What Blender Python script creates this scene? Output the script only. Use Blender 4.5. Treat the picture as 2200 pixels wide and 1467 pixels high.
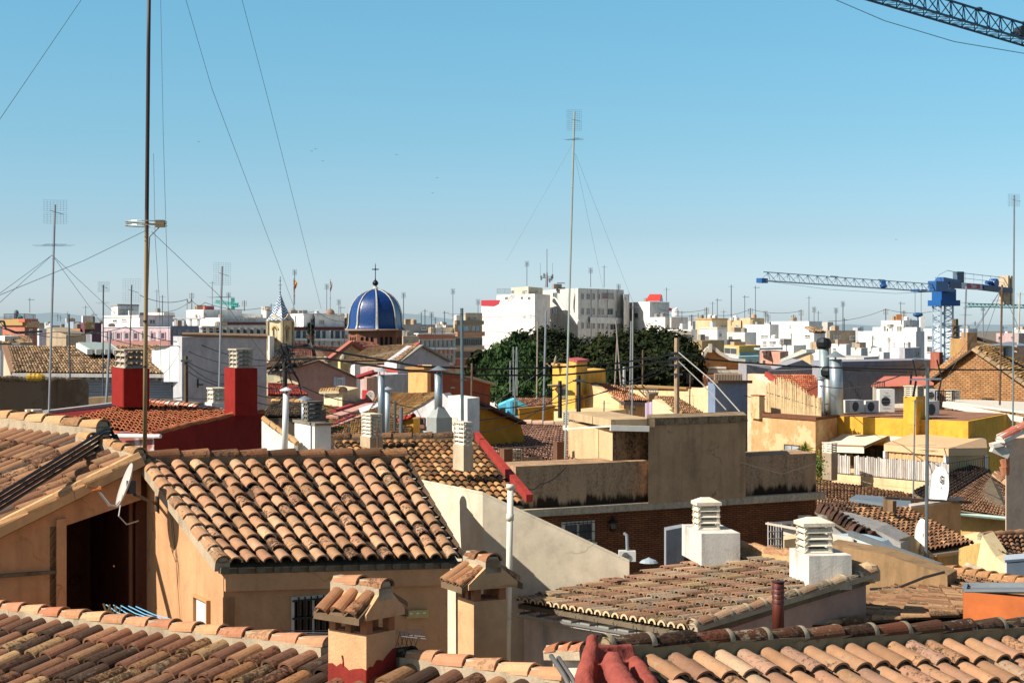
import bpy, math, random
from mathutils import Vector, Matrix
R = math.radians
random.seed(7)
scene = bpy.context.scene
for o in list(bpy.data.objects): bpy.data.objects.remove(o)
COL = scene.collection
# ---------------------------------------------------------------- camera, sky, sun, exposure
FPX, HY, CAMZ = 60 / 36 * 2200, 700.0, 20.0
cd = bpy.data.cameras.new('camera'); cam = bpy.data.objects.new('camera', cd); COL.objects.link(cam)
cd.lens = 60; cd.sensor_width = 36; cd.clip_end = 9000; cd.clip_start = 0.5
cd.shift_y = (HY - 733.5) / 2200
cam.location = (0, 0, CAMZ); cam.rotation_euler = (R(90), 0, 0)
scene.camera = cam
SUN_EL, SUN_AZ = R(39), R(-111)          # azimuth measured from +Y towards +X
sdir = Vector((math.sin(SUN_AZ) * math.cos(SUN_EL), math.cos(SUN_AZ) * math.cos(SUN_EL), math.sin(SUN_EL)))
w = bpy.data.worlds.new('World'); scene.world = w; w.use_nodes = True
nt = w.node_tree; bg = nt.nodes['Background']
sky = nt.nodes.new('ShaderNodeTexSky'); sky.sky_type = 'NISHITA'; sky.sun_disc = False
sky.sun_elevation = SUN_EL; sky.sun_rotation = SUN_AZ
sky.altitude = 0; sky.air_density = 1.0; sky.dust_density = 0.6; sky.ozone_density = 1.2
tintn = nt.nodes.new('ShaderNodeMix'); tintn.data_type = 'RGBA'; tintn.blend_type = 'MULTIPLY'
tintn.inputs[0].default_value = 1.0
tc = nt.nodes.new('ShaderNodeTexCoord'); sxz = nt.nodes.new('ShaderNodeSeparateXYZ'); nt.links.new(tc.outputs['Generated'], sxz.inputs[0])
gr = nt.nodes.new('ShaderNodeValToRGB'); nt.links.new(sxz.outputs[2], gr.inputs[0]); tm = nt.nodes.new('ShaderNodeVectorMath'); tm.operation = 'SCALE'; tm.inputs['Scale'].default_value = 2.2 * .81
for i, (p_, c_) in enumerate(((0.0, (1.26, 1.58, 2.2)), (.0136, (1.20, 1.50, 2.18)), (.0545, (.93, 1.19, 1.55)), (.109, (.82, 1.24, 1.42)), (.186, (.80, 1.39, 1.48)), (.42, (1.30, 1.16, .98)))):
    e_ = gr.color_ramp.elements[i] if i < 2 else gr.color_ramp.elements.new(p_)
    e_.position = p_; e_.color = (c_[0] / 2.2, c_[1] / 2.2, c_[2] / 2.2, 1)
nt.links.new(gr.outputs[0], tm.inputs[0]); nt.links.new(tm.outputs[0], tintn.inputs[7])   # clear blue air towards the horizon; overhead stop raised and warmed as added fill
nt.links.new(sky.outputs[0], tintn.inputs[6]); nt.links.new(tintn.outputs[2], bg.inputs[0])
bg.inputs[1].default_value = 0.065
sl = bpy.data.lights.new('sun', 'SUN'); sl.energy = 4.6; sl.angle = R(0.5); sl.color = (1.0, 0.93, 0.82)
so = bpy.data.objects.new('sun', sl); COL.objects.link(so)
so.rotation_euler = (-sdir).to_track_quat('-Z', 'Y').to_euler()
so.location = (0, 0, 60)
vs = scene.view_settings; vs.view_transform = 'Standard'; vs.look = 'None'; vs.gamma = 1; vs.exposure = 0.86
scene.cycles.max_bounces = 6; scene.cycles.diffuse_bounces = 3

# ---------------------------------------------------------------- helpers
def P(px, py, Y): return Vector(((px - 1100) / FPX * Y, Y, CAMZ - (py - HY) / FPX * Y))
def G(px, Y, z=0.0): return Vector(((px - 1100) / FPX * Y, Y, z))
def Z(py, Y): return CAMZ - (py - HY) / FPX * Y
def lin(h):
    if isinstance(h, tuple): return h
    h = h.lstrip('#'); o = []
    for i in (0, 2, 4):
        c = int(h[i:i+2], 16) / 255; o.append(c / 12.92 if c <= .04045 else ((c + .055) / 1.055) ** 2.4)
    return tuple(o)
ORG = {}
def org(o): return ORG.get(o.name, Vector((0, 0, 0)))
class MB:
    def __init__(s): s.v = []; s.f = []; s.t = []
    def add(s, vs, fs, t=(.5, .5, .5)):
        n = len(s.v); s.v += [Vector(x) for x in vs]
        for f in fs: s.f.append(tuple(i + n for i in f)); s.t.append(t)
    def poly(s, pts, t=(.5, .5, .5)): s.add(pts, [tuple(range(len(pts)))], t)
    def extr(s, pts, vec, t=(.5, .5, .5)):
        n = len(pts); vec = Vector(vec); a = [Vector(p) for p in pts]; b = [p + vec for p in a]
        nr = Vector((0, 0, 0))
        for i in range(n): nr += a[i].cross(a[(i+1) % n])
        if nr.dot(vec) > 0: a.reverse(); b.reverse()
        s.add(a + b, [tuple(range(n)), tuple(range(2*n-1, n-1, -1))] + [(i, i+n, (i+1) % n + n, (i+1) % n) for i in range(n)], t)
    def box(s, c, sx, sy, sz, rz=0.0, t=(.5, .5, .5)):        # c = centre of the base
        ux = Vector((math.cos(rz), math.sin(rz), 0)) * sx / 2; uy = Vector((-math.sin(rz), math.cos(rz), 0)) * sy / 2; c = Vector(c)
        s.extr([c - ux - uy, c + ux - uy, c + ux + uy, c - ux + uy], (0, 0, sz), t)
    def bar(s, a, b, w, h=None, up=(0, 0, 1), t=(.5, .5, .5)):
        a = Vector(a); b = Vector(b); h = h or w; d = (b - a)
        if d.length < 1e-6: return
        dn = d.normalized(); u = Vector(up)
        if abs(dn.dot(u)) > .98: u = Vector((0, 1, 0))
        x = dn.cross(u).normalized() * w / 2; y = x.normalized().cross(dn).normalized() * h / 2
        s.extr([a - x - y, a + x - y, a + x + y, a - x + y], d, t)
    def tube(s, a, b, r, r2=None, n=8, cap=True, t=(.5, .5, .5)): s.path([a, b], r, n, r2, cap, t)
    def path(s, pts, r, n=6, r2=None, cap=True, t=(.5, .5, .5)):
        pts = [Vector(p) for p in pts]; m = len(pts); rings = []; vs = []; px = None
        for i, p in enumerate(pts):
            d = (pts[min(i+1, m-1)] - pts[max(i-1, 0)])
            d = d.normalized() if d.length > 1e-9 else Vector((0, 0, 1))
            if px is None: px = d.orthogonal().normalized()
            px = (px - d * px.dot(d)); px = px.normalized() if px.length > 1e-6 else d.orthogonal().normalized()
            py = d.cross(px); rr = r if r2 is None else r + (r2 - r) * i / (m - 1)
            for k in range(n):
                a = 2 * math.pi * k / n; vs.append(p + (px * math.cos(a) + py * math.sin(a)) * rr)
        fs = []
        for i in range(m - 1):
            for k in range(n):
                k2 = (k + 1) % n; fs.append((i*n+k, i*n+k2, (i+1)*n+k2, (i+1)*n+k))
        if cap: fs.append(tuple(range(n - 1, -1, -1))); fs.append(tuple(range((m-1)*n, m*n)))
        s.add(vs, fs, t)
    def lathe(s, c, prof, n=16, t=(.5, .5, .5), sc=(1, 1), rz=0):
        c = Vector(c); vs = []; m = len(prof)
        for r, z in prof:
            for k in range(n):
                a = 2 * math.pi * k / n + rz; vs.append(c + Vector((math.cos(a) * r * sc[0], math.sin(a) * r * sc[1], z)))
        fs = [(i*n+k, i*n+(k+1) % n, (i+1)*n+(k+1) % n, (i+1)*n+k) for i in range(m-1) for k in range(n)]
        fs.append(tuple(range(n - 1, -1, -1))); fs.append(tuple(range((m-1)*n, m*n)))
        s.add(vs, fs, t)
    def disc(s, c, nrm, r, depth, n=24, t=(.5, .5, .5), asp=1.0):       # shallow dish opening along nrm
        c = Vector(c); nrm = Vector(nrm).normalized(); x = nrm.cross(Vector((0, 0, 1))).normalized(); y = x.cross(nrm).normalized() * -1
        rings = []; vs = [c - nrm * depth]; m = 5
        for j in range(1, m + 1):
            q = j / m
            for k in range(n):
                a = 2 * math.pi * k / n; vs.append(c - nrm * depth * (1 - q*q) + (x * math.cos(a) * asp + y * math.sin(a)) * r * q)
        off = len(vs); vs += [v - nrm * .012 for v in vs]
        fs = []
        for k in range(n):
            k2 = (k + 1) % n; fs.append((0, 1+k, 1+k2)); fs.append((off, off+1+k2, off+1+k))
            for j in range(m - 1):
                a, b = 1 + j*n, 1 + (j+1)*n
                fs.append((a+k, b+k, b+k2, a+k2)); fs.append((off+a+k, off+a+k2, off+b+k2, off+b+k))
            b = 1 + (m-1)*n; fs.append((b+k, off+b+k, off+b+k2, b+k2))
        s.add(vs, fs, t)
    def build(s, name, mat, parent=None, smooth=False):
        o0 = org(parent) if parent else None
        if o0 is None:
            o0 = Vector((0, 0, 0))
            if s.v:
                xs = [v.x for v in s.v]; ys = [v.y for v in s.v]; zs = [v.z for v in s.v]
                o0 = Vector(((min(xs)+max(xs))/2, (min(ys)+max(ys))/2, min(zs)))
        me = bpy.data.meshes.new(name); me.from_pydata([v - o0 for v in s.v], [], s.f)
        at = me.attributes.new('tint', 'FLOAT_COLOR', 'FACE'); fl = []
        for t in s.t: fl += [t[0], t[1], t[2], 1.0]
        at.data.foreach_set('color', fl)
        if smooth: me.polygons.foreach_set('use_smooth', [True] * len(me.polygons))
        me.materials.append(mat); me.update()
        o = bpy.data.objects.new(name, me); COL.objects.link(o); ORG[o.name] = o0
        if parent: o.parent = parent
        else: o.location = o0
        return o
def tag(o, label=None, cat=None, group=None, kind=None):
    if label: o['label'] = label
    if cat: o['category'] = cat
    if group: o['group'] = group
    if kind: o['kind'] = kind
    return o
def thing(name, label, cat, loc, group=None):
    o = bpy.data.objects.new(name, None); COL.objects.link(o); o.location = loc; o.empty_display_size = .3
    ORG[o.name] = Vector(loc); return tag(o, label, cat, group)

# ---------------------------------------------------------------- materials
MATS = {}
class NB:
    def __init__(s, name):
        s.m = bpy.data.materials.new(name); s.m.use_nodes = True; s.t = s.m.node_tree; s.b = s.t.nodes['Principled BSDF']
    def n(s, typ, **k):
        x = s.t.nodes.new('ShaderNode' + typ)
        for a, b in k.items(): setattr(x, a, b)
        return x
    def l(s, a, b): s.t.links.new(a, b)
    def pos(s, sc=(1, 1, 1), rot=(0, 0, 0)):
        g = s.n('NewGeometry'); mp = s.n('Mapping'); s.l(g.outputs['Position'], mp.inputs[0])
        mp.inputs['Rotation'].default_value = rot; mp.inputs['Scale'].default_value = sc; return mp.outputs[0]
    def noise(s, vec, scale, detail=4, rough=.55):
        x = s.n('TexNoise'); s.l(vec, x.inputs['Vector']); x.inputs['Scale'].default_value = scale
        x.inputs['Detail'].default_value = detail; x.inputs['Roughness'].default_value = rough; return x.outputs[0]
    def ramp(s, fac, stops, interp='LINEAR'):
        x = s.n('ValToRGB'); s.l(fac, x.inputs[0]); cr = x.color_ramp; cr.interpolation = interp
        while len(cr.elements) > 1: cr.elements.remove(cr.elements[-1])
        for i, (p, c) in enumerate(stops):
            e = cr.elements[0] if i == 0 else cr.elements.new(p)
            e.position = p; c = (c, c, c) if isinstance(c, (int, float)) else c; e.color = (c[0], c[1], c[2], 1)
        return x.outputs[0]
    def mix(s, fac, a, b, mode='MIX'):
        x = s.n('Mix', data_type='RGBA', blend_type=mode)
        if isinstance(fac, (int, float)): x.inputs[0].default_value = fac
        else: s.l(fac, x.inputs[0])
        for i, v in ((6, a), (7, b)):
            if isinstance(v, tuple): x.inputs[i].default_value = (v[0], v[1], v[2], 1)
            else: s.l(v, x.inputs[i])
        return x.outputs[2]
    def math(s, op, a, b=None, clamp=False):
        x = s.n('Math', operation=op, use_clamp=clamp)
        for i, v in ((0, a), (1, b)):
            if v is None: continue
            if isinstance(v, (int, float)): x.inputs[i].default_value = v
            else: s.l(v, x.inputs[i])
        return x.outputs[0]
    def bump(s, h, strength=.3, dist=.01):
        x = s.n('Bump'); s.l(h, x.inputs['Height']); x.inputs['Strength'].default_value = strength
        x.inputs['Distance'].default_value = dist; s.l(x.outputs[0], s.b.inputs['Normal'])
    def fin(s, col, rough=.85, metal=0.0, spec=.3):
        if isinstance(col, tuple): s.b.inputs['Base Color'].default_value = (*col, 1)
        else: s.l(col, s.b.inputs['Base Color'])
        s.b.inputs['Roughness'].default_value = rough; s.b.inputs['Metallic'].default_value = metal
        s.b.inputs['Specular IOR Level'].default_value = spec; return s.m
def cached(f):
    def g(*a, **k):
        key = (f.__name__, a, tuple(sorted(k.items())))
        if key not in MATS: MATS[key] = f(*a, **k)
        return MATS[key]
    return g
@cached
def plaster(col, stain=.35, dark='#4a3d30', sc=1.0, patch=None, bump=.35):
    b = NB('plaster'); c = lin(col)
    n1 = b.noise(b.pos((1, 1, 1)), 0.9 * sc, 6, .6); n2 = b.noise(b.pos((3.2, 3.2, .35)), 1.3 * sc, 5, .6); n3 = b.noise(b.pos(), 9 * sc, 5, .7)
    var = b.ramp(n1, [(.3, .86), (.5, 1.0), (.72, 1.08)])
    col1 = b.mix(1.0, c, var, 'MULTIPLY')
    col1 = b.mix(1.0, col1, b.ramp(n3, [(.3, .94), (.7, 1.05)]), 'MULTIPLY')
    f = b.math('MULTIPLY', b.ramp(n2, [(.5, 0.0), (.75, 1.0)]), stain)
    col2 = b.mix(f, col1, lin(dark))
    n6 = b.noise(b.pos((1, 1, .8)), 2.1 * sc, 8, .72); col2 = b.mix(1.0, col2, b.ramp(n6, [(.40, .86), (.47, .97), (.53, 1.0), (.60, 1.07)]), 'MULTIPLY')
    vo = b.n('TexVoronoi', feature='DISTANCE_TO_EDGE'); nv = b.n('TexNoise'); b.l(b.pos(), nv.inputs['Vector']); nv.inputs['Scale'].default_value = 3; av_ = b.n('VectorMath', operation='MULTIPLY_ADD'); b.l(nv.outputs['Color'], av_.inputs[0]); av_.inputs[1].default_value = (.7, .7, .7); b.l(b.pos(), av_.inputs[2]); b.l(av_.outputs[0], vo.inputs['Vector']); vo.inputs['Scale'].default_value = .55 * sc
    cr_ = b.math('MULTIPLY', b.ramp(vo.outputs['Distance'], [(0, 1.0), (.006, 1.0), (.012, 0.0)]), b.ramp(n1, [(.5, 0.0), (.6, .45)])); col2 = b.mix(cr_, col2, lin(dark))
    if patch:
        pf = b.ramp(b.noise(b.pos(), 0.55 * sc, 7, .68), [(.50, 0.0), (.53, 1.0)])
        col2 = b.mix(b.math('MULTIPLY', pf, .8), col2, lin(patch))
    b.bump(b.noise(b.pos(), 35, 4, .7), bump, .012)
    return b.fin(col2, .92, 0, .15)
@cached
def stained(col, dark='#15110d', amount=.85, sc=1.0, zb=None):      # old weathered render with black algae
    b = NB('weathered_render'); c = lin(col)
    n1 = b.noise(b.pos(), .7 * sc, 7, .65); n2 = b.noise(b.pos((2.4, 2.4, .5)), 1.1 * sc, 7, .7); n4 = b.noise(b.pos(), 14, 5, .7)
    col1 = b.mix(1.0, c, b.ramp(n1, [(.25, .75), (.5, 1.0), (.75, 1.12)]), 'MULTIPLY')
    f = b.math('MULTIPLY', b.ramp(b.math('MULTIPLY', b.math('ADD', n2, n4), .5), [(.46, 0.0), (.62, 1.0)]), amount)
    if zb:      # jagged black algae band along the foot of the wall
        g = b.n('NewGeometry'); sz = b.n('SeparateXYZ'); b.l(g.outputs['Position'], sz.inputs[0]); k = b.math('MULTIPLY', b.math('SUBTRACT', zb, sz.outputs[2]), 3.0)
        f = b.math('MAXIMUM', f, b.ramp(b.math('ADD', k, b.math('MULTIPLY', b.math('SUBTRACT', n2, .5), 4.0)), [(.1, 0.0), (.7, .95)]))
    b.bump(n4, .4, .015)
    return b.fin(b.mix(f, col1, lin(dark)), .95, 0, .1)
@cached
def tiles(pal, dirt=.5, lichen=.25, dark='#1c1712', lc='#8f8672'):
    b = NB('clay_tile'); at = b.n('Attribute', attribute_name='tint'); sp = b.n('SeparateColor'); b.l(at.outputs['Color'], sp.inputs[0])
    cs = [lin(x) for x in pal.split()]; k = len(cs); av = [sum(c[i] for c in cs) / k for i in range(3)]; cs = [tuple(lerp(c[i], av[i], .3) for i in range(3)) for c in cs]
    base = b.ramp(sp.outputs[0], [(i / k, c) for i, c in enumerate(cs)], 'CONSTANT')
    val = b.ramp(sp.outputs[2], [(0, .66), (1, 1.03)])
    col = b.mix(1.0, base, val, 'MULTIPLY')
    nz = b.noise(b.pos(), 6, 8, .65); nf = b.noise(b.pos(), 26, 8, .75)
    col = b.mix(1.0, col, b.ramp(nz, [(.3, .78), (.55, 1.0), (.75, 1.15)]), 'MULTIPLY')
    # dark weathering, more on some tiles
    thr = b.math('ADD', nf, b.math('MULTIPLY', b.math('SUBTRACT', sp.outputs[1], .5), .34))
    thr = b.math('ADD', thr, b.math('MULTIPLY', b.math('SUBTRACT', nz, .5), .5))
    f = b.math('MULTIPLY', b.ramp(thr, [(.56, 0.0), (.68, 1.0)]), dirt)
    col = b.mix(f, col, lin(dark))
    n5 = b.noise(b.pos(), 17, 6, .75); n6 = b.noise(b.pos(), 1.7, 3)
    f2 = b.math('MULTIPLY', b.ramp(b.math('ADD', n5, b.math('MULTIPLY', b.math('SUBTRACT', n6, .5), .6)), [(.60, 0.0), (.66, 1.0)]), lichen)
    col = b.mix(f2, col, lin(lc))
    b.bump(b.math('ADD', nf, nz), .55, .012)
    return b.fin(col, .9, 0, .15)
@cached
def flat(col, rough=.6, metal=0.0, var=.12, sc=4.0, spec=.4, name='painted'):
    b = NB(name); c = lin(col); n1 = b.noise(b.pos(), sc, 5, .6)
    return b.fin(b.mix(1.0, c, b.ramp(n1, [(.3, 1 - var), (.7, 1 + var * .6)]), 'MULTIPLY'), rough, metal, spec)
@cached
def rusty(col='#6b6259', rust='#5b3018', amt=.6, metal=.5):
    b = NB('weathered_metal'); n1 = b.noise(b.pos(), 3.0, 6, .7)
    return b.fin(b.mix(b.math('MULTIPLY', b.ramp(n1, [(.48, 0.0), (.6, 1.0)]), amt), lin(col), lin(rust)), .5, metal, .4)
@cached
def glass(col='#26323a', rough=.08):
    b = NB('window_glass'); n1 = b.noise(b.pos(), .8, 2)
    return b.fin(b.mix(1.0, lin(col), b.ramp(n1, [(.35, .6), (.65, 1.4)]), 'MULTIPLY'), rough, 0, .8)
@cached
def brick(c1, c2, mortar, ang, bw=.25, bh=.065, ms=.012, bump=.5, stain=.3, dist=.012):
    b = NB('brickwork'); pos = b.pos((1, 1, 1), (0, 0, -ang))
    sx = b.n('SeparateXYZ'); b.l(pos, sx.inputs[0]); cx = b.n('CombineXYZ'); b.l(sx.outputs[0], cx.inputs[0]); b.l(sx.outputs[2], cx.inputs[1])
    nz = b.n('TexNoise'); b.l(pos, nz.inputs['Vector']); nz.inputs['Scale'].default_value = 4.0; nz.inputs['Detail'].default_value = 4
    ad = b.n('VectorMath', operation='MULTIPLY_ADD'); b.l(nz.outputs['Color'], ad.inputs[0]); ad.inputs[1].default_value = (bh * .5,) * 3; b.l(cx.outputs[0], ad.inputs[2])
    br = b.n('TexBrick'); b.l(ad.outputs[0], br.inputs['Vector'])
    for k, v in (('Color1', c1), ('Color2', c2), ('Mortar', mortar)): br.inputs[k].default_value = (*lin(v), 1)
    br.inputs['Scale'].default_value = 1; br.inputs['Mortar Size'].default_value = ms; br.inputs['Brick Width'].default_value = bw; br.inputs['Row Height'].default_value = bh
    n2 = b.noise(b.pos(), 1.5, 6, .7); n3 = b.noise(b.pos(), 18, 5, .7)
    col = b.mix(1.0, br.outputs[0], b.ramp(n2, [(.3, .7), (.6, 1.1)]), 'MULTIPLY')
    col = b.mix(b.math('MULTIPLY', b.ramp(n3, [(.5, 0.0), (.75, 1.0)]), stain), col, lin('#3a2a1e'))
    inv = b.math('SUBTRACT', 1.0, br.outputs[1]); b.bump(b.math('ADD', inv, b.math('MULTIPLY', n3, .5)), bump, dist)
    return b.fin(col, .92, 0, .15)
@cached
def leafmat(c1, c2, c3):
    b = NB('foliage'); at = b.n('Attribute', attribute_name='tint'); sp = b.n('SeparateColor'); b.l(at.outputs['Color'], sp.inputs[0])
    col = b.ramp(sp.outputs[0], [(0, lin(c1)), (.6, lin(c2)), (1, lin(c3))])
    return b.fin(col, .8, 0, .12)
@cached
def striped(col, dark, ang, pitch, vert=True, duty=.5, rough=.6):
    b = NB('ribbed'); pos = b.pos((1, 1, 1), (0, 0, -ang)); sx = b.n('SeparateXYZ'); b.l(pos, sx.inputs[0])
    v = b.math('FRACT', b.math('DIVIDE', sx.outputs[0 if vert else 2], pitch))
    f = b.ramp(v, [(0, 0.0), (duty * .8, 0.0), (duty, 1.0), (1, 1.0)])
    b.bump(f, .5, pitch * .2)
    return b.fin(b.mix(f, lin(col), lin(dark)), rough, 0, .3)

# ---------------------------------------------------------------- roofs
def lerp(a, b, t): return a + (b - a) * t
def rnd(a, b): return random.uniform(a, b)
def tiled(par, A, B, C, D, n, m, mat, seg=6, fat=.40, lift=.022, chan=True, name='roof_tiles', base=None, rim=True, dirt=.5, jit=1.0, smooth=False, arch=.8):
    """A,B = top edge left/right, C,D = bottom edge right/left; n rows of m overlapping barrel tiles"""
    mb = MB(); mc = MB(); nrm0 = (B - A).cross(D - A).normalized()
    if nrm0.z < 0: nrm0 = -nrm0
    for i in range(n):
        s = (i + .5) / n; U = lerp(A, B, s); E = lerp(D, C, s)
        su = (B - A) / n; sd = (C - D) / n; L = (E - U).length; nr = nrm0; dn = (E - U).normalized()
        off = rnd(-.25, .25) / m; wa_, wb_, wc_ = rnd(.02, .07) * jit, rnd(2, 5), rnd(0, 6)
        for j in range(m + 1):
            t0 = max(0, (j + off) / m); t1 = min(1.0 + rnd(-.01, .01), (j + 1 + off) / m)
            if t1 - t0 < .25 / m: continue
            t1b = min(1.02, t1 + .1 / m)
            tc = (random.random(), min(1, max(0, random.gauss(dirt, .28))), random.random())
            lat = rnd(-.04, .04) * jit + (rnd(-.16, .16) if random.random() < .04 else 0); a0 = fat * rnd(.80, .88); a1 = fat * rnd(.98, 1.06); hz = rnd(-.005, .008) * jit
            vs = []
            for (t, aa, hh) in ((t0, a0, -lift * .2 + .003), (t1b, a1, lift + hz)):
                c = lerp(U, E, t); sv = lerp(su, sd, t); w_ = sv.length * aa; svn = sv.normalized()
                c = c + sv * (lat + wa_ * math.sin(wb_ * t + wc_) + (rnd(-.03, .03) * jit))
                for k in range(seg + 1):
                    a = math.pi * k / seg; vs.append(c - svn * math.cos(a) * w_ + nr * (math.sin(a) * w_ * arch + hh))
            if rim:
                c = lerp(U, E, t1b); c2 = c + (vs[seg + 1] + vs[-1]) / 2 - c
                for k in range(seg + 1): v = vs[seg + 1 + k]; vs.append(v + (c2 - v) * .22 - nr * .004)
            fs = [(k, k + seg + 1, k + seg + 2, k + 1) for k in range(seg)]
            if rim: fs += [(seg+1+k, 2*seg+2+k, 2*seg+3+k, seg+2+k) for k in range(seg)]
            mb.add(vs, fs, tc)
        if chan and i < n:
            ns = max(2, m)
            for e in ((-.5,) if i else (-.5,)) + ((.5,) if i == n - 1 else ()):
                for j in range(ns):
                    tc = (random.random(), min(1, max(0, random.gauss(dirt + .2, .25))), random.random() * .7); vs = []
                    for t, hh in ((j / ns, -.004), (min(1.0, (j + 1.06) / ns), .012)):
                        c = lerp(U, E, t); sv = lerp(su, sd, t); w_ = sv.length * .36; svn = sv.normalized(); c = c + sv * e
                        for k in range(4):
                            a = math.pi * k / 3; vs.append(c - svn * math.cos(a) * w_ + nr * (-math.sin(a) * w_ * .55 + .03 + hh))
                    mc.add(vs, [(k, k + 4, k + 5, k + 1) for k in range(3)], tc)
    o = mb.build(name, mat, par, smooth)
    if mc.v: mc.build('channel_tiles', tiles('#5a4838 #483a2e #665040 #3a3028', .9, .08), par)  # shade of the gaps is put into this darker palette, along with grime
    bb = MB(); dz = Vector((0, 0, -.035 if chan else -.004))
    if chan: dz = -nrm0 * ((B - A).length / n * .36 * .55 + .01)
    bb.extr([A + dz, B + dz, C + dz, D + dz], (0, 0, -.06)); bb.build('roof_deck', base or plaster('#6e5a45', .4), par)
    return o
def caps(par, pts, L, r, mat, mortar=None, seg=7, name='ridge_tiles', drop=.1, gap=True, arch=.9, dirt=.5, joint=None, skirt=1.0):
    mb = MB(); mm = MB(); mj = MB()
    for a, b in zip(pts[:-1], pts[1:]):
        d = b - a; k = max(1, round(d.length / L)); dn = d.normalized(); sd = dn.cross(Vector((0, 0, 1))).normalized(); up = sd.cross(dn).normalized()
        for i in range(k):
            p, q = lerp(a, b, i / k), lerp(a, b, (i + 1.07) / k); tc = (random.random(), min(1, max(0, random.gauss(dirt, .25))), random.random())
            r0, r1 = r * rnd(.84, .9), r * rnd(1, 1.05); z0, z1 = -.006, .014 + rnd(0, .008); vs = []; sh = sd * rnd(-.008, .008)
            for c, rr, z in ((p, r0, z0), (q, r1, z1)):
                for e in range(seg + 1):
                    an = math.pi * e / seg; vs.append(c + sh - sd * math.cos(an) * rr + up * (math.sin(an) * rr * arch + z))
            for e in range(seg + 1): v = vs[seg+1+e]; vs.append(v + (q - v) * .17)
            for e in range(seg + 1): v = vs[e]; vs.append(v + (p - v) * .17)
            S = seg + 1
            fs = [(e, e+S, e+S+1, e+1) for e in range(seg)] + [(S+e, 2*S+e, 2*S+e+1, S+e+1) for e in range(seg)] + [(3*S+e, e, e+1, 3*S+e+1) for e in range(seg)]
            mb.add(vs, fs, tc)
            if joint and i < k:
                vs = []
                for c, rr in ((p - dn * .02, r1 * 1.02), (p + dn * .025, r1 * 1.06), (p + dn * .04, r1 * .95)):
                    for e in range(seg + 1):
                        an = math.pi * e / seg; vs.append(c - sd * math.cos(an) * rr + up * (math.sin(an) * rr * arch + .012))
                mj.add(vs, [(e, e+S, e+S+1, e+1) for e in range(seg)] + [(S+e, 2*S+e, 2*S+e+1, S+e+1) for e in range(seg)])
        if mortar:
            rr = r * .93 * skirt; mm.extr([a - sd * rr + up * .02, a + sd * rr + up * .02, a + sd * rr - up * drop, a - sd * rr - up * drop], d)
            mm.extr([a - sd*r*.8 + up*.0, a + sd*r*.8 + up*.0, a + sd*r*.5 + up*r*.72, a - sd*r*.5 + up*r*.72], d)
    mb.build(name, mat, par)
    if mortar: mm.build('mortar', mortar, par)
    if joint: mj.build('mortar_joints', joint, par, True)
def hitY(px, a, b):
    dx = (px - 1100) / FPX; ex, ey = b.x - a.x, b.y - a.y; nx, ny = ey, -ex
    return (a.x * nx + a.y * ny) / (dx * nx + ny)
def fplane(a, b):
    n = Vector((b.y - a.y, -(b.x - a.x), 0)).normalized()
    if n.dot(Vector((a.x, a.y, 0))) > 0: n = -n
    return n
def win(par, a, b, rect, pane='#26323a', frame='#d9d6cf', fw=.06, proud=.03, name='window', mull=1, bars=0, sill=True, rough=.08, pmat=None):
    x0, y0, x1, y1 = rect; Ya, Yb = hitY(x0, a, b), hitY(x1, a, b); n = fplane(a, b); Ym = (Ya + Yb) / 2
    p, q = G(x0, Ya), G(x1, Yb); z1, z0 = Z(y0, Ym), Z(y1, Ym); d = (q - p); L = d.length; dn = d.normalized()
    m = MB(); fm = flat(frame, .6, 0, .08)
    def bar(u0, u1, v0, v1, t):
        c0 = p + dn * u0 + n * (-.01); m.extr([c0 + Vector((0, 0, v0)), p + dn*u1 + n*(-.01) + Vector((0, 0, v0)), p + dn*u1 + n*(-.01) + Vector((0, 0, v1)), c0 + Vector((0, 0, v1))], n * (t + .01))
    bar(0, fw, z0, z1, proud); bar(L - fw, L, z0, z1, proud); bar(fw, L - fw, z1 - fw, z1, proud); bar(fw, L - fw, z0, z0 + fw, proud)
    for k in range(1, mull + 1):
        if mull: u = L * k / (mull + 1); bar(u - fw * .4, u + fw * .4, z0 + fw, z1 - fw, proud * .9)
    if sill: bar(-.05, L + .05, z0 - .07, z0 - .002, proud + .05)
    o = m.build(name, fm, par)
    m = MB(); c0 = p + dn * fw * .9; c1 = p + dn * (L - fw * .9)
    m.extr([c0 + Vector((0, 0, z0 + fw*.9)), c1 + Vector((0, 0, z0 + fw*.9)), c1 + Vector((0, 0, z1 - fw*.9)), c0 + Vector((0, 0, z1 - fw*.9))], n * .012)
    m.build('pane', pmat or glass(pane, rough), o)
    if bars:
        m = MB()
        for k in range(1, bars + 1):
            u = L * k / (bars + 1); m.bar(p + dn*u + n*(proud + .03) + Vector((0, 0, z0)), p + dn*u + n*(proud + .03) + Vector((0, 0, z1)), .018)
        for v in (.08, .5, .92): m.bar(p + n*(proud+.03) + Vector((0, 0, lerp(z0, z1, v))), q + n*(proud+.03) + Vector((0, 0, lerp(z0, z1, v))), .02)
        m.build('window_bars', flat('#141414', .5), o)
    return o
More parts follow.
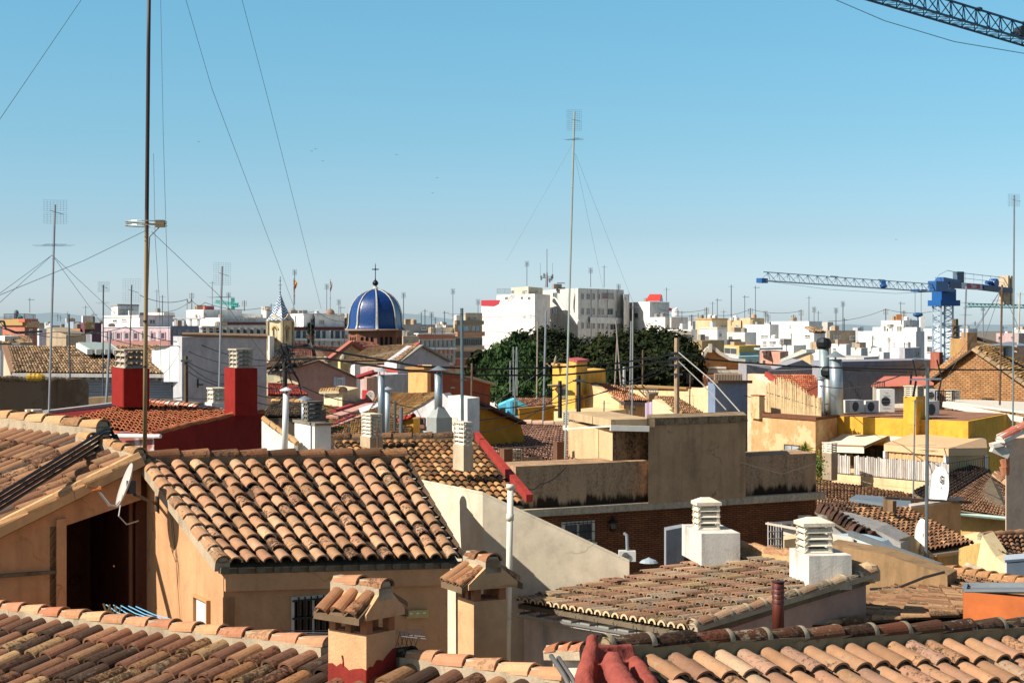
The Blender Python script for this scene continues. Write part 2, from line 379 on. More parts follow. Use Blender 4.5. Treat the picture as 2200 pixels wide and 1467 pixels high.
def block(name, label, A, B, C, top, mat, cat='building', zb=0.0, par=None, cap=None, caph=.12, capo=.06, group=None, part='wall', depth=None, roofmat=None, capn='coping'):
    """A,B,C = (px,Y): left end of left face, nearest corner, right end of right face; top = py at B"""
    a, b, c = G(*A), G(*B), G(*C); d = a + (c - b); zt = Z(top, B[1]); ctr = (a + c) / 2; ctr.z = zb
    t = par or thing(name, label, cat, ctr, group); m = MB()
    pts = [Vector((v.x, v.y, zb)) for v in (a, b, c, d)]; m.extr(pts, (0, 0, zt - zb)); m.build(part, mat, t)
    if cap:
        cc = (a + c) / 2; q = []
        for v in (a, b, c, d):
            e = Vector((v.x - cc.x, v.y - cc.y, 0)); e2 = e * (1 + capo / max(.1, e.length) * 1.3); q.append(Vector((cc.x + e2.x, cc.y + e2.y, zt + .002)))
        m = MB(); m.extr(q, (0, 0, caph)); m.build(capn, cap, t)
    return t, a, b, c, zt
# ---------------------------------------------------------------- ground
m = MB(); m.poly([(-4000, -200, 0), (4000, -200, 0), (4000, 8000, 0), (-4000, 8000, 0)])
tag(m.build('ground', flat('#6c6258', .95, 0, .3, .05)), kind='structure')
# ---------------------------------------------------------------- common materials
ORANGE = plaster('#bb8d66', .28, '#7a5232'); CREAM = plaster('#d0b48c', .25, '#6b5a44'); WHITEP = plaster('#cfc8bc', .22, '#6d655a')
MORTAR = plaster('#a8977f', .45, '#4a4036', bump=.8); MORTARD = plaster('#6f6250', .7, '#1e1a15', bump=.8); CONC = plaster('#a09686', .4, '#4c463e')
TA = tiles('#825a44 #94694e #6a483a #17171a #80543e #ae8c64 #54392e #1c1c1e #98704e #7c4e3a #a07048 #262424', .85, .25)
TB = tiles('#ab8260 #b48a68 #a0785a #a98470 #98705a #b89a7e #a87e5c', .85, .5)
TC_ = tiles('#9a7052 #8e644a #aa8260 #7c5642 #956c50 #4a443e #a27a5a', .85, .2)
TMN = tiles('#b78c6a #be9674 #ae8062 #b78868 #a8825e #c29f7c #a4785c #b28864 #ba9072', .95, .2)
TM = tiles('#a07a5e #ac866a #946c54 #a8967e #805f4a #a88e66 #8f8270 #a9886e #9a6e58 #b49a7c', .8, .35)
TR = tiles('#b08462 #ba906a #a07454 #b48c66 #94684c #c09c74', .7, .25)
TN = tiles('#bf9464 #a87648 #80543a #c4a070 #98643f #58432f #b88a58', .85, .1)
LOUV = plaster('#cdc2ae', .2, '#6e6456'); WOODP = rusty('#7a6a52', '#3b2a1c', .6, 0.0)

# ---------------------------------------------------------------- chimney builders
def louvre(par, c, su, sv, u, n, h, mat, top='flat', name='louvred_cap', taper=.0, halves=2):
    """slatted concrete chimney cap: n levels of tilted slats, corner posts, lid"""
    u = Vector((u[0], u[1], 0)).normalized(); v = Vector((-u.y, u.x, 0)); c = Vector(c); m = MB(); lh = h / n; up = Vector((0, 0, 1)); pw = .13 * min(su, sv)
    if v.y < 0: v = -v
    for i in range(n):
        z = c + up * (lh * i); k = 1 - taper * i / n
        for a, b, L, W in ((u, v, su, sv), (v, u, sv, su)):
            for s in (-1, 1):
                p = z + b * (s * W / 2 * k * .92); 
                # tilted slat: wide at bottom edge, leaning inwards at top
                o0 = b * (s * W * .06); hl = a * (L / 2 * k * 1.04); sh = up * (lh * .62); lo = up * (lh * .06)
                m.extr([p - hl + o0 + lo, p - hl + sh - o0 * .8, p - hl + sh - o0 * 1.3 , p - hl + o0 * .4 + lo], hl * 2)
        for sa in ((-1, 0, 1) if halves == 2 else (-1, 1)):
            for sb in (-1, 1):
                q = z + u * (sa * (su / 2 - pw * .6) * k) + v * (sb * (sv / 2 - pw * .6) * k); m.box(q, pw, pw, lh + .002, math.atan2(u.y, u.x))
    zt = c + up * h
    if top == 'flat':
        m.box(zt, su * 1.04, sv * 1.04, .035, math.atan2(u.y, u.x))
    elif top == 'slab':
        m.box(zt, su * 1.10, sv * 1.10, .045, math.atan2(u.y, u.x))
    else:
        A_ = [zt + u * (a * su * .56) + v * (b * sv * .56) for a, b in ((-1, -1), (1, -1), (1, 1), (-1, 1))]
        B_ = [p + up * .045 for p in A_]; C_ = [zt + u * (a * su * .2) + v * (b * sv * .2) + up * .10 for a, b in ((-1, -1), (1, -1), (1, 1), (-1, 1))]
        m.add(A_ + B_ + C_, [(3, 2, 1, 0)] + [(i, (i+1) % 4, 4 + (i+1) % 4, 4 + i) for i in range(4)] + [(4+i, 4 + (i+1) % 4, 8 + (i+1) % 4, 8 + i) for i in range(4)] + [(8, 9, 10, 11)])
    return m.build(name, mat, par)
def stack(label, A, B, C, top, bot, mat, capn=5, caph=.5, cmat=None, ctop='gable', csc=.8, slab=None, group=None, name='chimney', zb=None, halves=2, cat='chimney', shift=(0, 0), gx=.42):
    b = G(*B); gy = math.sqrt(1 - gx * gx); gu, gv = Vector((gx, -gy, 0)), Vector((gy, gx, 0))
    ka, kc = (A[0] - 1100) / FPX, (C[0] - 1100) / FPX          # square plan on the old town's grid
    ta = (b.x - ka * b.y) / (gu.x - ka * gu.y); sc_ = -(b.x - kc * b.y) / (gv.x - kc * gv.y)
    A, C = (A[0], (b - gu * ta).y), (C[0], (b + gv * sc_).y)
    a, c = G(*A), G(*C); ctr = (a + c) / 2; zb = Z(bot, B[1]) if zb is None else zb; ctr.z = zb
    t = thing(name, label, cat, ctr, group); block('', '', A, B, C, top, mat, par=t, zb=zb, part='stack')
    zt = Z(top, B[1]); su, sv = (b - a).length, (c - b).length; u = (b - a); k = min(su, sv) if csc < 0 else 1; cs = abs(csc)
    z0 = zt
    if slab: m = MB(); m.box((ctr.x, ctr.y, zt), su * 1.12, sv * 1.12, .05, math.atan2(u.y, u.x)); m.build('slab', slab, t); z0 += .05
    if capn:
        if csc < 0: su = sv = k
        n_ = (c - b).normalized()
        louvre(t, (ctr.x + n_.x*shift[0] + u.normalized().x*shift[1], ctr.y + n_.y*shift[0] + u.normalized().y*shift[1], z0), su * cs, sv * cs, (u.x, u.y), capn, caph, cmat or LOUV, ctop, halves=halves)
    return t
def gable_chimney(label, B, u, su, sv, ytop, zb, hp, gh, mat, tm, nt=3, ov=(.09, .09), red=False, capdr=.0):
    u = Vector((u[0], u[1], 0)).normalized(); v = Vector((-u.y, u.x, 0)); up = Vector((0, 0, 1))
    if v.x < 0: v = -v
    b = G(*B); ctr = b - u * su / 2 + v * sv / 2; ctr.z = zb; rz = math.atan2(u.y, u.x); zt = Z(ytop, B[1])
    t = thing('chimney', label, 'chimney', ctr)
    m = MB(); m.box(ctr, su, sv, zt - zb, rz); m.build('stack', mat, t)
    m = MB(); c1 = Vector((ctr.x, ctr.y, zt))
    for i in range(3):
        for s in (-1, 1):
            if i == 1: q = c1 + v * (s * (sv / 2 - .045)); m.box(q, .075, .07, hp, rz)
            else: m.box(c1 + u * ((i - 1) * (su / 2 - .045)) + v * (s * (sv / 2 - .045)), .08, .075, hp, rz)
    m.box(c1, su * .8, sv * .8, .012, rz)
    m.build('brick_post', plaster('#9c6a4a', .4, '#3a2518'), t)
    z1 = zt + hp; hv = sv / 2 + ov[1]; hu = su / 2 + ov[0]; c2 = Vector((ctr.x, ctr.y, z1)); m = MB()
    prof = [(-hv, 0), (hv, 0), (hv, .055), (.085, gh * .72), (.075, gh * .92), (.035, gh), (-.035, gh), (-.075, gh * .92), (-.085, gh * .72), (-hv, .055)]
    m.extr([c2 - u * hu + v * a + up * z for a, z in prof], u * 2 * hu); m.build('gable_top', mat, t)
    for s in (-1, 1):
        A_, B_ = c2 - u * hu + v * (s * .07) + up * (gh * .70), c2 + u * hu * .93 + v * (s * .07) + up * (gh * .70)
        D_, C_ = c2 - u * hu + v * (s * (hv + .07)) + up * .03, c2 + u * hu * .93 + v * (s * (hv + .07)) + up * .03
        tiled(t, A_, B_, C_, D_, nt, 1, tm, 8, .42, .01, False, 'cap_tile')
    caps(t, [c2 - u * (hu + .02) + up * (gh * .86), c2 + u * (hu) + up * (gh * .86)], hu, .095, tm, MORTAR, 9, 'ridge_tile', .10)
    return t, ctr, zt

# ---------------------------------------------------------------- nearest roof, lower left
UA = Vector((.76, -.65, 0)).normalized(); VA = Vector((-.65, -.76, 0)).normalized()
R0, R1, R2 = P(-70, 1312, 20.4), P(705, 1405, 16.4), P(1218, 1478, 14.4)
t = thing('tiled_roof', 'dark mottled barrel tile roof across the bottom left corner with blackened tiles', 'roof', (R0 + R2) / 2)
dv = (VA + Vector((0, 0, -.325))) * 4.4
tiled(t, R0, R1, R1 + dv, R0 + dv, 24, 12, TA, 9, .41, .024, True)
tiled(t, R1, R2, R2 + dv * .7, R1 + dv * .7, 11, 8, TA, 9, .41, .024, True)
up_ = Vector((0, 0, .07)); caps(t, [R0 + up_, R1 + up_], .38, .105, tiles('#c08c64 #c99a74 #b5785a #bb8a66 #a06046', .5, .2), MORTAR, 9, 'ridge_tiles', .13)
caps(t, [lerp(R1, R2, .36) + up_, R2 + up_], .38, .105, tiles('#c08c64 #c99a74 #b5785a #bb8a66', .5, .2), MORTAR, 9, 'ridge_tiles', .13)
caps(t, [lerp(R1, R2, .26) + up_ * .7, lerp(R1, R2, .37) + up_], .3, .1, tiles('#2c2824 #3a332c', .9, .5), MORTARD, 9, 'ridge_tiles', .13)
m = MB(); q = [R0, R2, R2 - dv * .6 + Vector((0, 0, dv.z * .9)), R0 - dv * .6 + Vector((0, 0, dv.z * .9))]
m.extr([p + Vector((0, 0, -.05)) for p in (R0, R2, R2 + dv * .7, R1 + dv, R0 + dv)], (0, 0, -.2)); m.build('roof_base', MORTARD, t)
m = MB(); zz = 14.0
m.add([Vector((p.x, p.y, z)) for z in (zz, None) for p in (R0, R2, R2 + dv * .68, R1 + dv * .97, R0 + dv * .97) if z] + [p + Vector((0, 0, -.26)) for p in (R0, R2, R2 + dv * .68, R1 + dv * .97, R0 + dv * .97)],
      [(i, (i + 1) % 5, 5 + (i + 1) % 5, 5 + i) for i in range(5)]); m.build('wall', ORANGE, t)
# chimney standing on it, with red painted foot
t, ctr, zt = gable_chimney('short peach chimney with three barrel tiles per side and red paint round its foot', (787, 15.35), (.76, -.65), .495, .375, 1364, Z(1530, 15.35), .14, .30, plaster('#c39870', .08, '#7a5232', bump=.8), tiles('#a07050 #946648 #aa7c5c', .8, .15), 3, (.06, .06))
m = MB(); u, v = UA, Vector((.65, .76, 0)).normalized(); pb = []
for side, (p0, d, L, nn) in enumerate(((G(787, 15.35) - u * .495, u, .495, -v), (G(787, 15.35), v, .375, u))):
    zc = Z(1439, 15.35); k = 9; tops = [zc + (.0, .01, -.015, .02, .0, -.03, -.01, .0, .01, .0)[i] + (0 if side == 0 else .012 * i * 1.4) for i in range(k + 1)]
    for i in range(k):
        a, b = p0 + d * (L * i / k), p0 + d * (L * (i + 1) / k)
        m.extr([Vector((a.x, a.y, zc - .4)), Vector((b.x, b.y, zc - .4)), Vector((b.x, b.y, tops[i + 1])), Vector((a.x, a.y, tops[i]))], nn * .006)
p0 = G(787, 15.35) - u * .30 - v * .003; m.path([Vector((p0.x, p0.y, Z(1440, 15.35))), Vector((p0.x + .005, p0.y, Z(1428, 15.35))), Vector((p0.x - .01, p0.y, Z(1416, 15.35)))], .012, 6, .006)
m.build('red_paint', plaster('#7e2c24', .3, '#401410', 3.0), t)

# tall slim chimney behind the ridge
gable_chimney('tall slim peach chimney with brown barrel tile cap beside the white pipe', (1018, 17.4), (.45, -.89), .385, .375, 1292, 14.5, .13, .30, plaster('#c39870', .06, '#7a5232'), tiles('#a87856 #9c6c4c #b08460', .6, .3, lc='#9c8c70'), 3, (.07, .09))

# ---------------------------------------------------------------- main orange building in the centre left
MA, MBc, MC, MD = P(312, 992, 22.6), P(864, 988, 24.2), P(988, 1200, 21.15), P(482, 1211, 19.6)
t = thing('orange_house', 'peach rendered house with wide barrel tile roof, barred window and white satellite dish beside it', 'house', Vector((-2.5, 21.5, 14)))
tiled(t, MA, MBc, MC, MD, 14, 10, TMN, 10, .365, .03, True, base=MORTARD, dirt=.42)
rc = Vector((0, 0, .05)); e = (MBc - MA).normalized()
caps(t, [MA + rc, MBc + rc], .42, .12, tiles('#94684a #a2744e #84583e #5a4230', .8, .3), MORTARD, 9, 'ridge_tiles', .2)
caps(t, [lerp(MA, MD, .03) - e * .02 + rc * .3, MD - e * .02 + rc * .25], .33, .095, tiles('#b58a66 #a87c5c #bb9470', .85, .35), MORTAR, 8, 'verge_tiles', .10)
uu = Vector((.89, .45, 0)).normalized(); nn = Vector((.45, -.89, 0)).normalized()
def slab4(m, tops, zb):
    bot = [Vector((p.x, p.y, zb)) for p in tops]; n = len(tops)
    m.add(bot + [Vector(p) for p in tops], [tuple(range(n - 1, -1, -1)), tuple(range(n, 2 * n))] + [(i, (i+1) % n, n + (i+1) % n, n + i) for i in range(n)])
dn = Vector((0, 0, -.13)); inn = -nn * .10
wl = [MD + dn + inn + e * .02, MC + dn + inn - e * .12, MBc + dn, MA + dn + e * .02]
m = MB(); slab4(m, wl, 13.5); m.build('wall', ORANGE, t)
m = MB(); f0, f1 = wl[0] + nn * .03 - e * .0, wl[1] + nn * .03; m.extr([f0 + Vector((0, 0, .08)), f1 + Vector((0, 0, .08)), f1 - Vector((0, 0, .19)), f0 - Vector((0, 0, .19))], nn * .05); m.build('frieze', ORANGE, t)
m = MB()
for i in range(15):
    s = i / 14; p = lerp(MD, MC, s) + Vector((0, 0, -.05)) + nn * -.02; m.box(p + Vector((0, 0, -.06)), .1, .10, .07, math.atan2(e.y, e.x))
m.build('eave_mortar', MORTARD, t)
wa, wb = wl[0], wl[1]
win(t, wa, wb, (625, 1278, 718, 1368), '#0c0d10', '#cfc4b4', .035, .02, bars=6, mull=1, rough=.15)
# doorway in the lit side wall
a, b = G(312, 22.6), G(482, 19.6)
dr = win(t, b + e * .02, a + e * .02, (422, 1282, 452, 1362), '#d8d4cc', '#b58a5c', .03, .05, 'door', mull=0, sill=False, pmat=flat('#cfcac4', .5))
m = MB(); bx = G(463, 19.6); bx.z = 0
p0 = wl[0] + Vector((0, 0, -.26)); m.extr([Vector((p0.x, p0.y, 13.5)) + nn * .04, Vector((p0.x, p0.y, 13.5)) + nn * .04 + e * .0 - e * .02, Vector((p0.x, p0.y, p0.z)) + nn * .04 - e * .02, Vector((p0.x, p0.y, p0.z)) + nn * .04], e * .12); m.build('corner_pilaster', ORANGE, t)
# socket box on the front wall
Yb = hitY(893, wa, wb) - .03
tb = thing('junction_box', 'cream plastic meter box with three small windows on the orange wall', 'utility box', P(893, 1327, Yb))
m = MB(); pa, pb = P(871, 1327, hitY(871, wa, wb) - .01), P(918, 1325, hitY(918, wa, wb) - .01); hh = Vector((0, 0, .095)); m.extr([pa, pb, pb + hh, pa + hh], nn * .04); m.build('box_body', flat('#b09a5c', .5), tb)
m = MB()
for i in range(3):
    c = lerp(pa, pb, .14 + .3 * i) + Vector((0, 0, .05)) + nn * .04; m.extr([c, c + (pb - pa) * .12, c + (pb - pa) * .12 + Vector((0, 0, .018)), c + Vector((0, 0, .018))], nn * .004)
m.build('box_window', flat('#d8d4c8', .3), tb)
# folding clothes racks
def rack(label, x0, x1, y, Y, hgt, col, nl=5, sq=True):
    a, b = P(x0, y, Y), P(x1, y, Y); t = thing('clothes_rack', label, 'clothes rack', a); m = MB()
    for i in range(nl): o = Vector((.02 * i, -.11 * i, .0)); m.tube(a + o, b + o + Vector((.0, 0, -.008 * i)), .005, n=5)
    m.build('rail', flat(col, .4), t)
    if sq:
        m = MB(); k = 5
        for i in range(k):
            p = b + Vector((-.02 - .06 * (k - i), -.09 * i, 0)); q = p + Vector((.07, -.09, -hgt)); m.tube(p, q, .005, n=4); m.tube(p + Vector((.0, -.09, -hgt)), q + Vector((0, 0, hgt)), .005, n=4)
        m.build('scissor_frame', flat('#22252a', .4), t)
    return t
rack('grey folding clothes rack hanging on the orange wall right of the meter box', 852, 905, 1352, 20.9, .24, '#8d8f94')
rack('folded clothes rack rails running under the barred window', 585, 712, 1354, 20.0, .1, '#6d6a6a', 4, False)
t = thing('clothesline', 'pale blue clotheslines strung on wooden brackets behind the lower roof ridge', 'clothesline', P(280, 1320, 20)); m = MB()
for i in range(5): a, b = P(228 + 16 * i, 1298 + i, 20.6 - .1 * i), P(275 + 24 * i, 1324 + 1.5 * i, 19.6 - .1 * i); m.path([a, lerp(a, b, .5) - Vector((0, 0, .02)), b], .006, 4)
m.build('line', flat('#6fb3d6', .5), t)
for i, (x, y) in enumerate(((222, 1296), (234, 1299), (246, 1300), (340, 1328), (366, 1330))): m = MB(); m.bar(P(x, y, 20.4 - .15 * i), P(x + 8, y + 22, 20.4 - .15 * i), .02); m.bar(P(x + 8, y + 22, 20.4 - .15 * i), P(x + 14, y + 2, 20.4 - .15 * i), .015); m.build('bracket', flat('#6e5636', .7), t)
# ---------------------------------------------------------------- satellite dishes
def dish(label, px, py, Y, r, nrm, col='#d8d4ce', arm=None, wall=None, group=None, mast=None, mark=None, asp=.92):
    c = P(px, py, Y); n = Vector(nrm).normalized(); t = thing('satellite_dish', label, 'satellite dish', c, group)
    m = MB(); m.disc(c, n, r, r * .16, 32, asp=asp); m.build('reflector', flat(col, .35, 0, .05), t, True)
    dnv = (Vector((0, 0, -1)) + n * n.z).normalized(); low = c + dnv * r * .96; foc = c + n * r * 1.0 + dnv * r * .55
    m = MB(); m.path([low - n * .03, low + n * .08 + dnv * .02, foc], .016, 6); m.build('feed_arm', flat('#b8b4ae', .4), t)
    m = MB(); k = (c + n * 0 - foc).normalized(); m.tube(foc - k * .07, foc + k * .02, .026, n=8); m.tube(foc + k * .02, foc + k * .045, .04, n=8); m.bar(foc + Vector((0, 0, .0)), foc + n * .14, .035); m.build('receiver', flat('#a8602c', .5), t)
    m = MB(); bk = c - n * r * .16
    m.box(bk - n * .05 + Vector((0, 0, -.08)), .09, .09, .16, 0.6)
    if wall is not None:
        wv = Vector(wall); m.path([bk - n * .05, bk - n * .10 + Vector((0, 0, -.08)), wv], .022, 8); m.box(wv + Vector((0, 0, -.10)), .02, .1, .2, math.atan2(e.y, e.x))
    m.build('mount', flat('#3b3a3a', .5, .3), t)
    return t, c, n
wp = P(337, 1082, hitY(337, a_ := G(312, 22.6), b_ := G(482, 19.6)))
dish('large white satellite dish mounted on a black arm from the orange house wall', 266, 1041, 21.3, .285, (-.89, -.33, .34), '#b4aaa2', wall=wp)
m = MB(); m.path([P(262, 1062, 21.2), P(255, 1108, 21.1), P(272, 1126, 21.2), P(297, 1118, 21.5)], .009, 5)
tag(m.build('dish_cable', flat('#b8b0a8', .5)), 'grey cable looping below the large white dish', 'cable')
t = thing('wall_cable', 'thin drooping wires down the sunlit side wall of the orange house', 'cable', P(385, 1340, 20.8)); m = MB()
pl = lambda x: hitY(x, a_, b_) - .015
for k in range(2): m.path([P(362 + 3 * k, 1060 - 14 * k, pl(362)), P(372 + 3 * k, 1160, pl(372)), P(383 - 4 * k, 1215, pl(380)), P(382, 1260, pl(382)), P(388, 1340, pl(388))], .0035, 4)
m.build('wire', flat('#3a2c22', .6), t)

# ---------------------------------------------------------------- upper left house with porch
VC = Vector((-.90, -.43, -.46)); LC = 3.5
Q0, Q1, Q2, Q3 = P(-80, 906, 26.2), P(205, 937, 24.0), P(184, 947, 23.7), P(299, 986, 22.35)
t = thing('porch_house', 'orange house at the left edge with brown barrel tile roof over a dark open porch', 'house', Vector((-6.5, 21, 14)))
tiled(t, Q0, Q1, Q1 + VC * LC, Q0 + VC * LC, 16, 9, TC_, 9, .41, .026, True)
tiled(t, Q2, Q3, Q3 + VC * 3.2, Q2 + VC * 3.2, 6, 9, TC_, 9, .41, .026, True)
TCR = tiles('#b48a60 #bf956a #a87a54', .5, .3)
caps(t, [Q0 + Vector((0, 0, .12)), Q1 + Vector((.12, -.05, .12))], .42, .13, TCR, MORTAR, 9, 'ridge_tiles', .16)
caps(t, [Q2 + Vector((-.05, 0, .06)), Q3 + Vector((0, 0, .05))], .36, .105, TCR, MORTAR, 9, 'ridge_tiles', .12)
caps(t, [Q3 + Vector((.02, -.02, .02)), Q3 + VC * 3.2 + Vector((.02, -.02, .02))], .38, .12, tiles('#b58a60 #a87c54', .5, .2), plaster('#c0966a', .3), 8, 'verge_tiles', .10, arch=.6)
us = Vector((.43, -.90, 0)).normalized(); vh = Vector((-.90, -.43, 0)).normalized()
W0 = Q3 + Vector((0, 0, -.10)) - us * .06; 
def onw(px, zoff=None):
    a = Vector((W0.x, W0.y, 0)); b = a + vh * 3; Y = hitY(px, a, b); return G(px, Y)
def topz(p): return W0.z + (Vector((p.x - W0.x, p.y - W0.y, 0)).length) * -.46
m = MB(); pA, pB, pC = onw(-60), onw(141), onw(303)
zt = lambda p, o=0: Vector((p.x, p.y, topz(p) + o))
m.extr([Vector((pA.x, pA.y, 13)), Vector((pB.x, pB.y, 13)), zt(pB), zt(pA)], -us * .3)
m.extr([zt(pB, -.30), zt(pC, -.42), zt(pC), zt(pB)], -us * .3); m.build('wall', plaster('#bb8d66', .4, '#7a5232'), t)
m = MB(); pP = onw(120); m.extr([Vector((pP.x, pP.y, 13)), Vector((pB.x, pB.y, 13)), Vector((pB.x, pB.y, Z(1112, pB.y))), Vector((pP.x, pP.y, Z(1115, pP.y)))], us * .06); m.build('pilaster', plaster('#bb8d66', .15, '#7a5232'), t)
m = MB(); pS = onw(118); m.extr([Vector((pA.x, pA.y, Z(1234, pS.y))), Vector((pS.x, pS.y, Z(1231, pS.y))), Vector((pS.x, pS.y, Z(1224, pS.y))), Vector((pA.x, pA.y, Z(1226, pS.y)))], us * .05); m.build('ledge', MORTARD, t)
# porch interior
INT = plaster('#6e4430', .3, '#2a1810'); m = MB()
b0, b1 = pB - us * 3.2, pC - us * 3.2
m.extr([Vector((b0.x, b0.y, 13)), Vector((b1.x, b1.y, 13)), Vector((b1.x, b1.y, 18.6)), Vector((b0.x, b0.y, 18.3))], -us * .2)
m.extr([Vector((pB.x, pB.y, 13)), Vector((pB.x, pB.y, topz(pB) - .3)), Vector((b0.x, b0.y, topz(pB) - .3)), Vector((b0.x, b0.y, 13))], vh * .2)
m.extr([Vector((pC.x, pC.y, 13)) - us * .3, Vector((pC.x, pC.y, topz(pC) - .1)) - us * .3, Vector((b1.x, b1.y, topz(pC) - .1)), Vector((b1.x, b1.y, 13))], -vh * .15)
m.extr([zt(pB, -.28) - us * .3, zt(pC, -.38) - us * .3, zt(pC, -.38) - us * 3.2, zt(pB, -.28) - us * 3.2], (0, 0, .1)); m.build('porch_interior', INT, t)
m = MB(); pp = onw(294) - us * .34; m.tube((pp.x, pp.y, 13), (pp.x, pp.y, Z(985, pp.y)), .03); m.build('drainpipe', flat('#7a4e36', .6), t)
# cable bundle lying over the roof
t = thing('cable_bundle', 'bundle of four thick black pipes slanting over the upper left tile roof', 'pipes', P(120, 1000, 21)); m = MB()
for i in range(4):
    o = Vector((.01 * i, 0, -.055 * i + .02)); m.path([P(-60, 1102, 20.2) + o, P(0, 1064, 20.8) + o, P(150, 972, 22.4) + o, P(226, 925, 23.3) + o, P(238, 924, 23.45) + o, P(244 + 2 * i, 935, 23.4), P(253 + 2 * i, 958, 23.3)], .022, 7)
m.build('pipe', flat('#15171a', .45), t)

# ---------------------------------------------------------------- cream party-wall building and its white pipe
c0 = G(1037, 23.95); c1 = G(1352, 23.75); zt0 = Z(1062, 23.95); m = MB(); back = Vector((-.45, .89, 0)).normalized()
m.extr([Vector((c0.x, c0.y, 12)), Vector((c1.x, c1.y, 12)), Vector((c1.x, c1.y, Z(1208, 23.75))), Vector((c0.x, c0.y, zt0))], back * 2.6)
t = thing('cream_building', 'plain cream gable wall building sloping down to the right behind the white pipe', 'building', c0 + Vector((0, 0, 12)))
m.build('wall', plaster('#cabda6', .16, '#8f836e', bump=.15), t)
m = MB(); m.extr([Vector((c0.x, c0.y, zt0 + .002)), Vector((c1.x, c1.y, Z(1208, 23.75) + .002)), Vector((c1.x, c1.y, Z(1208, 23.75) + .04)), Vector((c0.x, c0.y, zt0 + .04))], back * 2.6 + nn * -.02); m.build('coping', plaster('#c4b9a4', .4, '#6f6352'), t)
m = MB(); Yp = 22.75; m.tube(P(1090, 1440, Yp), P(1097, 1046, Yp), .042, n=14)
t = thing('vent_pipe', 'slim white vent pipe rising in front of the cream wall', 'pipe', P(1090, 1440, Yp)); m.build('pipe', flat('#d2c9b6', .45, 0, .06), t, True)
m = MB(); m.tube(P(1097, 1050, Yp), P(1097, 1040, Yp), .06, n=14); m.tube(P(1095.5, 1118, Yp), P(1096, 1104, Yp), .052, n=14); m.tube(P(1091, 1330, Yp), P(1091.3, 1326, Yp), .048, n=14); m.build('collar', flat('#c8bfac', .5), t, True)
m = MB(); m.tube(P(985, 1440, 21.6), P(984, 1235, 21.6), .03, n=8); tag(m.build('drainpipe', flat('#b09a78', .6)), 'narrow cream drainpipe at the right corner of the orange house', 'pipe')

# ---------------------------------------------------------------- pink-brown tile roof right of centre
E0, E1, V1, RF = P(1112, 1291, 23.45), P(1482, 1354, 20.0), P(1868, 1238, 21.9), P(1592, 1187, 24.4)
t = thing('tiled_roof_house', 'white house under the broad pinkish barrel tile roof carrying the two white chimneys', 'house', Vector((2.6, 22, 12)))
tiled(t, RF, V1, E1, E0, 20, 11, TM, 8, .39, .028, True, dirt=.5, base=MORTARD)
# cream mouths of the eave tiles
m = MB(); ev = (E1 - E0) / 20; lf = (E0 - RF).normalized()
for i in range(20):
    c = E0 + ev * (i + .5) + Vector((0, 0, .02)) + lf * .05; w_ = ev.length * .42; sn = ev.normalized(); vs = []
    for rr in (1.0, .55):
        for k in range(9): a = math.pi * k / 8; vs.append(c - sn * math.cos(a) * w_ * rr + Vector((0, 0, math.sin(a) * w_ * (.8 if rr == 1 else .5) + .0)))
    m.add(vs, [(k, k + 1, k + 10, k + 9) for k in range(8)])
m.build('eave_mortar', plaster('#c4ae88', .2), t)
caps(t, [E1 + Vector((.03, -.03, .05)), V1 + Vector((.03, -.03, .05))], .30, .085, TM, MORTAR, 8, 'verge_tiles', .05, joint=plaster('#b5a284', .3))
caps(t, [lerp(V1, RF, .0) + Vector((0, 0, .07)), RF + Vector((0, 0, .07))], .36, .10, tiles('#b58460 #c0946c', .5, .2), plaster('#b89a70', .3), 8, 'ridge_tiles', .16)
m = MB(); m.lathe(V1 + Vector((-.03, 0, -.05)), [(.17, 0), (.17, .12), (.13, .2), (.0, .24)], 10, sc=(1, .7)); m.build('ridge_end', plaster('#b89a78', .5), t)
gut = Vector((0, 0, -.06)); sd2 = Vector((E1.y - E0.y, -(E1.x - E0.x), 0)).normalized()
if sd2.x > 0: sd2 = -sd2
w0, w1, w2, w3 = E0 - sd2 * .22, E1 - sd2 * .22 - (E1 - E0).normalized() * .1, V1 - Vector((.45, -.89, 0)) * .12, RF
m = MB(); slab4(m, [p + Vector((0, 0, -.13)) for p in (w0, w1, w2, w3)], 11); m.build('wall', plaster('#cfcac2', .25, '#77706a'), t)
PINKW = plaster('#a8897a', .3, '#6a5248'); m = MB(); q1, q2 = w1 + Vector((0, 0, 0)), w2; sh = Vector((.45, -.89, 0)) * .05
m.extr([Vector((q1.x, q1.y, 11)), Vector((q2.x, q2.y, 11)), q2 + Vector((0, 0, -.06)), q1 + Vector((0, 0, -.06))], sh); m.build('side_wall', PINKW, t)
m = MB(); m.extr([q1 + sh + Vector((0, 0, -.10)), lerp(q1, q2, .55) + sh + Vector((0, 0, -.10)), lerp(q1, q2, .55) + sh + Vector((0, 0, -.04)), q1 + sh + Vector((0, 0, -.04))], sh * .12); m.build('red_flashing', flat('#8e4226', .8), t)
# wall mouldings and lit recess
m = MB(); f = lambda s, z: Vector((lerp(w0, w1, s).x, lerp(w0, w1, s).y, lerp(w0, w1, s).z + z))
m.extr([f(-.02, -.12), f(1, -.12), f(1, -.30), f(-.02, -.30)], sd2 * .05); m.extr([f(-.02, -.12), f(.10, -.12), f(.10, -5), f(-.02, -5)], sd2 * .07)
m.build('fascia', plaster('#c8c2ba', .3, '#77706a'), t)
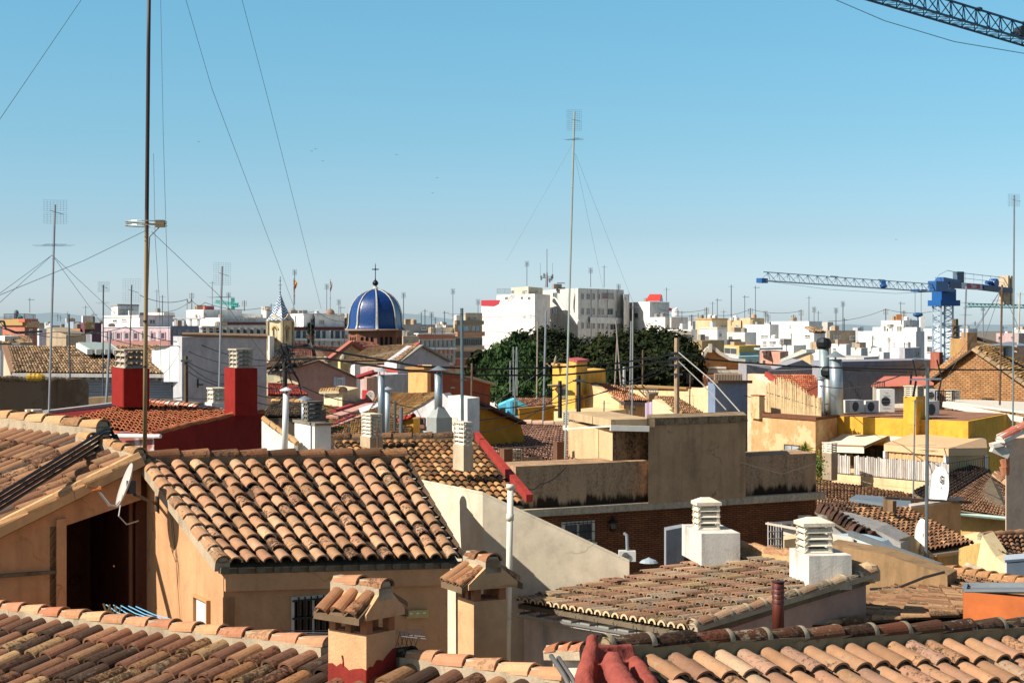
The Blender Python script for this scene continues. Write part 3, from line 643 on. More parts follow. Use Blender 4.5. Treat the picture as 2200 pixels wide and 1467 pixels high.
# gutter
m = MB(); g0, g1 = E0 + sd2 * .04 + Vector((0, 0, -.15)), E1 + sd2 * .04 + Vector((0, 0, -.12)); vs = []
for c in (g0, lerp(g0, g1, 1.0)):
    for rr in (.065, .05):
        for k in range(7): a = math.pi + math.pi * k / 6; vs.append(c + sd2 * math.cos(a) * rr + Vector((0, 0, math.sin(a) * rr)))
m.add(vs, [(k, k+14, k+15, k+1) for k in range(6)] + [(7+k, 8+k, 22+k, 21+k) for k in range(6)] + [(0, 7, 21, 14), (6, 20, 27, 13)] )
gt = m.build('gutter', flat('#9a9b96', .4, .4), t)
m = MB()
for i in range(9): c = lerp(g0, g1, .06 + .11 * i); m.bar(c - sd2 * .2 + Vector((0, 0, .02)), c + sd2 * .07 + Vector((0, 0, .01)), .015, .03); m.bar(c + Vector((0, 0, -.01)), c + Vector((0, 0, .09)), .012)
m.build('gutter_bracket', rusty('#6f6a62'), gt)
# chimneys on it
WCH = plaster('#cbc5bb', .55, '#5c5850')
stack('white box chimney with five slatted levels on the ridge nearer the brick wall', (1465, 24.15), (1507, 23.6), (1590, 24.1), 1146, 1215, WCH, 4, .34, LOUV, 'gable', -.58, halves=1, shift=(-.06, 0), gx=.14)
stack('white box chimney with slatted cap in front of the corrugated plastic sheet', (1696, 22.0), (1738, 21.5), (1830, 22.0), 1194, 1268, WCH, 4, .34, LOUV, 'gable', -.66, halves=1, shift=(-.08, 0), gx=.14)
# brown slotted flue
m = MB(); Yf = 19.3; b_ = P(1672, 1370, Yf); zt_ = Z(1250, Yf)
m.tube(b_, (b_.x, b_.y, zt_), .066, n=20)
t = thing('flue_pipe', 'dark red-brown metal flue with slots near its top beside the pink side wall', 'pipe', b_); m.build('pipe', rusty('#5e2a1e', '#3a1a12', .5, .2), t, True)
m = MB()
for i in range(4): m.lathe((b_.x, b_.y, zt_ - .07 - .055 * i), [(.0665, 0), (.074, .004), (.0665, .03)], 20)
m.tube((b_.x, b_.y, zt_), (b_.x, b_.y, zt_ + .012), .075, n=20); m.build('slot_ring', rusty('#4a2018', '#2c120c', .5, .2), t)

# ---------------------------------------------------------------- lower right roof beyond the ridge
t = thing('tiled_roof', 'long tan barrel tile roof behind the nearest right ridge, ending at the wooden box', 'roof', P(1950, 1300, 24))
RA, RB, RC, RD = P(2030, 1232, 27.5), P(2420, 1302, 23.6), P(1690, 1352, 21.3), P(1972, 1250, 27.2)
RB2 = P(2420, 1296, 22.6)
tiled(t, RA, RB2, RC, RD, 28, 12, TR, 8, .38, .03, True, dirt=.45, base=MORTARD)
caps(t, [RA + Vector((0, 0, .05)), RB2 + Vector((0, 0, .05))], .38, .11, tiles('#b08058 #bb8c60', .5, .25), plaster('#b08c64', .3), 8, 'ridge_tiles', .12)
m = MB(); slab4(m, [p + Vector((0, 0, -.14)) for p in (RC, RB2, RA, RD)], 11); m.build('wall', MORTARD, t)
# wooden sided box
t = thing('wooden_box', 'orange wood veneer sided skylight box at the right edge above the near ridge', 'box', P(2150, 1330, 20))
block('', '', (2069, 20.6), (2070, 20.4), (2300, 19.6), 1270, flat('#b8622e', .5, 0, .3, 2.0), zb=Z(1345, 20.4), par=t, part='wood_panel')
m = MB(); a, b = P(2072, 1268, 20.4), P(2300, 1268, 19.6); bk = Vector((.3, 1.0, 0)) * .45
for p, q in ((a, a + bk), (a + bk, b + bk)): m.bar(p + Vector((0, 0, .0)), q, .05, .05)
m.bar(a, b, .03, .03)
m.build('metal_frame', flat('#8b8f92', .4, .5), t); m = MB(); m.extr([a + bk * .1 - Vector((0, 0, .02)), b + bk * .1 - Vector((0, 0, .02)), b + bk - Vector((0, 0, .02)), a + bk - Vector((0, 0, .02))], (0, 0, -.02)); m.build('glass_panel', flat('#5c6468', .5), t)

# ---------------------------------------------------------------- nearest roof, bottom right
S0, S1 = P(1372, 1416, 13.7), P(2290, 1369, 16.25); dB = Vector((.52, -.85, -.34)) * 2.5
t = thing('tiled_roof', 'golden tan barrel tile roof filling the bottom right corner with a lichen spotted ridge', 'roof', P(1800, 1400, 15))
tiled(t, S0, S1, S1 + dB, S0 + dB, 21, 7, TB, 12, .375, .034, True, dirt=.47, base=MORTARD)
pu = Vector((0, 0, .095)); ebd = (S1 - S0).normalized(); bkk = Vector((-.52, .85, 0)) * .10
caps(t, [S0 + pu - ebd * .25 + bkk, S1 + pu + bkk], .40, .10, tiles('#6e4a36 #5a3c2c #4a362a #7a4632 #4c3e34', .9, .55, lc='#a89a82'), plaster('#8a7a5e', .45, '#3e3428'), 10, 'ridge_tiles', .18, joint=plaster('#9c9079', .5), dirt=.6)
m = MB(); m.extr([S0 - ebd * .1, S1, S1 + dB, S0 + dB - ebd * .1], (0, 0, -.2)); m.build('roof_base', MORTARD, t)
m = MB(); slab4(m, [p + Vector((0, 0, -.2)) for p in (S0, S1, S1 + dB * .98, S0 + dB * .98)][::-1], 14); m.build('wall', plaster('#b89a78', .4), t)
RED = plaster('#8c463c', .25, '#5c241c', 3.0, bump=.9); DRED = RED
m = MB()
def blob(m, c, r, sc=(1, 1, 1), n=12, k=8, jit=.06):
    vs = []; fs = []
    for i in range(k + 1):
        th = math.pi * i / k
        for j in range(n):
            ph = 2 * math.pi * j / n; q = 1 + jit * math.sin(3 * ph + i) ; vs.append(Vector(c) + Vector((math.sin(th) * math.cos(ph) * sc[0], math.sin(th) * math.sin(ph) * sc[1], math.cos(th) * sc[2])) * r * q)
    for i in range(k):
        for j in range(n): fs.append((i*n+j, (i+1)*n+j, (i+1)*n+(j+1) % n, i*n+(j+1) % n))
    m.add(vs, fs)
a = P(1273, 1376, 13.35)
m.path([a + Vector((0, 0, .0)), P(1270, 1398, 13.3), P(1266, 1425, 13.2), P(1258, 1455, 13.05), P(1262, 1500, 12.9)], .05, 10, .10)
m.extr([P(1278, 1388, 13.4), P(1366, 1386, 13.65), P(1372, 1480, 13.3), P(1280, 1480, 13.2)], (-.05, .12, 0))
m.path([P(1316, 1422, 13.15), P(1324, 1445, 12.9), P(1345, 1480, 12.5), P(1370, 1520, 12.1)], .085, 12, .11)
blob(m, P(1316, 1424, 13.15), .09); blob(m, a, .055); blob(m, P(1253, 1452, 13.1), .07, (1, 1, .9))
m.path([P(1364, 1422, 13.5), P(1376, 1446, 13.2), P(1400, 1490, 12.8)], .06, 10, .10)
tr = m.build('red_painted_mortar', RED, t, True)
md = tr.modifiers.new('remesh', 'REMESH'); md.mode = 'VOXEL'; md.voxel_size = .013; md.use_smooth_shade = True
md = tr.modifiers.new('smooth', 'SMOOTH'); md.iterations = 7; md.factor = .7
tx_ = bpy.data.textures.new('lumps', 'CLOUDS'); tx_.noise_scale = .09; md = tr.modifiers.new('lumps', 'DISPLACE'); md.texture = tx_; md.strength = .022; md.mid_level = .5
# pipes and little cap wall at its left
t = thing('conduit_pipes', 'two parallel grey conduit pipes bending down beside the red painted mortar', 'pipes', P(1215, 1467, 13.2)); m = MB()
for x, y in ((1184, 1408), (1200, 1413)): m.path([P(x, y, 13.9), P(x + 28, y + 42, 13.4), P(x + 52, y + 90, 13.0)], .02, 8)
m.build('pipe', flat('#5f5c58', .5), t, True)
t = thing('parapet_wall', 'low white parapet with short clay coping tiles left of the red mortar', 'wall', P(1230, 1460, 14.3))
m = MB(); a, b = G(1188, 14.6), G(1262, 14.1); m.extr([Vector((a.x, a.y, 14)), Vector((b.x, b.y, 14)), P(1262, 1408, 14.1), P(1188, 1402, 14.6)], (.08, .16, 0)); m.build('wall', plaster('#c9bfae', .2), t)
caps(t, [P(1184, 1400, 14.6), P(1262, 1400, 14.1)], .2, .085, tiles('#b07050 #b98866 #a86a50', .5, .2), MORTAR, 8, 'coping_tile', .06)
m = MB(); m.bar(P(1206, 1384, 14.7), P(1290, 1370, 14.1), .12, .05); m.build('dark_flashing', flat('#2a2826', .6), t)
# ================================================================ middle distance
GREYM = flat('#7d8488', .45, .4); GALV = flat('#8f9aa0', .4, .5, .2, 3.0); DARKM = flat('#2b2c2e', .5, .2); RUST = rusty('#6e5a48', '#5c3018', .7, .3)
def hill(*a): pass
def house(label, cat='house', name='house', c=(0, 0, 0), group=None): return thing(name, label, cat, c, group)
def vpoly(par, pts, vec, mat, name='wall'):
    m = MB(); m.extr([P(*p) for p in pts], vec); return m.build(name, mat, par)
def rail(par_label, pts, hgt, n, mat, r=.012, name='railing', posts=0, par=None):
    """pts: 3-D bottom polyline"""
    t = par or thing(name, par_label, 'railing', pts[0]); m = MB(); mb = MB(); up = Vector((0, 0, hgt)); tot = sum((b - a).length for a, b in zip(pts[:-1], pts[1:]))
    for a, b in zip(pts[:-1], pts[1:]):
        m.bar(a + up, b + up, r * 2.4); m.bar(a + Vector((0, 0, .08)), b + Vector((0, 0, .08)), r * 2); k = max(1, round(n * (b - a).length / tot))
        for i in range(k + 1): q = lerp(a, b, i / k); mb.bar(q, q + up, r * (2.6 if i % 8 == 0 else 1.6))
    m.build('rail', mat, t); mb.build('balusters', mat, t); return t
# ---- big brown building with brick terrace
BL, BR_ = (1108, 49.0), (1753, 54.2)
bl, br = G(*BL), G(*BR_); bd = (br - bl).normalized(); bn = fplane(bl, br); bb_ = -bn
STN = stained('#a8896c', '#1c1612', .55, 1.0, Z(1060, 50)); STD = stained('#8a705a', '#14110f', .8)
t = thing('brown_terrace_building', 'large brown rendered building with black stained walls above a brick terrace front', 'building', G(1400, 52, 10))
block('', '', (1079, 50.6), BL, BR_, 1002, STN, par=t, zb=Z(1096, 49), part='parapet_wall')
m = MB(); z0 = Z(1110, 49); c0, c1 = bl + bn * .28 - bd * .6, br + bn * .28 + bd * .15; hz = Z(1094, 49) - z0
m.extr([Vector((c0.x, c0.y, z0)), Vector((c1.x, c1.y, z0)), Vector((c1.x, c1.y, z0 + hz)), Vector((c0.x, c0.y, z0 + hz))], -bn * 3); m.build('cornice', stained('#b5a68e', '#3a322a', .5), t)
m = MB(); c0, c1 = bl - bd * .5, br + bd * .0; m.extr([Vector((c0.x, c0.y, 8)), Vector((c1.x, c1.y, 8)), Vector((c1.x, c1.y, z0 - .002)), Vector((c0.x, c0.y, z0 - .002))], -bn * 3)
m.build('brick_wall', brick('#8a5638', '#74462e', '#4a3424', math.atan2(bd.y, bd.x), .24, .062, .014), t)
# upper blocks
UB = (1393, hitY(1393, bl, br) - .35); UC = (1602, hitY(1602, bl, br) - .35)
block('', '', (1392.5, 52.5), UB, UC, 912, plaster('#a88868', .3, '#2c241c'), par=t, zb=Z(1096, 49) + .002, part='stair_block')
UB2 = (1316, hitY(1316, bl, br) + .6)
block('', '', (1221, 55.3), UB2, (1396, hitY(1396, bl, br) + .6), 922, stained('#c0a27c', '#241e18', .25), par=t, zb=Z(1010, 50), part='light_block')
m = MB(); q0, q1 = G(*UB2), G(1394, hitY(1394, bl, br) + .6); m.extr([Vector((q0.x, q0.y, Z(998, 50.5))) + bn * .004, Vector((q1.x, q1.y, Z(998, 50.5))) + bn * .004, Vector((q1.x, q1.y, Z(924, 50.5))) + bn * .004, Vector((q0.x, q0.y, Z(924, 50.5))) + bn * .004], -bn * .003); m.build('stain_panel', stained('#8a7258', '#15120f', .95, 1.3), t)
def slab(par, A, B, C, py, th, out, mat, name='roof_slab'):
    a, b, c = G(*A), G(*B), G(*C); u = (a - b).normalized(); v = (c - b).normalized(); z = Z(py, B[1])
    q = [a + u * 0 - v * out, b - u * out - v * out, c + v * out - u * out, c + v * out + (a - b)]; m = MB(); m.extr([Vector((p.x, p.y, z)) for p in q], (0, 0, th)); return m.build(name, mat, par)
slab(t, (1230, 55.0), (1318, 50.6), (1396, 50.9), 918, .24, .12, plaster('#b59a78', .35, '#5a4a38'))
slab(t, (1392, 53), (1391, hitY(1393, bl, br) - .4), (1603, hitY(1602, bl, br) - .4), 914, .22, .02, stained('#8f7a60', '#1e1914', .8))
m = MB(); m.bar(P(1214, 921, 50.8), P(1316, 915, 49.9), .10, .05); m.bar(P(1311, 919, 49.9), P(1394, 921, 50.1), .12, .16); m.build('white_beam', flat('#c9c4ba', .5), t)
block('', '', (1222, 54.5), (1223, 54.3), (1105, 52.3), 988, CREAM, par=thing('low_wall', 'low cream parapet wall on the terrace left of the lit block', 'wall', G(1160, 53, 14)), zb=14)
# terrace details
win(t, c0 := bl - bd * .5, br, (1206, 1119, 1276, 1166), '#3a4248', '#c8c0b4', .09, .05, bars=7, mull=1, rough=.2)
dY = hitY(1715, bl, br)
win(t, bl, br, (1664, 1118, 1736, 1190), '#20262a', '#d6d2ca', .10, .04, 'door', mull=1, sill=False)
m = MB(); a = P(1660, 1117, dY - .02); b = P(1740, 1115, dY + .1); m.extr([a + bn * .02, b + bn * .02, b + bn * .02 + Vector((0, 0, .14)), a + bn * .02 + Vector((0, 0, .14))], bn * .05); m.build('lintel', plaster('#cfc6ba', .2), t)
for (x0, y0_, x1, y1_, Ya_, Yb_, nm) in ((1650, 1122, 1679, 1190, 51.0, 52.4, 'grille_door'), (1736, 1118, 1777, 1175, 53.4, 52.6, 'grille_door')):
    m = MB(); p, q = P(x0, y0_, Ya_), P(x1, y0_, Yb_); h_ = Vector((0, 0, -(y1_ - y0_) / FPX * 52))
    for k in range(6): c = lerp(p, q, k / 5); m.bar(c, c + h_, .03 if k in (0, 5) else .018)
    for s in (0, .28, .5, .72, 1): m.bar(p + h_ * s, q + h_ * s, .03)
    m.build(nm, flat('#d2cec8', .5), t)
tl = thing('wall_lantern', 'black lantern on the dark brick wall beside the barred window', 'lamp', P(1317, 1140, hitY(1317, bl, br))); Yl = hitY(1317, bl, br) - .18
m = MB(); c = P(1317, 1142, Yl); m.lathe(c, [(.03, 0), (.10, .05), (.12, .09), (.12, .27), (.15, .29), (.05, .38), (.015, .42)], 6); m.bar(c + Vector((0, 0, .36)), c + Vector((0, .2, .44)), .03); m.build('lantern_body', flat('#121212', .4), tl)
m = MB(); m.lathe(c + Vector((0, 0, .1)), [(.1, 0), (.124, .01), (.124, .15), (.1, .16)], 6); m.build('lantern_glass', glass('#4a443a'), tl)
def ac(label, x0, x1, y0, y1, Y, side=.35, lit=True, group=None, turn=0.0, name='air_conditioner'):
    a, b = G(x0, Y), G(x1, Y + turn); zb = Z(y1, Y); h = Z(y0, Y) - zb; d = b - a; n = fplane(a, b); t = thing(name, label, 'air conditioner', Vector(((a.x+b.x)/2, (a.y+b.y)/2, zb)), group)
    m = MB(); m.extr([Vector((p.x, p.y, z)) for p, z in ((a, zb), (b, zb), (b, zb + h), (a, zb + h))], -n * side); m.build('casing', flat('#c4c2bc', .45, 0, .06), t)
    m = MB(); c = lerp(a, b, .4); c = Vector((c.x, c.y, zb + h * .5)) + n * .01; m.disc(c, n, min(h * .38, d.length * .3), .0, 20); m.build('fan_grille', flat('#1c1e20', .5), t)
    m = MB()
    for k in range(7): z = zb + h * (.12 + .76 * k / 6); s_ = min(h * .38, d.length * .3) * math.sqrt(max(0, 1 - ((z - zb - h * .5) / (h * .4)) ** 2)) if abs(z - zb - h*.5) < h*.4 else .02; cc = lerp(a, b, .4); u = d.normalized() * s_; m.bar(Vector((cc.x, cc.y, z)) - u + n * .03, Vector((cc.x, cc.y, z)) + u + n * .03, .012)
    m.build('guard_wires', flat('#8a8a88', .4), t); return t
ac('air conditioner box at the foot of the brick wall beside the grey cloth roof edge', 1330, 1366, 1184, 1206, 48.2)
m = MB(); m.path([P(1342, 1146, 48.7), P(1347, 1150, 48.5), P(1348, 1184, 48.4)], .05, 8); tag(m.build('conduit_pipe', GREYM), 'grey bent conduit on the brick wall above the air conditioner', 'pipe')
t = thing('garden_wall', 'small blue-grey partition wall standing before the brick terrace front', 'wall', G(1446, 45, 12)); block('', '', (1427, 46.5), (1431, 45.8), (1470, 46.6), 1139, plaster('#8a8d92', .4, '#4a4a4c'), par=t, zb=11)
t = thing('striped_dome_tent', 'pale grey parasol top peeping over the roof ridge beside the brick wall', 'parasol', P(1400, 1210, 30)); m = MB(); m.lathe(P(1394, 1208, 30), [(.17, 0), (.13, .04), (.05, .07), (.01, .09)], 12); m.build('canopy', flat('#8f9aa0', .6), t)
# white awning beams over the terrace door
t = thing('pergola_beam', 'white awning beam running from the brick terrace door towards the slatted chimney', 'awning', P(1720, 1150, 40)); m = MB()
m.bar(P(1648, 1124, 50), P(1770, 1146, 33), .10, .05); m.build('beam', flat('#cbbfae', .5), t)
m = MB(); m.bar(P(1684, 1138, 45), P(1832, 1170, 30), .03, .25); m.bar(P(1711, 1140, 42), P(1711, 1178, 42), .07); m.bar(P(1820, 1165, 30), P(1820, 1184, 30), .06); m.build('fascia', flat('#c9c1b2', .5), t)
t = thing('terrace_wall', 'small tan wall block below the white awning beam', 'wall', G(1705, 35, 12)); block('', '', (1683, 35.5), (1685, 34.8), (1745, 35.4), 1159, CREAM, par=t, zb=14)
# corrugated translucent sheet
t = thing('corrugated_awning', 'long sloping translucent corrugated plastic sheet beside the second white chimney', 'awning', P(1900, 1180, 30))
a, b = P(1826, 1147, 30.5), P(2022, 1219, 26.5); ax = (b - a).normalized(); dnv = Vector((-.12, -.25, -.30)); m = MB(); k = 60; vs = []
L_ = (b - a).length
for i in range(k + 1):
    o = Vector((.02, -.04, .02)) * (1 if i % 2 else -1)
    vs += [lerp(a, b, 0) + dnv * (i / k) + o * .4, lerp(a, b, 1) + dnv * (i / k) * .55 + o * .4]
m.add(vs, [(2*i, 2*i+1, 2*i+3, 2*i+2) for i in range(k)]); m.build('sheet', flat('#a9b0b0', .35, 0, .08), t)
m = MB(); m.bar(a + Vector((0, 0, .02)), b + Vector((0, 0, .02)), .07, .09); m.build('gutter', flat('#6d7274', .5, .3), t)
t = thing('tan_parapet_wall', 'shaded tan wall running down under the corrugated sheet', 'wall', G(1930, 27, 12)); m = MB()
m.extr([P(1776, 1400, 27.2), P(2040, 1400, 25.3), P(2035, 1236, 25.3), P(1900, 1190, 26.3), P(1776, 1168, 27.2)], (.3, .6, 0)); m.build('wall', plaster('#8c7050', .55, '#2c241a'), t)
m = MB(); m.path([P(1870, 1265, 25.9), P(1930, 1262, 25.4), P(1985, 1240, 25.2), P(2030, 1228, 25.1)], .02, 6); tag(m.build('drain_hose', flat('#1a1a1a', .5)), 'black hose along the foot of the shaded tan wall', 'hose')
# ---- small pointed-roof house with the gable towards us (centre right)
t = thing('weathered_gable_house', 'low grey gabled house with patchy dark barrel tiles and an orange drainpipe', 'house', G(1930, 45, 12))
qa, qb, qc, qd = P(1800, 1092, 52), P(1938, 1096, 54), P(2088, 1166, 49), P(1960, 1190, 46)
tiled(t, P(1795, 1094, 50), P(1945, 1092, 53), P(2090, 1168, 49.5), P(1968, 1188, 46.5), 13, 16, tiles('#9c7250 #a87c58 #80563e #b08a62 #6c4a38 #947458', .9, .25), 6, .42, .03, True, dirt=.6, base=MORTARD)
tiled(t, P(1750, 1098, 45.5), P(1795, 1092, 50), P(1950, 1196, 46.3), P(1840, 1150, 42.3), 6, 10, tiles('#6a4a3a #523a30 #5e4638', .9, .2), 6, .42, .03, False, dirt=.7, base=MORTARD)
GW = plaster('#8e8a86', .4, '#4c4a4a')
vpoly(t, [(1757, 1250, 45), (1935, 1250, 43), (1935, 1166, 43), (1880, 1136, 43.5), (1800, 1112, 44.4), (1757, 1106, 45)], (.6, 1.2, 0), GW)
vpoly(t, [(1932, 1300, 43.2), (1978, 1300, 46.0), (1978, 1196, 46.0), (1932, 1158, 43.2)], (.5, .8, 0), plaster('#a8906c', .5, '#3a3026'), 'side_wall')
vpoly(t, [(1976, 1320, 46.0), (2070, 1320, 48.6), (2082, 1176, 49.2), (1976, 1196, 46.2)], (-.3, 1.2, 0), plaster('#b08c5c', .25, '#6e5434'), 'front_wall')
m = MB(); m.tube(P(1992, 1196, 45.7), P(2092, 1182, 48.9), .07, n=8); m.build('gutter', flat('#8a7a68', .5), t)
m = MB(); m.path([P(2009, 1195, 45.7), P(2016, 1205, 45.7), P(2014, 1222, 45.7), P(2003, 1226, 45.7)], .06, 8); m.build('drainpipe', flat('#b07a3c', .6), t)
m = MB(); m.lathe(P(1830, 1180, 41.5), [(1.0, -.6), (1.0, 0), (.8, .25), (.4, .36), (0, .4)], 20, sc=(1.1, .6)); tag(m.build('barrel_skylight', flat('#9fb0ba', .4)), 'rounded pale blue skylight between the grey gable and the corrugated sheet', 'skylight')
# block on that roof and grey flat roof with planks behind
stack('squat brown stone chimney stump on the patchy gable roof', (1897, 51.5), (1918, 50.3), (1926, 50.6), 1076, 1100, plaster('#7a6248', .6, '#2a2018'), 0)
t = thing('flat_roof_shed', 'cream walled shed with pale flat roof behind the patchy gable roof', 'shed', G(2010, 55, 12)); block('', '', (1957, 54.5), (1960, 53.8), (2064, 56.0), 1092, plaster('#b5966c', .15, '#6e5434'), par=t, zb=10, cap=plaster('#b9b0a2', .3), caph=.08, capo=.08)
m = MB(); m.extr([P(1825, 1070, 58), P(1958, 1090, 56), P(1956, 1070, 60), P(1840, 1062, 62)], (0, 0, -.1)); tag(m.build('metal_roof_sheet', flat('#6f7880', .5, .2)), 'blue-grey sheet metal roof strip behind the brown chimney stump', 'roof')
m = MB(); m.bar(P(1900, 1069, 55), P(2086, 1079, 55.8), .14, .08); m.bar(P(1935, 1072, 54.6), P(2060, 1077, 55), .06, .06); tag(m.build('timber_plank', flat('#4a4038', .8)), 'long dark plank laid across the roofs below the picket balcony', 'plank')
# ---- long low tile roofs below the yellow house
t = thing('tile_roof_house', 'wide low roof of small brown barrel tiles below the white picket balcony', 'house', G(1900, 75, 10))
TL = tiles('#a8785a #b48868 #96684c #a07a5c #b8906c', .75, .12)
tiled(t, P(1742, 1030, 84), P(1992, 1060, 82), P(1980, 1090, 72), P(1742, 1087, 70), 34, 13, TL, 5, .42, .04, False, base=MORTARD)
tiled(t, P(1742, 1066, 71), P(1850, 1080, 69), P(1830, 1108, 63), P(1742, 1106, 63), 16, 6, TL, 5, .42, .04, False, base=MORTARD)
m = MB(); slab4(m, [P(1742, 1092, 70), P(1985, 1095, 72), P(1992, 1064, 82), P(1742, 1034, 84)], 6); m.build('wall', WHITEP, t)
t = thing('tile_roof_house', 'brown barrel tile roof sloping to a gutter right of the tan awning', 'house', G(2110, 75, 10))
tiled(t, P(2125, 1014, 80), P(2172, 1050, 79), P(2172, 1112, 68), P(2012, 1086, 70), 22, 14, TL, 5, .42, .04, True, base=MORTARD)
tiled(t, P(2080, 1000, 84), P(2130, 1012, 81), P(2016, 1088, 70), P(1960, 1060, 74), 8, 18, tiles('#4a3a30 #3a302a #554238', .8, .1), 5, .42, .04, False, base=MORTARD)
caps(t, [P(2138, 1018, 79.5), P(2176, 1048, 78.5)], .6, .22, TL, MORTAR, 7)
m = MB(); m.tube(P(2066, 1104, 69.5), P(2170, 1114, 67.8), .09, n=8); m.build('gutter', flat('#7d9088', .5, .3), t)
vpoly(t, [(2064, 1300, 70.5), (2170, 1300, 68.8), (2170, 1116, 68.8), (2064, 1106, 70.5)], (.2, 3, 0), plaster('#b5925c', .25, '#5c482c'))
t = thing('courtyard_wall', 'weathered cream yard wall between the gutter roof and the lower right roofs', 'wall', G(2110, 62, 10)); vpoly(t, [(2060, 1320, 62), (2175, 1320, 60), (2175, 1148, 60), (2100, 1146, 61.4), (2062, 1152, 62)], (.1, .4, 0), plaster('#cfb68a', .4, '#8a6e48'))
vpoly(thing('yard_side_wall', 'ochre side wall in shade between drainpipe house and right roofs', 'wall', G(2080, 47, 10)), [(2058, 1330, 47), (2105, 1330, 45), (2107, 1168, 45), (2060, 1178, 47)], (.3, .5, 0), plaster('#b89a60', .3, '#5c482c'))
t = thing('cream_house', 'cream walled house with a small tile roof cut by the right edge', 'house', G(2150, 40, 10))
vpoly(t, [(2082, 1300, 42), (2210, 1330, 37), (2260, 1330, 36), (2260, 1300, 36), (2140, 1196, 40.6), (2110, 1150, 42)], (.5, .8, 0), plaster('#d2bc90', .15, '#8a6e48'))
tiled(t, P(2112, 1154, 45), P(2260, 1152, 47), P(2260, 1222, 40), P(2140, 1186, 41.4), 12, 6, TC_, 7, .42, .04, True, base=MORTARD)
caps(t, [P(2108, 1152, 45), P(2270, 1142, 47.5)], .45, .13, TC_, MORTAR, 7)
m = MB(); m.tube(P(2078, 1215, 41.5), P(2110, 1228, 41), .1, n=6); m.build('step_tile', MORTAR, t)
t = thing('white_box', 'white plastic cabinet cut by the right edge above the wooden box', 'cabinet', P(2190, 1250, 33)); block('', '', (2160, 34.5), (2163, 33.8), (2290, 34.5), 1210, flat('#c9ccd0', .4), par=t, zb=Z(1250, 33.8)); slab(t, (2160, 34.5), (2163, 33.8), (2290, 34.5), 1207, .05, .05, flat('#aeb4bb', .4), 'lid')
t = thing('pale_pink_house', 'tall pale pink wall with clay coping along the right edge of the picture', 'house', G(2190, 50, 10))
block('', '', (2160, 52.5), (2162, 51.0), (2330, 53), 942, plaster('#d0b096', .08, '#8a6e58'), par=t)
caps(t, [P(2148, 944, 50.7), P(2210, 914, 51.2), P(2330, 900, 52)], .5, .2, tiles('#a05040 #b06a54 #c0a090', .3, .2), plaster('#d8d0c4', .2), 7, 'coping_tile', .1)
m = MB(); m.bar(P(2130, 957, 51), P(2170, 948, 51), .5, .12); m.bar(P(2132, 960, 51), P(2166, 975, 51), .3, .3); m.build('carved_cornice', plaster('#c4beb4', .4), t)
m = MB()
for y in (984, 1002): m.tube(P(2158, y, 51), P(2160, y + 18, 51), .16, .12, n=8)
m.build('clay_downpipe', tiles('#a8684a #b87a5a', .4, .1), t)
# dishes and antenna mast at centre right
dd, dc, dn_ = dish('white satellite dish with black letters on the tall mast under the tan awning', 2016, 1050, 56, .74, (-.90, -.22, .12), '#d2d0cc')
def text(s, c, nrm, size, mat, par=None, name='lettering', ext=.003, bold=True):
    cu = bpy.data.curves.new(name, 'FONT'); cu.body = s; cu.size = size; cu.extrude = ext; cu.align_x = 'CENTER'; cu.align_y = 'CENTER'
    if bold: cu.offset = size * .012
    tmp = bpy.data.objects.new('tmp', cu); COL.objects.link(tmp); dg = bpy.context.evaluated_depsgraph_get(); me = bpy.data.meshes.new_from_object(tmp.evaluated_get(dg)); bpy.data.objects.remove(tmp)
    n = Vector(nrm).normalized(); x = Vector((0, 0, 1)).cross(n).normalized(); y = n.cross(x); M = Matrix((x, y, n)).transposed().to_4x4(); M.translation = Vector(c) - (org(par) if par else Vector((0, 0, 0)))
    me.transform(M); me.materials.clear(); me.materials.append(mat); o = bpy.data.objects.new(name, me); COL.objects.link(o); ORG[o.name] = org(par) if par else Vector((0, 0, 0))
    if par: o.parent = par
    return o
text('Gi', dc + dn_ * .0 + Vector((0, 0, .3)) + Vector((.1, -.06, 0)), dn_, .34, flat('#15181c', .5), dd)
dish('white satellite dish low on the tall mast beside the patchy gable roof', 1978, 1152, 45, .47, (-.93, -.13, .10), '#d2d0cc')

# ---- yellow terrace house with awnings
YEL = plaster('#cc9a3c', .3, '#8a5c14'); YB = (2080, 86.0)
yl = (1770, 91.5)
t = thing('yellow_house', 'bright yellow terrace house with square yellow chimney, awnings and white picket balcony', 'house', G(1920, 90, 0))
block('', '', yl, YB, (2182, 95.0), 905, YEL, par=t)
m = MB(); cs_ = [G(*yl), G(*YB), G(2182, 95.0)]; cs_.append(cs_[0] + cs_[2] - cs_[1]); ce_ = sum(cs_, Vector()) / 4; m.extr([Vector((lerp(ce_, q, .95).x, lerp(ce_, q, .95).y, Z(905, 86) + .003)) for q in cs_], (0, 0, .02)); m.build('roof_deck', plaster('#8a6450', .5, '#4a3428'), t)
# yellow chimney
ya, yb_ = G(*yl), G(*YB); yn = fplane(ya, yb_); yd = (yb_ - ya).normalized()
q0, q1 = hitY(1941, ya, yb_), hitY(1966, ya, yb_)
ys = thing('yellow_chimney', 'square yellow chimney with slatted concrete cap rising from the yellow house', 'chimney', G(1960, q1 - .6, 14)); block('', '', (1941, q0 - .3), (1968, q1 - .7), (1988, q1 + .4), 852, YEL, par=ys, zb=Z(940, q1 + .4))
cc_ = G(1964, q1); louvre(ys, (cc_.x, cc_.y, Z(852, q1) ), .75, .75, (yd.x, yd.y), 5, .52, LOUV, 'slab')
m = MB(); e0, e1 = G(1768, 91.3), G(1789, hitY(1789, ya, yb_)); m.extr([Vector((p.x, p.y, z)) + yn * .03 for p, z in ((e0, 10), (e1, 10), (e1, Z(889, 90.5)), (e0, Z(887, 91.3)))], yn * .02); m.build('cream_band', plaster('#d6c49c', .1), t)
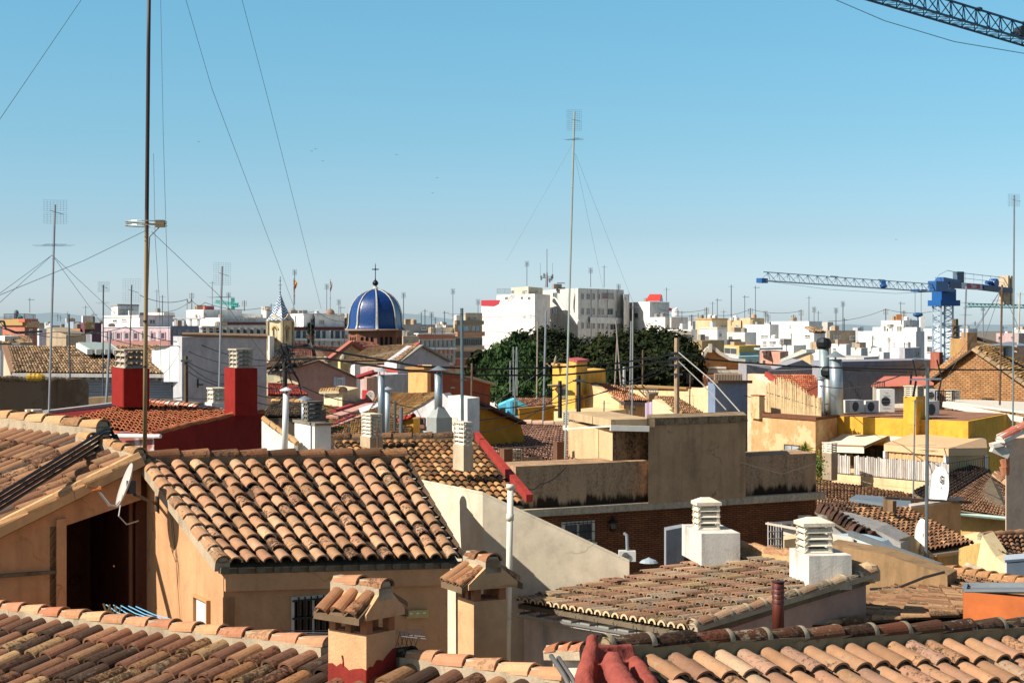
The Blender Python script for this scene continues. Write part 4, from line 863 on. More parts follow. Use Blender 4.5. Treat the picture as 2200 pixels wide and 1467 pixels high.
# openings, door
for (r_, mt, nm) in (((1806, 972, 1826, 998), flat('#1e6a44', .6), 'green_door'), ((1832, 955, 1932, 1000), flat('#1a1512', .6), 'dark_opening'), ((1868, 962, 1896, 998), glass('#8a7c6c', .3), 'glazed_door')):
    win(t, ya, yb_, r_, frame='#6e4a20' if nm != 'glazed_door' else '#241a14', fw=.05, proud=.02 if nm != 'glazed_door' else .06, name=nm, mull=0 if nm != 'glazed_door' else 1, sill=False, pmat=mt)
# balcony slab and picket fence
z_ = Z(1052, 79.5); t2 = thing('balcony_terrace', 'cream edged roof terrace carrying the white picket fence', 'terrace', G(1900, 84, 14)); m = MB()
f0, f1, f2 = G(1790, 84.2), G(2036, 78.6), G(2125, 82.6); zf = Z(1038, 79)
m.extr([Vector((p.x, p.y, zf)) for p in (f0, f1, f2, G(2090, 86), G(1785, 91))], (0, 0, -.35)); m.build('slab', plaster('#cfb68c', .25), t2)
m = MB(); m.extr([Vector((p.x, p.y, zf - .36)) for p in (f0, f1, f2, G(2090, 86), G(1785, 91))], (0, 0, -8)); m.build('base_wall', plaster('#cfb68c', .25), t2)
tf = thing('picket_fence', 'bleached wooden picket fence along the balcony of the yellow house', 'fence', G(1900, 82, zf)); m = MB(); mr = MB(); n_ = 62; hd = .95
for i in range(n_):
    s = i / (n_ - 1); p = lerp(f0, f1, s); 
    if .155 < s < .19: continue
    d = (f1 - f0).normalized(); hh = hd * rnd(.9, 1.0); w_ = (f1 - f0).length / n_ * rnd(.66, .8); p = Vector((p.x, p.y, zf + .06)); fn = fplane(f0, f1)
    m.extr([p, p + d * w_, p + d * w_ + Vector((rnd(-.015, .015), 0, hh)), p + Vector((rnd(-.01, .01), 0, hh))], fn * .03, (random.random(),) * 3)
pk = NB('bleached_wood'); at_ = pk.n('Attribute', attribute_name='tint'); nz_ = pk.noise(pk.pos((6, 6, 1)), 3, 4)
m.build('pickets', pk.fin(pk.mix(1.0, pk.ramp(at_.outputs['Fac'], [(0, lin('#9c948c')), (1, lin('#d2ccc4'))]), pk.ramp(nz_, [(.3, .7), (.7, 1.1)]), 'MULTIPLY'), .8), tf)
for z in (.05, .95): mr.bar(Vector((f0.x, f0.y, zf + z)), Vector((f1.x, f1.y, zf + z)), .03, .03)
for i in range(8): p = lerp(f0, f1, i / 7); mr.bar(Vector((p.x, p.y, zf)), Vector((p.x, p.y, zf + 1.0)), .035)
mr.build('iron_frame', flat('#1d1d1f', .5), tf)
rail('black iron railing on the right end of the picket balcony', [Vector((f1.x, f1.y, zf)), Vector((f2.x, f2.y, zf))], .95, 18, flat('#1d1d1f', .5))
# fabric awning (left) with valance
FAB = flat('#d0c4b0', .85, 0, .06, 2.0, .1, 'awning_fabric'); TANF = flat('#caa680', .85, 0, .05, 1.5, .1, 'awning_fabric')
def P2(px, py, dY=0): Y = hitY(px, ya, yb_) + dY; return P(px, py, Y)
t = thing('retractable_awning', 'beige fabric awning stretched out over the green door of the yellow house', 'awning', P(1830, 960, 88)); m = MB()
a0, a1, a2, a3 = P2(1812, 931, -.05), P2(1907, 936, -.05), P(1856, 958, 85.2), P(1766, 955, 87.6)
m.extr([a0, a1, a2, a3], (0, 0, -.03)); va = Vector((0, 0, -.36)); m.extr([a3, a2, a2 + va, a3 + va], (.03, .05, 0)); m.build('canopy', FAB, t)
m = MB(); m.bar(a1 + Vector((0, 0, -.1)), a2 + Vector((0, 0, -.1)), .05, .05); m.bar(a3, a2, .06, .06); m.bar(a1 + Vector((0, -.1, .0)), a1 + Vector((.3, -.1, -.5)), .08); m.build('arm', flat('#8a6a4c', .6), t)
m = MB(); g_ = [P2(1908, 936, -.06), P2(1938, 938, -.06), P2(1938, 956, -.06), P2(1898, 956, -.06)]; m.extr(g_, yn * .03); tag(m.build('canvas_screen', flat('#cfc6b4', .8)), 'small cream canvas triangle between the two awnings on the yellow wall', 'canvas')
# big tan awning / pergola
t = thing('tan_pergola', 'tan canvas covered pergola with curtains and white posts on the yellow house terrace', 'awning', P(2000, 1000, 82)); m = MB()
b0_, b1_ = P2(1963, 930, -.05), P2(2118, 936, -.4); b1_ = P(2118, 938, 87.0); F0, F1, F2_ = P(1899, 953, 84.0), P(2038, 963, 80.3), P(2121, 962, 84.6)
m.extr([b0_, b1_, F1, F0], (0, 0, -.03)); m.extr([b1_, F2_, F1], (0, 0, -.03)); vv = Vector((0, 0, -.36)); m.extr([F0, F1, F1 + vv, F0 + vv], (.02, .05, 0)); m.extr([F1, F2_, F2_ + vv, F1 + vv], (-.05, .03, 0)); m.build('canopy', TANF, t)
m = MB(); k = 40
for (s0, s1, c_) in ((F0, F1, 0), (F1, F2_, 1)):
    vs = []; d_ = (s1 - s0); n_ = fplane(s0, s1); k_ = 44 if c_ == 0 else 20
    for i in range(k_ + 1):
        s = .05 + .88 * i / k_; p = lerp(s0, s1, s) + n_ * (-.12 + .03 * math.sin(i * 2.1) + .015 * math.sin(i * .9)); vs += [p + vv, Vector((p.x, p.y, zf + .02))]
    m.add(vs, [(2*i, 2*i+1, 2*i+3, 2*i+2) for i in range(k_)])
m.build('curtain', flat('#bc9c72', .85, 0, .08, 3.0, .1), t)
for p in (lerp(F0, F1, .03), lerp(F0, F1, .97) , lerp(F1, F2_, .96)):
    m = MB(); m.box((p.x, p.y + .06, zf), .17, .17, p.z + vv.z - zf, 0.4); m.build('post', flat('#d0ccc8', .5), t)
# chimney with cap in front of awning, left corner
stack('grey concrete chimney with slatted cap beside the beige awning', (1766, 83.0), (1786, 81.3), (1799, 82.2), 974, 1032, plaster('#9a8a74', .5, '#3c342a'), 4, .45, LOUV, 'slab', .95)
# AC units on the yellow roof
ac('white air conditioner at the left end of the yellow house roof', 1826, 1856, 860, 887, 92.5, .7, turn=.7)
ac('second white air conditioner between pipes on the yellow house roof', 1860, 1888, 861, 887, 93.5, .7, turn=.5)
ac('tall double fan air conditioner behind bars on the yellow house roof', 1890, 1922, 836, 888, 95.0, .9)
ac('air conditioner right of the yellow chimney', 1990, 2018, 862, 898, 91.0, .8, turn=.6)
ac('upper grey air conditioner behind the tall antenna on the stone house side', 1990, 2014, 836, 862, 99.0, .6)
for lab, x, y0_, y1_, Yp_, r_, mt in (('thin white pipe left of the tall flue on the yellow house', 1764, 815, 925, 90, .16, flat('#c6cad0', .4, .2)), ('tall grey flue with black cowl above the yellow house', 1774, 745, 900, 92, .27, flat('#8a9a98', .4, .3)), ('ribbed grey flue beside the black cowled one', 1780, 806, 900, 91, .18, flat('#9a9a92', .5, .3)), ('thick galvanised flue with conical hat on the yellow house', 1799, 772, 890, 89, .33, GALV)):
    t = thing('flue_pipe', lab, 'pipe', P(x, y1_, Yp_)); m = MB(); m.tube(P(x, y1_, Yp_), P(x - (4 if 'cowl above' in lab or 'thick' in lab else 0), y0_, Yp_), r_, n=14); m.build('pipe', mt, t, True)
    tp = P(x - (4 if 'cowl above' in lab or 'thick' in lab else 0), y0_, Yp_); m = MB()
    if 'black cowl' in lab: m.lathe(tp, [(.3, -.1), (.4, .0), (.42, .25), (.3, .45), (.05, .5)], 14); mt2 = flat('#16181a', .4)
    elif 'hat' in lab: m.lathe(tp + Vector((0, 0, .12)), [(.55, 0), (.02, .32)], 16); m.tube(tp, tp + Vector((0, 0, .15)), .05); mt2 = GALV
    elif 'thin' in lab: m.lathe(tp, [(.22, 0), (.2, .1), (.05, .16)], 12); mt2 = GREYM
    else: m.box(tp, .4, .4, .45); mt2 = flat('#b8b0a0', .6)
    m.build('cowl', mt2, t)
# lit tan render house left of the yellow one, with terrace and red tile roof behind
t = thing('peeling_render_house', 'tan house with cracked peeling render, cane screen terrace and small barred window', 'house', G(1690, 90, 0))
PEEL = plaster('#bc9468', .25, '#8a6238', 1.4, '#cdb088', .8)
block('', '', (1614, 92.5), (1752, 88.0), (1800, 91), 903, PEEL, par=t); slab(t, (1614, 92.5), (1752, 88.0), (1800, 91), 903, .16, .08, plaster('#6a4634', .4))
pa_, pb_ = G(1614, 92.5), G(1752, 88.0)
win(t, pa_, pb_, (1685, 955, 1718, 988), '#8f979c', '#4a3c30', .05, .03, mull=1)
stack('small tan roof pier at the left end of the cane screen terrace', (1614, 92.6), (1631, 91.6), (1643, 92.4), 851, 900, PEEL, 0, slab=plaster('#8a5a42', .4))
m = MB(); n_ = 84; s0, s1 = G(1646, 93.2), G(1764, 89.2); zc = Z(898, 91)
for i in range(n_): p = lerp(s0, s1, i / (n_ - 1)); hh = rnd(1.5, 1.75) * (.75 + .5 * math.sin(math.pi * min(1, i / n_ + .2))) ; m.tube((p.x, p.y, zc), (p.x + rnd(-.04, .04), p.y, zc + hh), .030, n=5, t=(random.random(),) * 3)
tc_ = thing('cane_screen', 'pale cane screen fencing the terrace of the peeling tan house', 'fence', G(1700, 91, zc)); m.build('canes', plaster('#c4ac84', .4, '#6a5436', 3.0), tc_)
m = MB(); m.bar(Vector((s0.x, s0.y, zc + 1.3)), Vector((s1.x, s1.y, zc + .6)), .04); m.build('rail', DARKM, tc_)
t = thing('pink_gable_house', 'pale pink gable house with red bordered orange tile roof behind the cane screen', 'house', G(1680, 110, 0))
vpoly(t, [(1606, 1100, 112), (1808, 1100, 104), (1806, 905, 104), (1760, 868, 106), (1650, 805, 110.5), (1606, 803, 112)], (.5, 1.0, 0), plaster('#ccaa8a', .2, '#9a7452', 1, '#d8c0a0'))
TRD = tiles('#b86446 #c4704e #a85a40 #c88060 #b0603e', .55, .08)
tiled(t, P(1650, 806, 111), P(1745, 806, 116), P(1860, 925, 108), P(1812, 915, 104), 20, 26, TRD, 5, .42, .03, False, base=plaster('#a05038', .3))
m = MB(); m.bar(P(1646, 803, 110.3), P(1808, 915, 103.6), .25, .30); m.build('red_verge', flat('#9c3a30', .8), t)
m = MB(); m.extr([P(1650, 805, 112), P(1745, 806, 117), P(1745, 793, 117), P(1650, 796, 112)], (.1, .6, 0)); m.build('ridge_parapet', plaster('#a8a49c', .3), t)
t = thing('potted_yucca', 'spiky green yucca in a pot in front of the peeling tan wall', 'plant', P(1730, 998, 84)); m = MB(); c = P(1729, 992, 84)
m.tube(c, c + Vector((.05, 0, .6)), .06, .05); m.tube(c, c + Vector((-.12, 0, .4)), .05, .04); m.build('trunk', plaster('#6a543c', .3), t); m = MB()
for q, kk in ((c + Vector((.05, 0, .6)), 70), (c + Vector((-.12, 0, .4)), 45)):
    for i in range(kk):
        th = rnd(0, 6.28); el = rnd(-.5, 1.45); L = rnd(.35, .6); d = Vector((math.cos(th) * math.cos(el), math.sin(th) * math.cos(el), math.sin(el))); s_ = d.cross(Vector((0, 0, 1))).normalized() * .022
        m.add([q - s_, q + s_, q + d * L * .6 + s_ * .8, q + d * L + Vector((0, 0, -.06)), q + d * L * .6 - s_ * .8], [(0, 1, 2, 3, 4)], (random.random(), 0, 0))
m.build('leaves', leafmat('#4a5a24', '#7a8434', '#a8a050'), t)
t = thing('balcony_shrub', 'leafy green shrub at the corner left of the concrete chimney', 'plant', P(1757, 1020, 78)); m = MB()
for i in range(420):
    q = P(1757, 1005, 78) + Vector((random.gauss(0, .15), random.gauss(0, .2), random.gauss(0, .33))); a = Vector((rnd(-1, 1), rnd(-1, 1), rnd(-1, 1))).normalized() * .06; b = a.orthogonal().normalized() * .035; m.add([q - a, q + b, q + a, q - b], [(0, 1, 2, 3)], (random.random(), 0, 0))
m.build('leaves', leafmat('#2c4420', '#46602a', '#6a7c3a'), t)
# ================================================================ middle distance, left and centre
TN2 = tiles('#a88460 #94704e #6c4c38 #b49470 #845c44 #4c3c32 #a07c54', .9, .15); TORN = tiles('#b06844 #b8704c #a8603e #bc7852', .35, .04)
TGOLD = tiles('#b0884e #bb9258 #a07a4c #c09c68 #94684a', .7, .15); TFAR = tiles('#a08064 #b49674 #8a6c54 #b89c78 #5c4a3e #a48458', .85, .05)
# N: lichen roof with red verge behind the main house
t = thing('lichened_tile_roof', 'patchy yellowish barrel tile roof with a red painted verge behind the cream wall', 'roof', P(900, 1000, 38))
nA, nB, nC, nD = P(716, 948, 37.5), P(1014, 944, 37.5), P(1126, 1082, 31.2), P(800, 1075, 30.5)
tiled(t, nA, nB, nC, nD, 19, 14, TN, 8, .42, .03, True, dirt=.55, base=MORTARD)
caps(t, [nA + Vector((-.1, 0, .06)), nB + Vector((0, 0, .06))], .42, .12, tiles('#7a5a42 #8a664a #5c4636', .8, .3), MORTARD, 7, 'ridge_tiles', .12)
m = MB(); m.bar(nB + Vector((.10, 0, .10)), nC + Vector((.10, 0, .10)), .12, .14); m.build('red_verge', plaster('#93342c', .3, '#4a1c18', 2.0), t)
m = MB(); slab4(m, [nD + Vector((0, 0, -.2)), nC + Vector((0, 0, -.2)), nB + Vector((0, 0, -.2)), nA + Vector((0, 0, -.2))], 8); m.build('wall', CREAM, t)
stack('cream chimney with slatted cap near the right end of the lichened roof', (973, 33.6), (996, 32.6), (1017, 33.2), 958, 1012, plaster('#b8a68c', .3, '#5c5040'), 5, .42, LOUV, 'flat', .92)
stack('cream slatted chimney in the middle of the lichened roof ridge', (774, 37.0), (795, 36.0), (823, 36.8), 940, 985, plaster('#a8957a', .35, '#5c5040'), 6, .46, LOUV, 'flat', .9)
# white wavy wall, white chimney box, flues
t = thing('white_parapet_wall', 'white plastered wall with scalloped top where roof tiles end, right of the dark red wall', 'wall', P(600, 960, 34)); m = MB()
pts = [P(562, 990, 35.0), P(632, 990, 34.2)] ; tp = []
for i in range(17):
    s = i / 16; tp.append(P(632 - 70 * s, 948 - 44 * s - 4.5 * abs(math.sin(s * 12.5)), 34.2 + .8 * s))
m.extr(pts + tp, (.05, .2, 0)); m.build('wall', plaster('#c4c0ba', .2, '#77706a'), t)
for i in range(5): 
    m = MB(); p = P(566 + 14 * i, 898 + 10 * i, 34.9 - .15 * i); m.tube(p, p + Vector((.18, -.2, -.12)), .055, n=8); m.build('tile', TN, t)
stack('white plastered chimney box with dark grey louvred cap', (633, 35.2), (676, 33.8), (711, 34.9), 914, 985, plaster('#cfccc6', .1, '#77706a'), 4, .36, plaster('#6c675e', .5, '#2c2924'), 'slab', -.9, slab=plaster('#7c7264', .5))
for lab, x0, x1, yt, yb, Y, r, hat, mt in (('white square-topped flue with conical hat before the scalloped wall', 611, 615, 845, 985, 33.8, .062, 1, flat('#c2c4c2', .5, 0, .08)), ('short grey flue with wide conical hat behind the louvred chimney', 664, 664, 880, 925, 36.5, .075, 1, GREYM), ('second grey flue with conical hat left of the louvred chimney', 655, 655, 866, 925, 39.0, .085, 1, GALV),
        ('tall blue-grey galvanised flue over the golden tile roofs', 820, 819, 805, 930, 47.0, .10, 1, GALV), ('pale flue with pointed hat just behind the tall blue-grey one', 832, 833, 842, 935, 50.0, .08, 1, flat('#a8b0b4', .4, .3)), ('big galvanised flue rising from a sheet metal duct on the white house', 942, 942, 803, 900, 57.0, .135, 1, GALV)):
    t = thing('flue_pipe', lab, 'pipe', P(x0, yb, Y)); m = MB(); m.tube(P(x0, yb, Y), P(x1, yt, Y), r, n=14); m.build('pipe', mt, t, True); m = MB(); tp_ = P(x1, yt, Y)
    m.lathe(tp_ + Vector((0, 0, r * .9)), [(r * 2.1, 0), (r * 1.9, .02), (.01, r * 1.1)], 16)
    for k in range(3): a = k * 2.1; m.tube(tp_ + Vector((math.cos(a) * r * .8, math.sin(a) * r * .8, -.02)), tp_ + Vector((math.cos(a) * r * .8, math.sin(a) * r * .8, r)), .012, n=4)
    m.build('conical_hat', flat('#9aa2a6', .5, .3) if 'pale' in lab or 'blue' in lab else mt, t)
    if 'duct' in lab:
        m = MB(); b0 = P(942, 925, 57); m.box(b0 + Vector((.03, 0, -.15)), .62, .62, .60, .6); z4 = b0.z + .45
        m.lathe((b0.x + .03, b0.y, z4), [(.40, 0), (.15, .35)], 4, rz=.6 + math.pi / 4); m.build('duct_box', flat('#9a9e98', .5, .3), t)
# D: orange interlocking tile roof with red walls and chimneys
t = thing('red_house', 'house with bright orange tile roof and dark red painted walls under two red chimneys', 'house', P(380, 930, 42))
dA, dB_, dC, dD = P(262, 872, 50.0), P(492, 892, 47.0), P(345, 938, 40.5), P(150, 905, 43.5)
REDW = plaster('#74201b', .3, '#34100e', 1.5); 
tiled(t, P(300, 866, 51), P(505, 888, 47.5), P(330, 940, 40.2), P(145, 906, 43.2), 19, 14, TORN, 6, .5, .05, False, dirt=.3, base=plaster('#a85c38', .2), arch=.6)
vpoly(t, [(250, 1050, 40.6), (331, 1050, 39.8), (331, 938, 39.8), (250, 928, 40.6)], (.3, 1.2, 0), plaster('#b0a49a', .3, '#7e1c16', 1, '#7e1c16'), 'lower_wall')
vpoly(t, [(331, 1050, 39.8), (562, 1050, 44.0), (562, 890, 44.0), (505, 893, 43.0), (331, 940, 39.8)], (-.5, 1.4, 0), REDW)
m = MB(); m.extr([P(70, 886, 46), P(292, 866, 52.5), P(305, 868, 51), P(140, 903, 43.4)], (0, 0, -.15)); m.build('red_flat_ridge', REDW, t)
m = MB(); m.bar(P(95, 887, 45.8), P(292, 863, 52.3), .25, .12); m.build('grey_flashing', flat('#9c9c96', .6), t)
caps(t, [P(333, 934, 39.9), P(400, 916, 41.2), P(505, 893, 43.1), P(562, 889, 44.1)], .5, .11, TORN, REDW, 8, 'verge_tiles', .08, dirt=.2)
caps(t, [P(318, 866, 51), P(400, 873, 49.5), P(500, 890, 47.4)], .26, .13, tiles('#b86c48 #d0ccc6 #c4785a #cfc8c0', .3, .05), MORTAR, 7, 'ridge_tiles', .1)
m = MB(); m.tube(P(250, 936, 40.3), P(345, 937, 39.5), .05, n=8); m.build('gutter', flat('#c0bebc', .5), t)
m = MB(); m.extr([P(290, 914, 43), P(352, 905, 44.5), P(405, 900, 45.3), P(345, 911, 43.6)], (0, 0, .05)); m.build('skylight', glass('#5a7884'), t)
REDC = plaster('#82221c', .35, '#4c1210', 2.0)
stack('broad red chimney with stone slatted cap and flat slab behind the wooden mast', (240, 48.6), (266, 46.6), (321, 48.2), 792, 875, REDC, 3, .48, plaster('#9c9284', .4, '#4c463e'), 'slab', .82)
stack('tall red chimney with stepped slatted cap at the right end of the orange roof', (482, 44.2), (505, 42.8), (553, 44.0), 791, 893, REDC, 4, .44, plaster('#a49c8c', .4, '#4c463e'), 'slab', .72)
stack('small grey slatted chimney on a white box behind the tall red chimney', (440, 54), (455, 53), (492, 54), 866, 885, plaster('#c4c0ba', .2), 3, .42, LOUV, 'slab', .8)
m = MB(); m.box(P(66, 890, 45), .25, .25, .13, .5); m.box(P(79, 890, 44.8), .25, .25, .13, .5); tag(m.build('vent_blocks', plaster('#c8b8a8', .2)), 'pair of small pale vent blocks on the roof edge at far left', 'vents')
# far-left brown wall and long tiled house
t = thing('old_brown_wall', 'crumbling brown rendered wall with exposed patch at the left edge', 'wall', P(80, 880, 52))
vpoly(t, [(-60, 1000, 52), (153, 1000, 56), (155, 828, 56), (145, 815, 55.8), (-60, 810, 52)], (.3, 1.0, 0), plaster('#6e5844', .5, '#2c2018', 1.0, '#7c6854'))
m = MB(); k = 26
for i in range(k): p = P(-40 + 190 * i / k, 812 + rnd(-2, 2) + 2 * i / k, 52 + 4 * i / k); blob(m, p, rnd(.08, .16), (1, 1, .6), 6, 4, .2)
m.build('rubble_coping', plaster('#8c7c68', .6), t)
m = MB()
for x in (66, 75, 84): blob(m, P(x, 810, 52.6), .14, (1.2, 1, .8), 8, 5, .15)
tag(m.build('sandbags', flat('#b08c2c', .8)), 'small yellow sacks lying on top of the crumbling brown wall', 'sacks')
t = thing('long_tiled_house', 'long house with small speckled barrel tiles, white eaves and grey slatted blinds', 'house', P(200, 840, 106))
tiled(t, P(12, 744, 122), P(345, 742, 122), P(428, 803, 107), P(30, 800, 107), 60, 16, TFAR, 4, .45, .03, False, base=plaster('#5c4a3c', .4), dirt=.5, rim=False)
m = MB(); m.bar(P(28, 805, 107), P(424, 808, 107), .5, .22); m.build('eave', plaster('#b8b4ae', .2), t)
m = MB(); m.bar(P(38, 813, 108), P(405, 816, 108), .06, .12)
for i in range(20): q = P(40 + 18.5 * i, 808 + .2 * i, 107.2); m.bar(q, q + Vector((0, .9, -.1)), .12, .3)
m.build('eave_brackets', plaster('#9a9690', .2), t)
vpoly(t, [(36, 900, 108.3), (412, 900, 108.3), (408, 812, 108.3), (36, 810, 108.3)], (0, 8, 0), striped('#8b929c', '#6d747e', 0, .16, False, .35))
vpoly(t, [(6, 900, 119), (33, 900, 109), (33, 800, 109), (8, 752, 119)], (.4, .5, 0), plaster('#c4a890', .2), 'gable_wall')
m = MB(); m.bar(P(10, 744, 121.6), P(30, 802, 107.3), .4, .2); m.build('verge', plaster('#8a6a54', .4), t)
ea, eb = P(36, 800, 108.2), P(412, 800, 108.2)
for r_ in ((365, 824, 392, 836), (378, 850, 390, 862)): win(t, ea, eb, r_, '#2a3036', '#8a8c90', .08, .05)
m = MB(); m.extr([P(168, 744, 119), P(232, 745, 119), P(249, 758, 114), P(193, 759, 114)], (0, 0, .3)); sk = m.build('roof_skylight', flat('#8f9890', .4), t)
m = MB()
for i in range(4): m.bar(P(169 + 20.5 * i, 742, 119), P(193 + 19 * i, 756, 113.9), .35, .35)
m.build('skylight_frame', flat('#c9c9c6', .5), sk)
m = MB(); m.extr([P(166, 872, 62), P(245, 868, 62), P(243, 852, 62), P(168, 856, 62)], (.2, 1.5, 0)); tag(m.build('old_parapet', plaster('#8c7458', .5)), 'small tan parapet just left of the broad red chimney', 'wall')
m = MB(); m.extr([P(318, 872, 64), P(412, 880, 64), P(408, 868, 64), P(320, 860, 64)], (.2, 1.5, 0)); tag(m.build('old_parapet', plaster('#7e6c58', .5)), 'low grey-tan parapet right of the wooden mast behind the orange roof', 'wall')
# white side wall house
t = thing('white_wall_house', 'white house showing a big blank blue-grey shaded wall behind the tall red chimney', 'house', P(470, 800, 98))
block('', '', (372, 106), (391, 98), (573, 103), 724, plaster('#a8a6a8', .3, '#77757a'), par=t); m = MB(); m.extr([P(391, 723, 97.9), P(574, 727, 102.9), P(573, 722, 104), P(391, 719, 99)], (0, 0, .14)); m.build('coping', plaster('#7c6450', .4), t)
vpoly(t, [(326, 820, 112), (393, 820, 99.5), (393, 726, 99.5), (372, 742, 103), (345, 742, 106), (326, 752, 112)], (.5, .6, 0), plaster('#c8c6c2', .12), 'lit_wall')  # one white house in two tones, light and shade put into the colours
m = MB(); m.box(P(421, 832, 99), .35, .3, .5); m.bar(P(418, 826, 99), P(436, 826, 98.6), .08); tag(m.build('wall_lamp', DARKM), 'small dark floodlight on the blank blue-grey wall', 'lamp')
# ---- houses between, centre left
t = thing('mauve_gable_house', 'pinkish mauve gable house with a small white shuttered window', 'house', P(680, 850, 104))
MAU = plaster('#a8857a', .15, '#7a5a50')
vpoly(t, [(575, 1000, 104), (765, 1000, 106), (766, 812, 106), (720, 792, 105.5), (683, 777, 105), (650, 785, 104.6), (575, 806, 104)], (-.5, 5, 0), MAU)
tiled(t, P(600, 765, 125), P(684, 774, 106), P(640, 788, 103.5), P(566, 795, 116), 22, 8, TFAR, 4, .45, .03, False, rim=False, base=MORTARD)
m = MB(); m.bar(P(566, 799, 116), P(630, 800, 103.6), .3, .15); m.bar(P(640, 788, 104), P(684, 775, 104.6), .3, .12); m.bar(P(684, 775, 104.6), P(767, 812, 105.6), .3, .12); m.build('verge', plaster('#6a5848', .5), t)
ga, gb = P(575, 800, 104), P(765, 800, 106)
w_ = win(t, ga, gb, (724, 811, 736, 829), '#1c2028', '#c8ccd4', .08, .05, mull=1)
m = MB()
for x0, x1 in ((717, 723.5), (736.5, 742)): p, q = P(x0, 829, hitY(x0, ga, gb) - .05), P(x1, 829, hitY(x1, ga, gb) - .05); m.extr([p, q, q + Vector((0, 0, .55)), p + Vector((0, 0, .55))], (0, -.05, 0))
m.build('shutter', flat('#aeb6c6', .6), w_)
m = MB(); m.extr([P(573, 822, 98), P(642, 822, 97), P(612, 812, 101), P(575, 800, 102)], (0, 0, -.1)); tag(m.build('canvas_roof', flat('#a89c7c', .8)), 'khaki canvas roof beside the dark junction pole', 'awning')
t = thing('red_tile_roof', 'small faded red tile roof below the dark junction pole', 'roof', P(610, 840, 92))
tiled(t, P(575, 822, 94), P(632, 824, 94), P(662, 848, 84), P(575, 848, 84), 16, 8, tiles('#8e342c #a04438 #7c2c28 #b05a4c', .5, .1), 5, .42, .03, False, base=plaster('#6a2420', .3))
vpoly(t, [(573, 905, 84), (640, 905, 84), (640, 850, 84), (573, 850, 84)], (0, 4, 0), plaster('#7c6654', .6))
t = thing('cream_dormer_house', 'cream walled dormer with long sloping side between the flues', 'house', P(720, 880, 74))
block('', '', (696, 76), (735, 73), (770, 78), 842, plaster('#cdbc98', .2), par=t, zb=Z(935, 73)); 
vpoly(t, [(735, 900, 73.2), (815, 900, 80), (812, 868, 80), (775, 856, 77), (736, 843, 73.2)], (-.3, .5, 0), plaster('#b0a288', .2), 'side_wall')
caps(t, [P(694, 841, 75.9), P(737, 840, 72.8)], .4, .2, TGOLD, MORTAR, 6); win(t, P(696, 890, 76), P(735, 890, 73), (700, 872, 732, 884), '#39464e', '#c8b890', .08, .04, mull=2)
t = thing('brown_low_roof', 'low mossy brown tile roof behind the scalloped white wall', 'roof', P(610, 880, 55))
tiled(t, P(585, 862, 64), P(660, 866, 62), P(662, 893, 52), P(560, 893, 52), 18, 9, tiles('#6e5a48 #7c6450 #5c4a3c #8a7258', .8, .2), 5, .42, .03, False, base=MORTARD)
caps(t, [P(588, 861, 64), P(662, 865, 62)], .45, .15, TGOLD, None, 6); vpoly(t, [(560, 990, 52), (662, 990, 52), (662, 894, 52), (560, 894, 52)], (0, 5, 0), plaster('#5c5044', .5))
# golden tile roofs
t = thing('golden_tile_roof', 'broad golden tile roofs with pink mortar strips in the middle of the old town', 'roof', P(800, 900, 62))
tiled(t, P(700, 866, 78), P(800, 866, 78), P(808, 938, 52), P(640, 930, 54), 30, 22, TGOLD, 5, .42, .03, False, base=plaster('#a88452', .4))
tiled(t, P(815, 842, 80), P(936, 846, 80), P(870, 935, 56), P(760, 938, 54), 30, 22, TGOLD, 5, .42, .03, False, base=plaster('#a88452', .4))
m = MB(); m.bar(P(712, 898, 63), P(800, 868, 74), .5, .12); m.bar(P(700, 926, 56), P(790, 890, 66), .14, .14); m.build('pink_mortar_strip', plaster('#c09084', .3), t)
m = MB(); m.bar(P(716, 886, 68), P(790, 862, 78), .22, .22); m.bar(P(712, 916, 58), P(760, 894, 64), .1, .14); m.build('red_strip', flat('#9c3038', .8), t)
m = MB(); m.extr([P(770, 880, 69), P(812, 866, 72), P(812, 876, 68), P(776, 890, 66)], (0, 0, .06)); m.build('plastic_sheet', flat('#cfcfd2', .4), t)
t = thing('white_house', 'white house with lilac shaded gable and small dark square window under the big duct flue', 'house', P(930, 900, 63))
WL = plaster('#b6b2b2', .15, '#77767c')
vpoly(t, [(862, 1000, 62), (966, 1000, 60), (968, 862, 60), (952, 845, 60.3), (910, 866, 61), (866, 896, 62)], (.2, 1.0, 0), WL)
vpoly(t, [(966, 1000, 60.0), (1004, 1000, 58.6), (1004, 856, 58.6), (962, 850, 60.0)], (.4, .9, 0), plaster('#d2cec8', .1), 'lit_wall')  # paler copy of the white wall; the gable colour carries its shade
win(t, P(862, 900, 62), P(966, 900, 60), (895, 896, 913, 915), '#14161a', '#6a4a3c', .05, .03, mull=0); win(t, P(966, 900, 60), P(1004, 900, 58.6), (975, 897, 984, 907), '#2a2420', '#b8a890', .04, .03, mull=0)
tiled(t, P(842, 850, 76), P(950, 846, 66), P(864, 898, 62), P(800, 905, 66), 26, 8, TGOLD, 5, .42, .03, False, base=plaster('#a88452', .4))
t = thing('ochre_wall', 'short ochre wall with red tiled top left of the white house', 'wall', P(860, 920, 60)); vpoly(t, [(845, 960, 60.5), (888, 960, 59.8), (888, 900, 59.8), (870, 898, 60), (845, 914, 60.5)], (.2, .6, 0), plaster('#a87c34', .3, '#6e4c1c')); caps(t, [P(853, 908, 60.2), P(888, 896, 59.7)], .3, .14, tiles('#9c342c #b04438', .3, .1), None, 6)
t = thing('mustard_gable_house', 'mustard yellow gable wall in shade sloping down right of the white house', 'house', P(1060, 920, 64))
vpoly(t, [(1004, 1000, 63), (1140, 1000, 67), (1118, 908, 66.5), (1060, 880, 65), (1004, 856, 63)], (-.5, 3, 0), plaster('#a67424', .10, '#6e4c1c'))
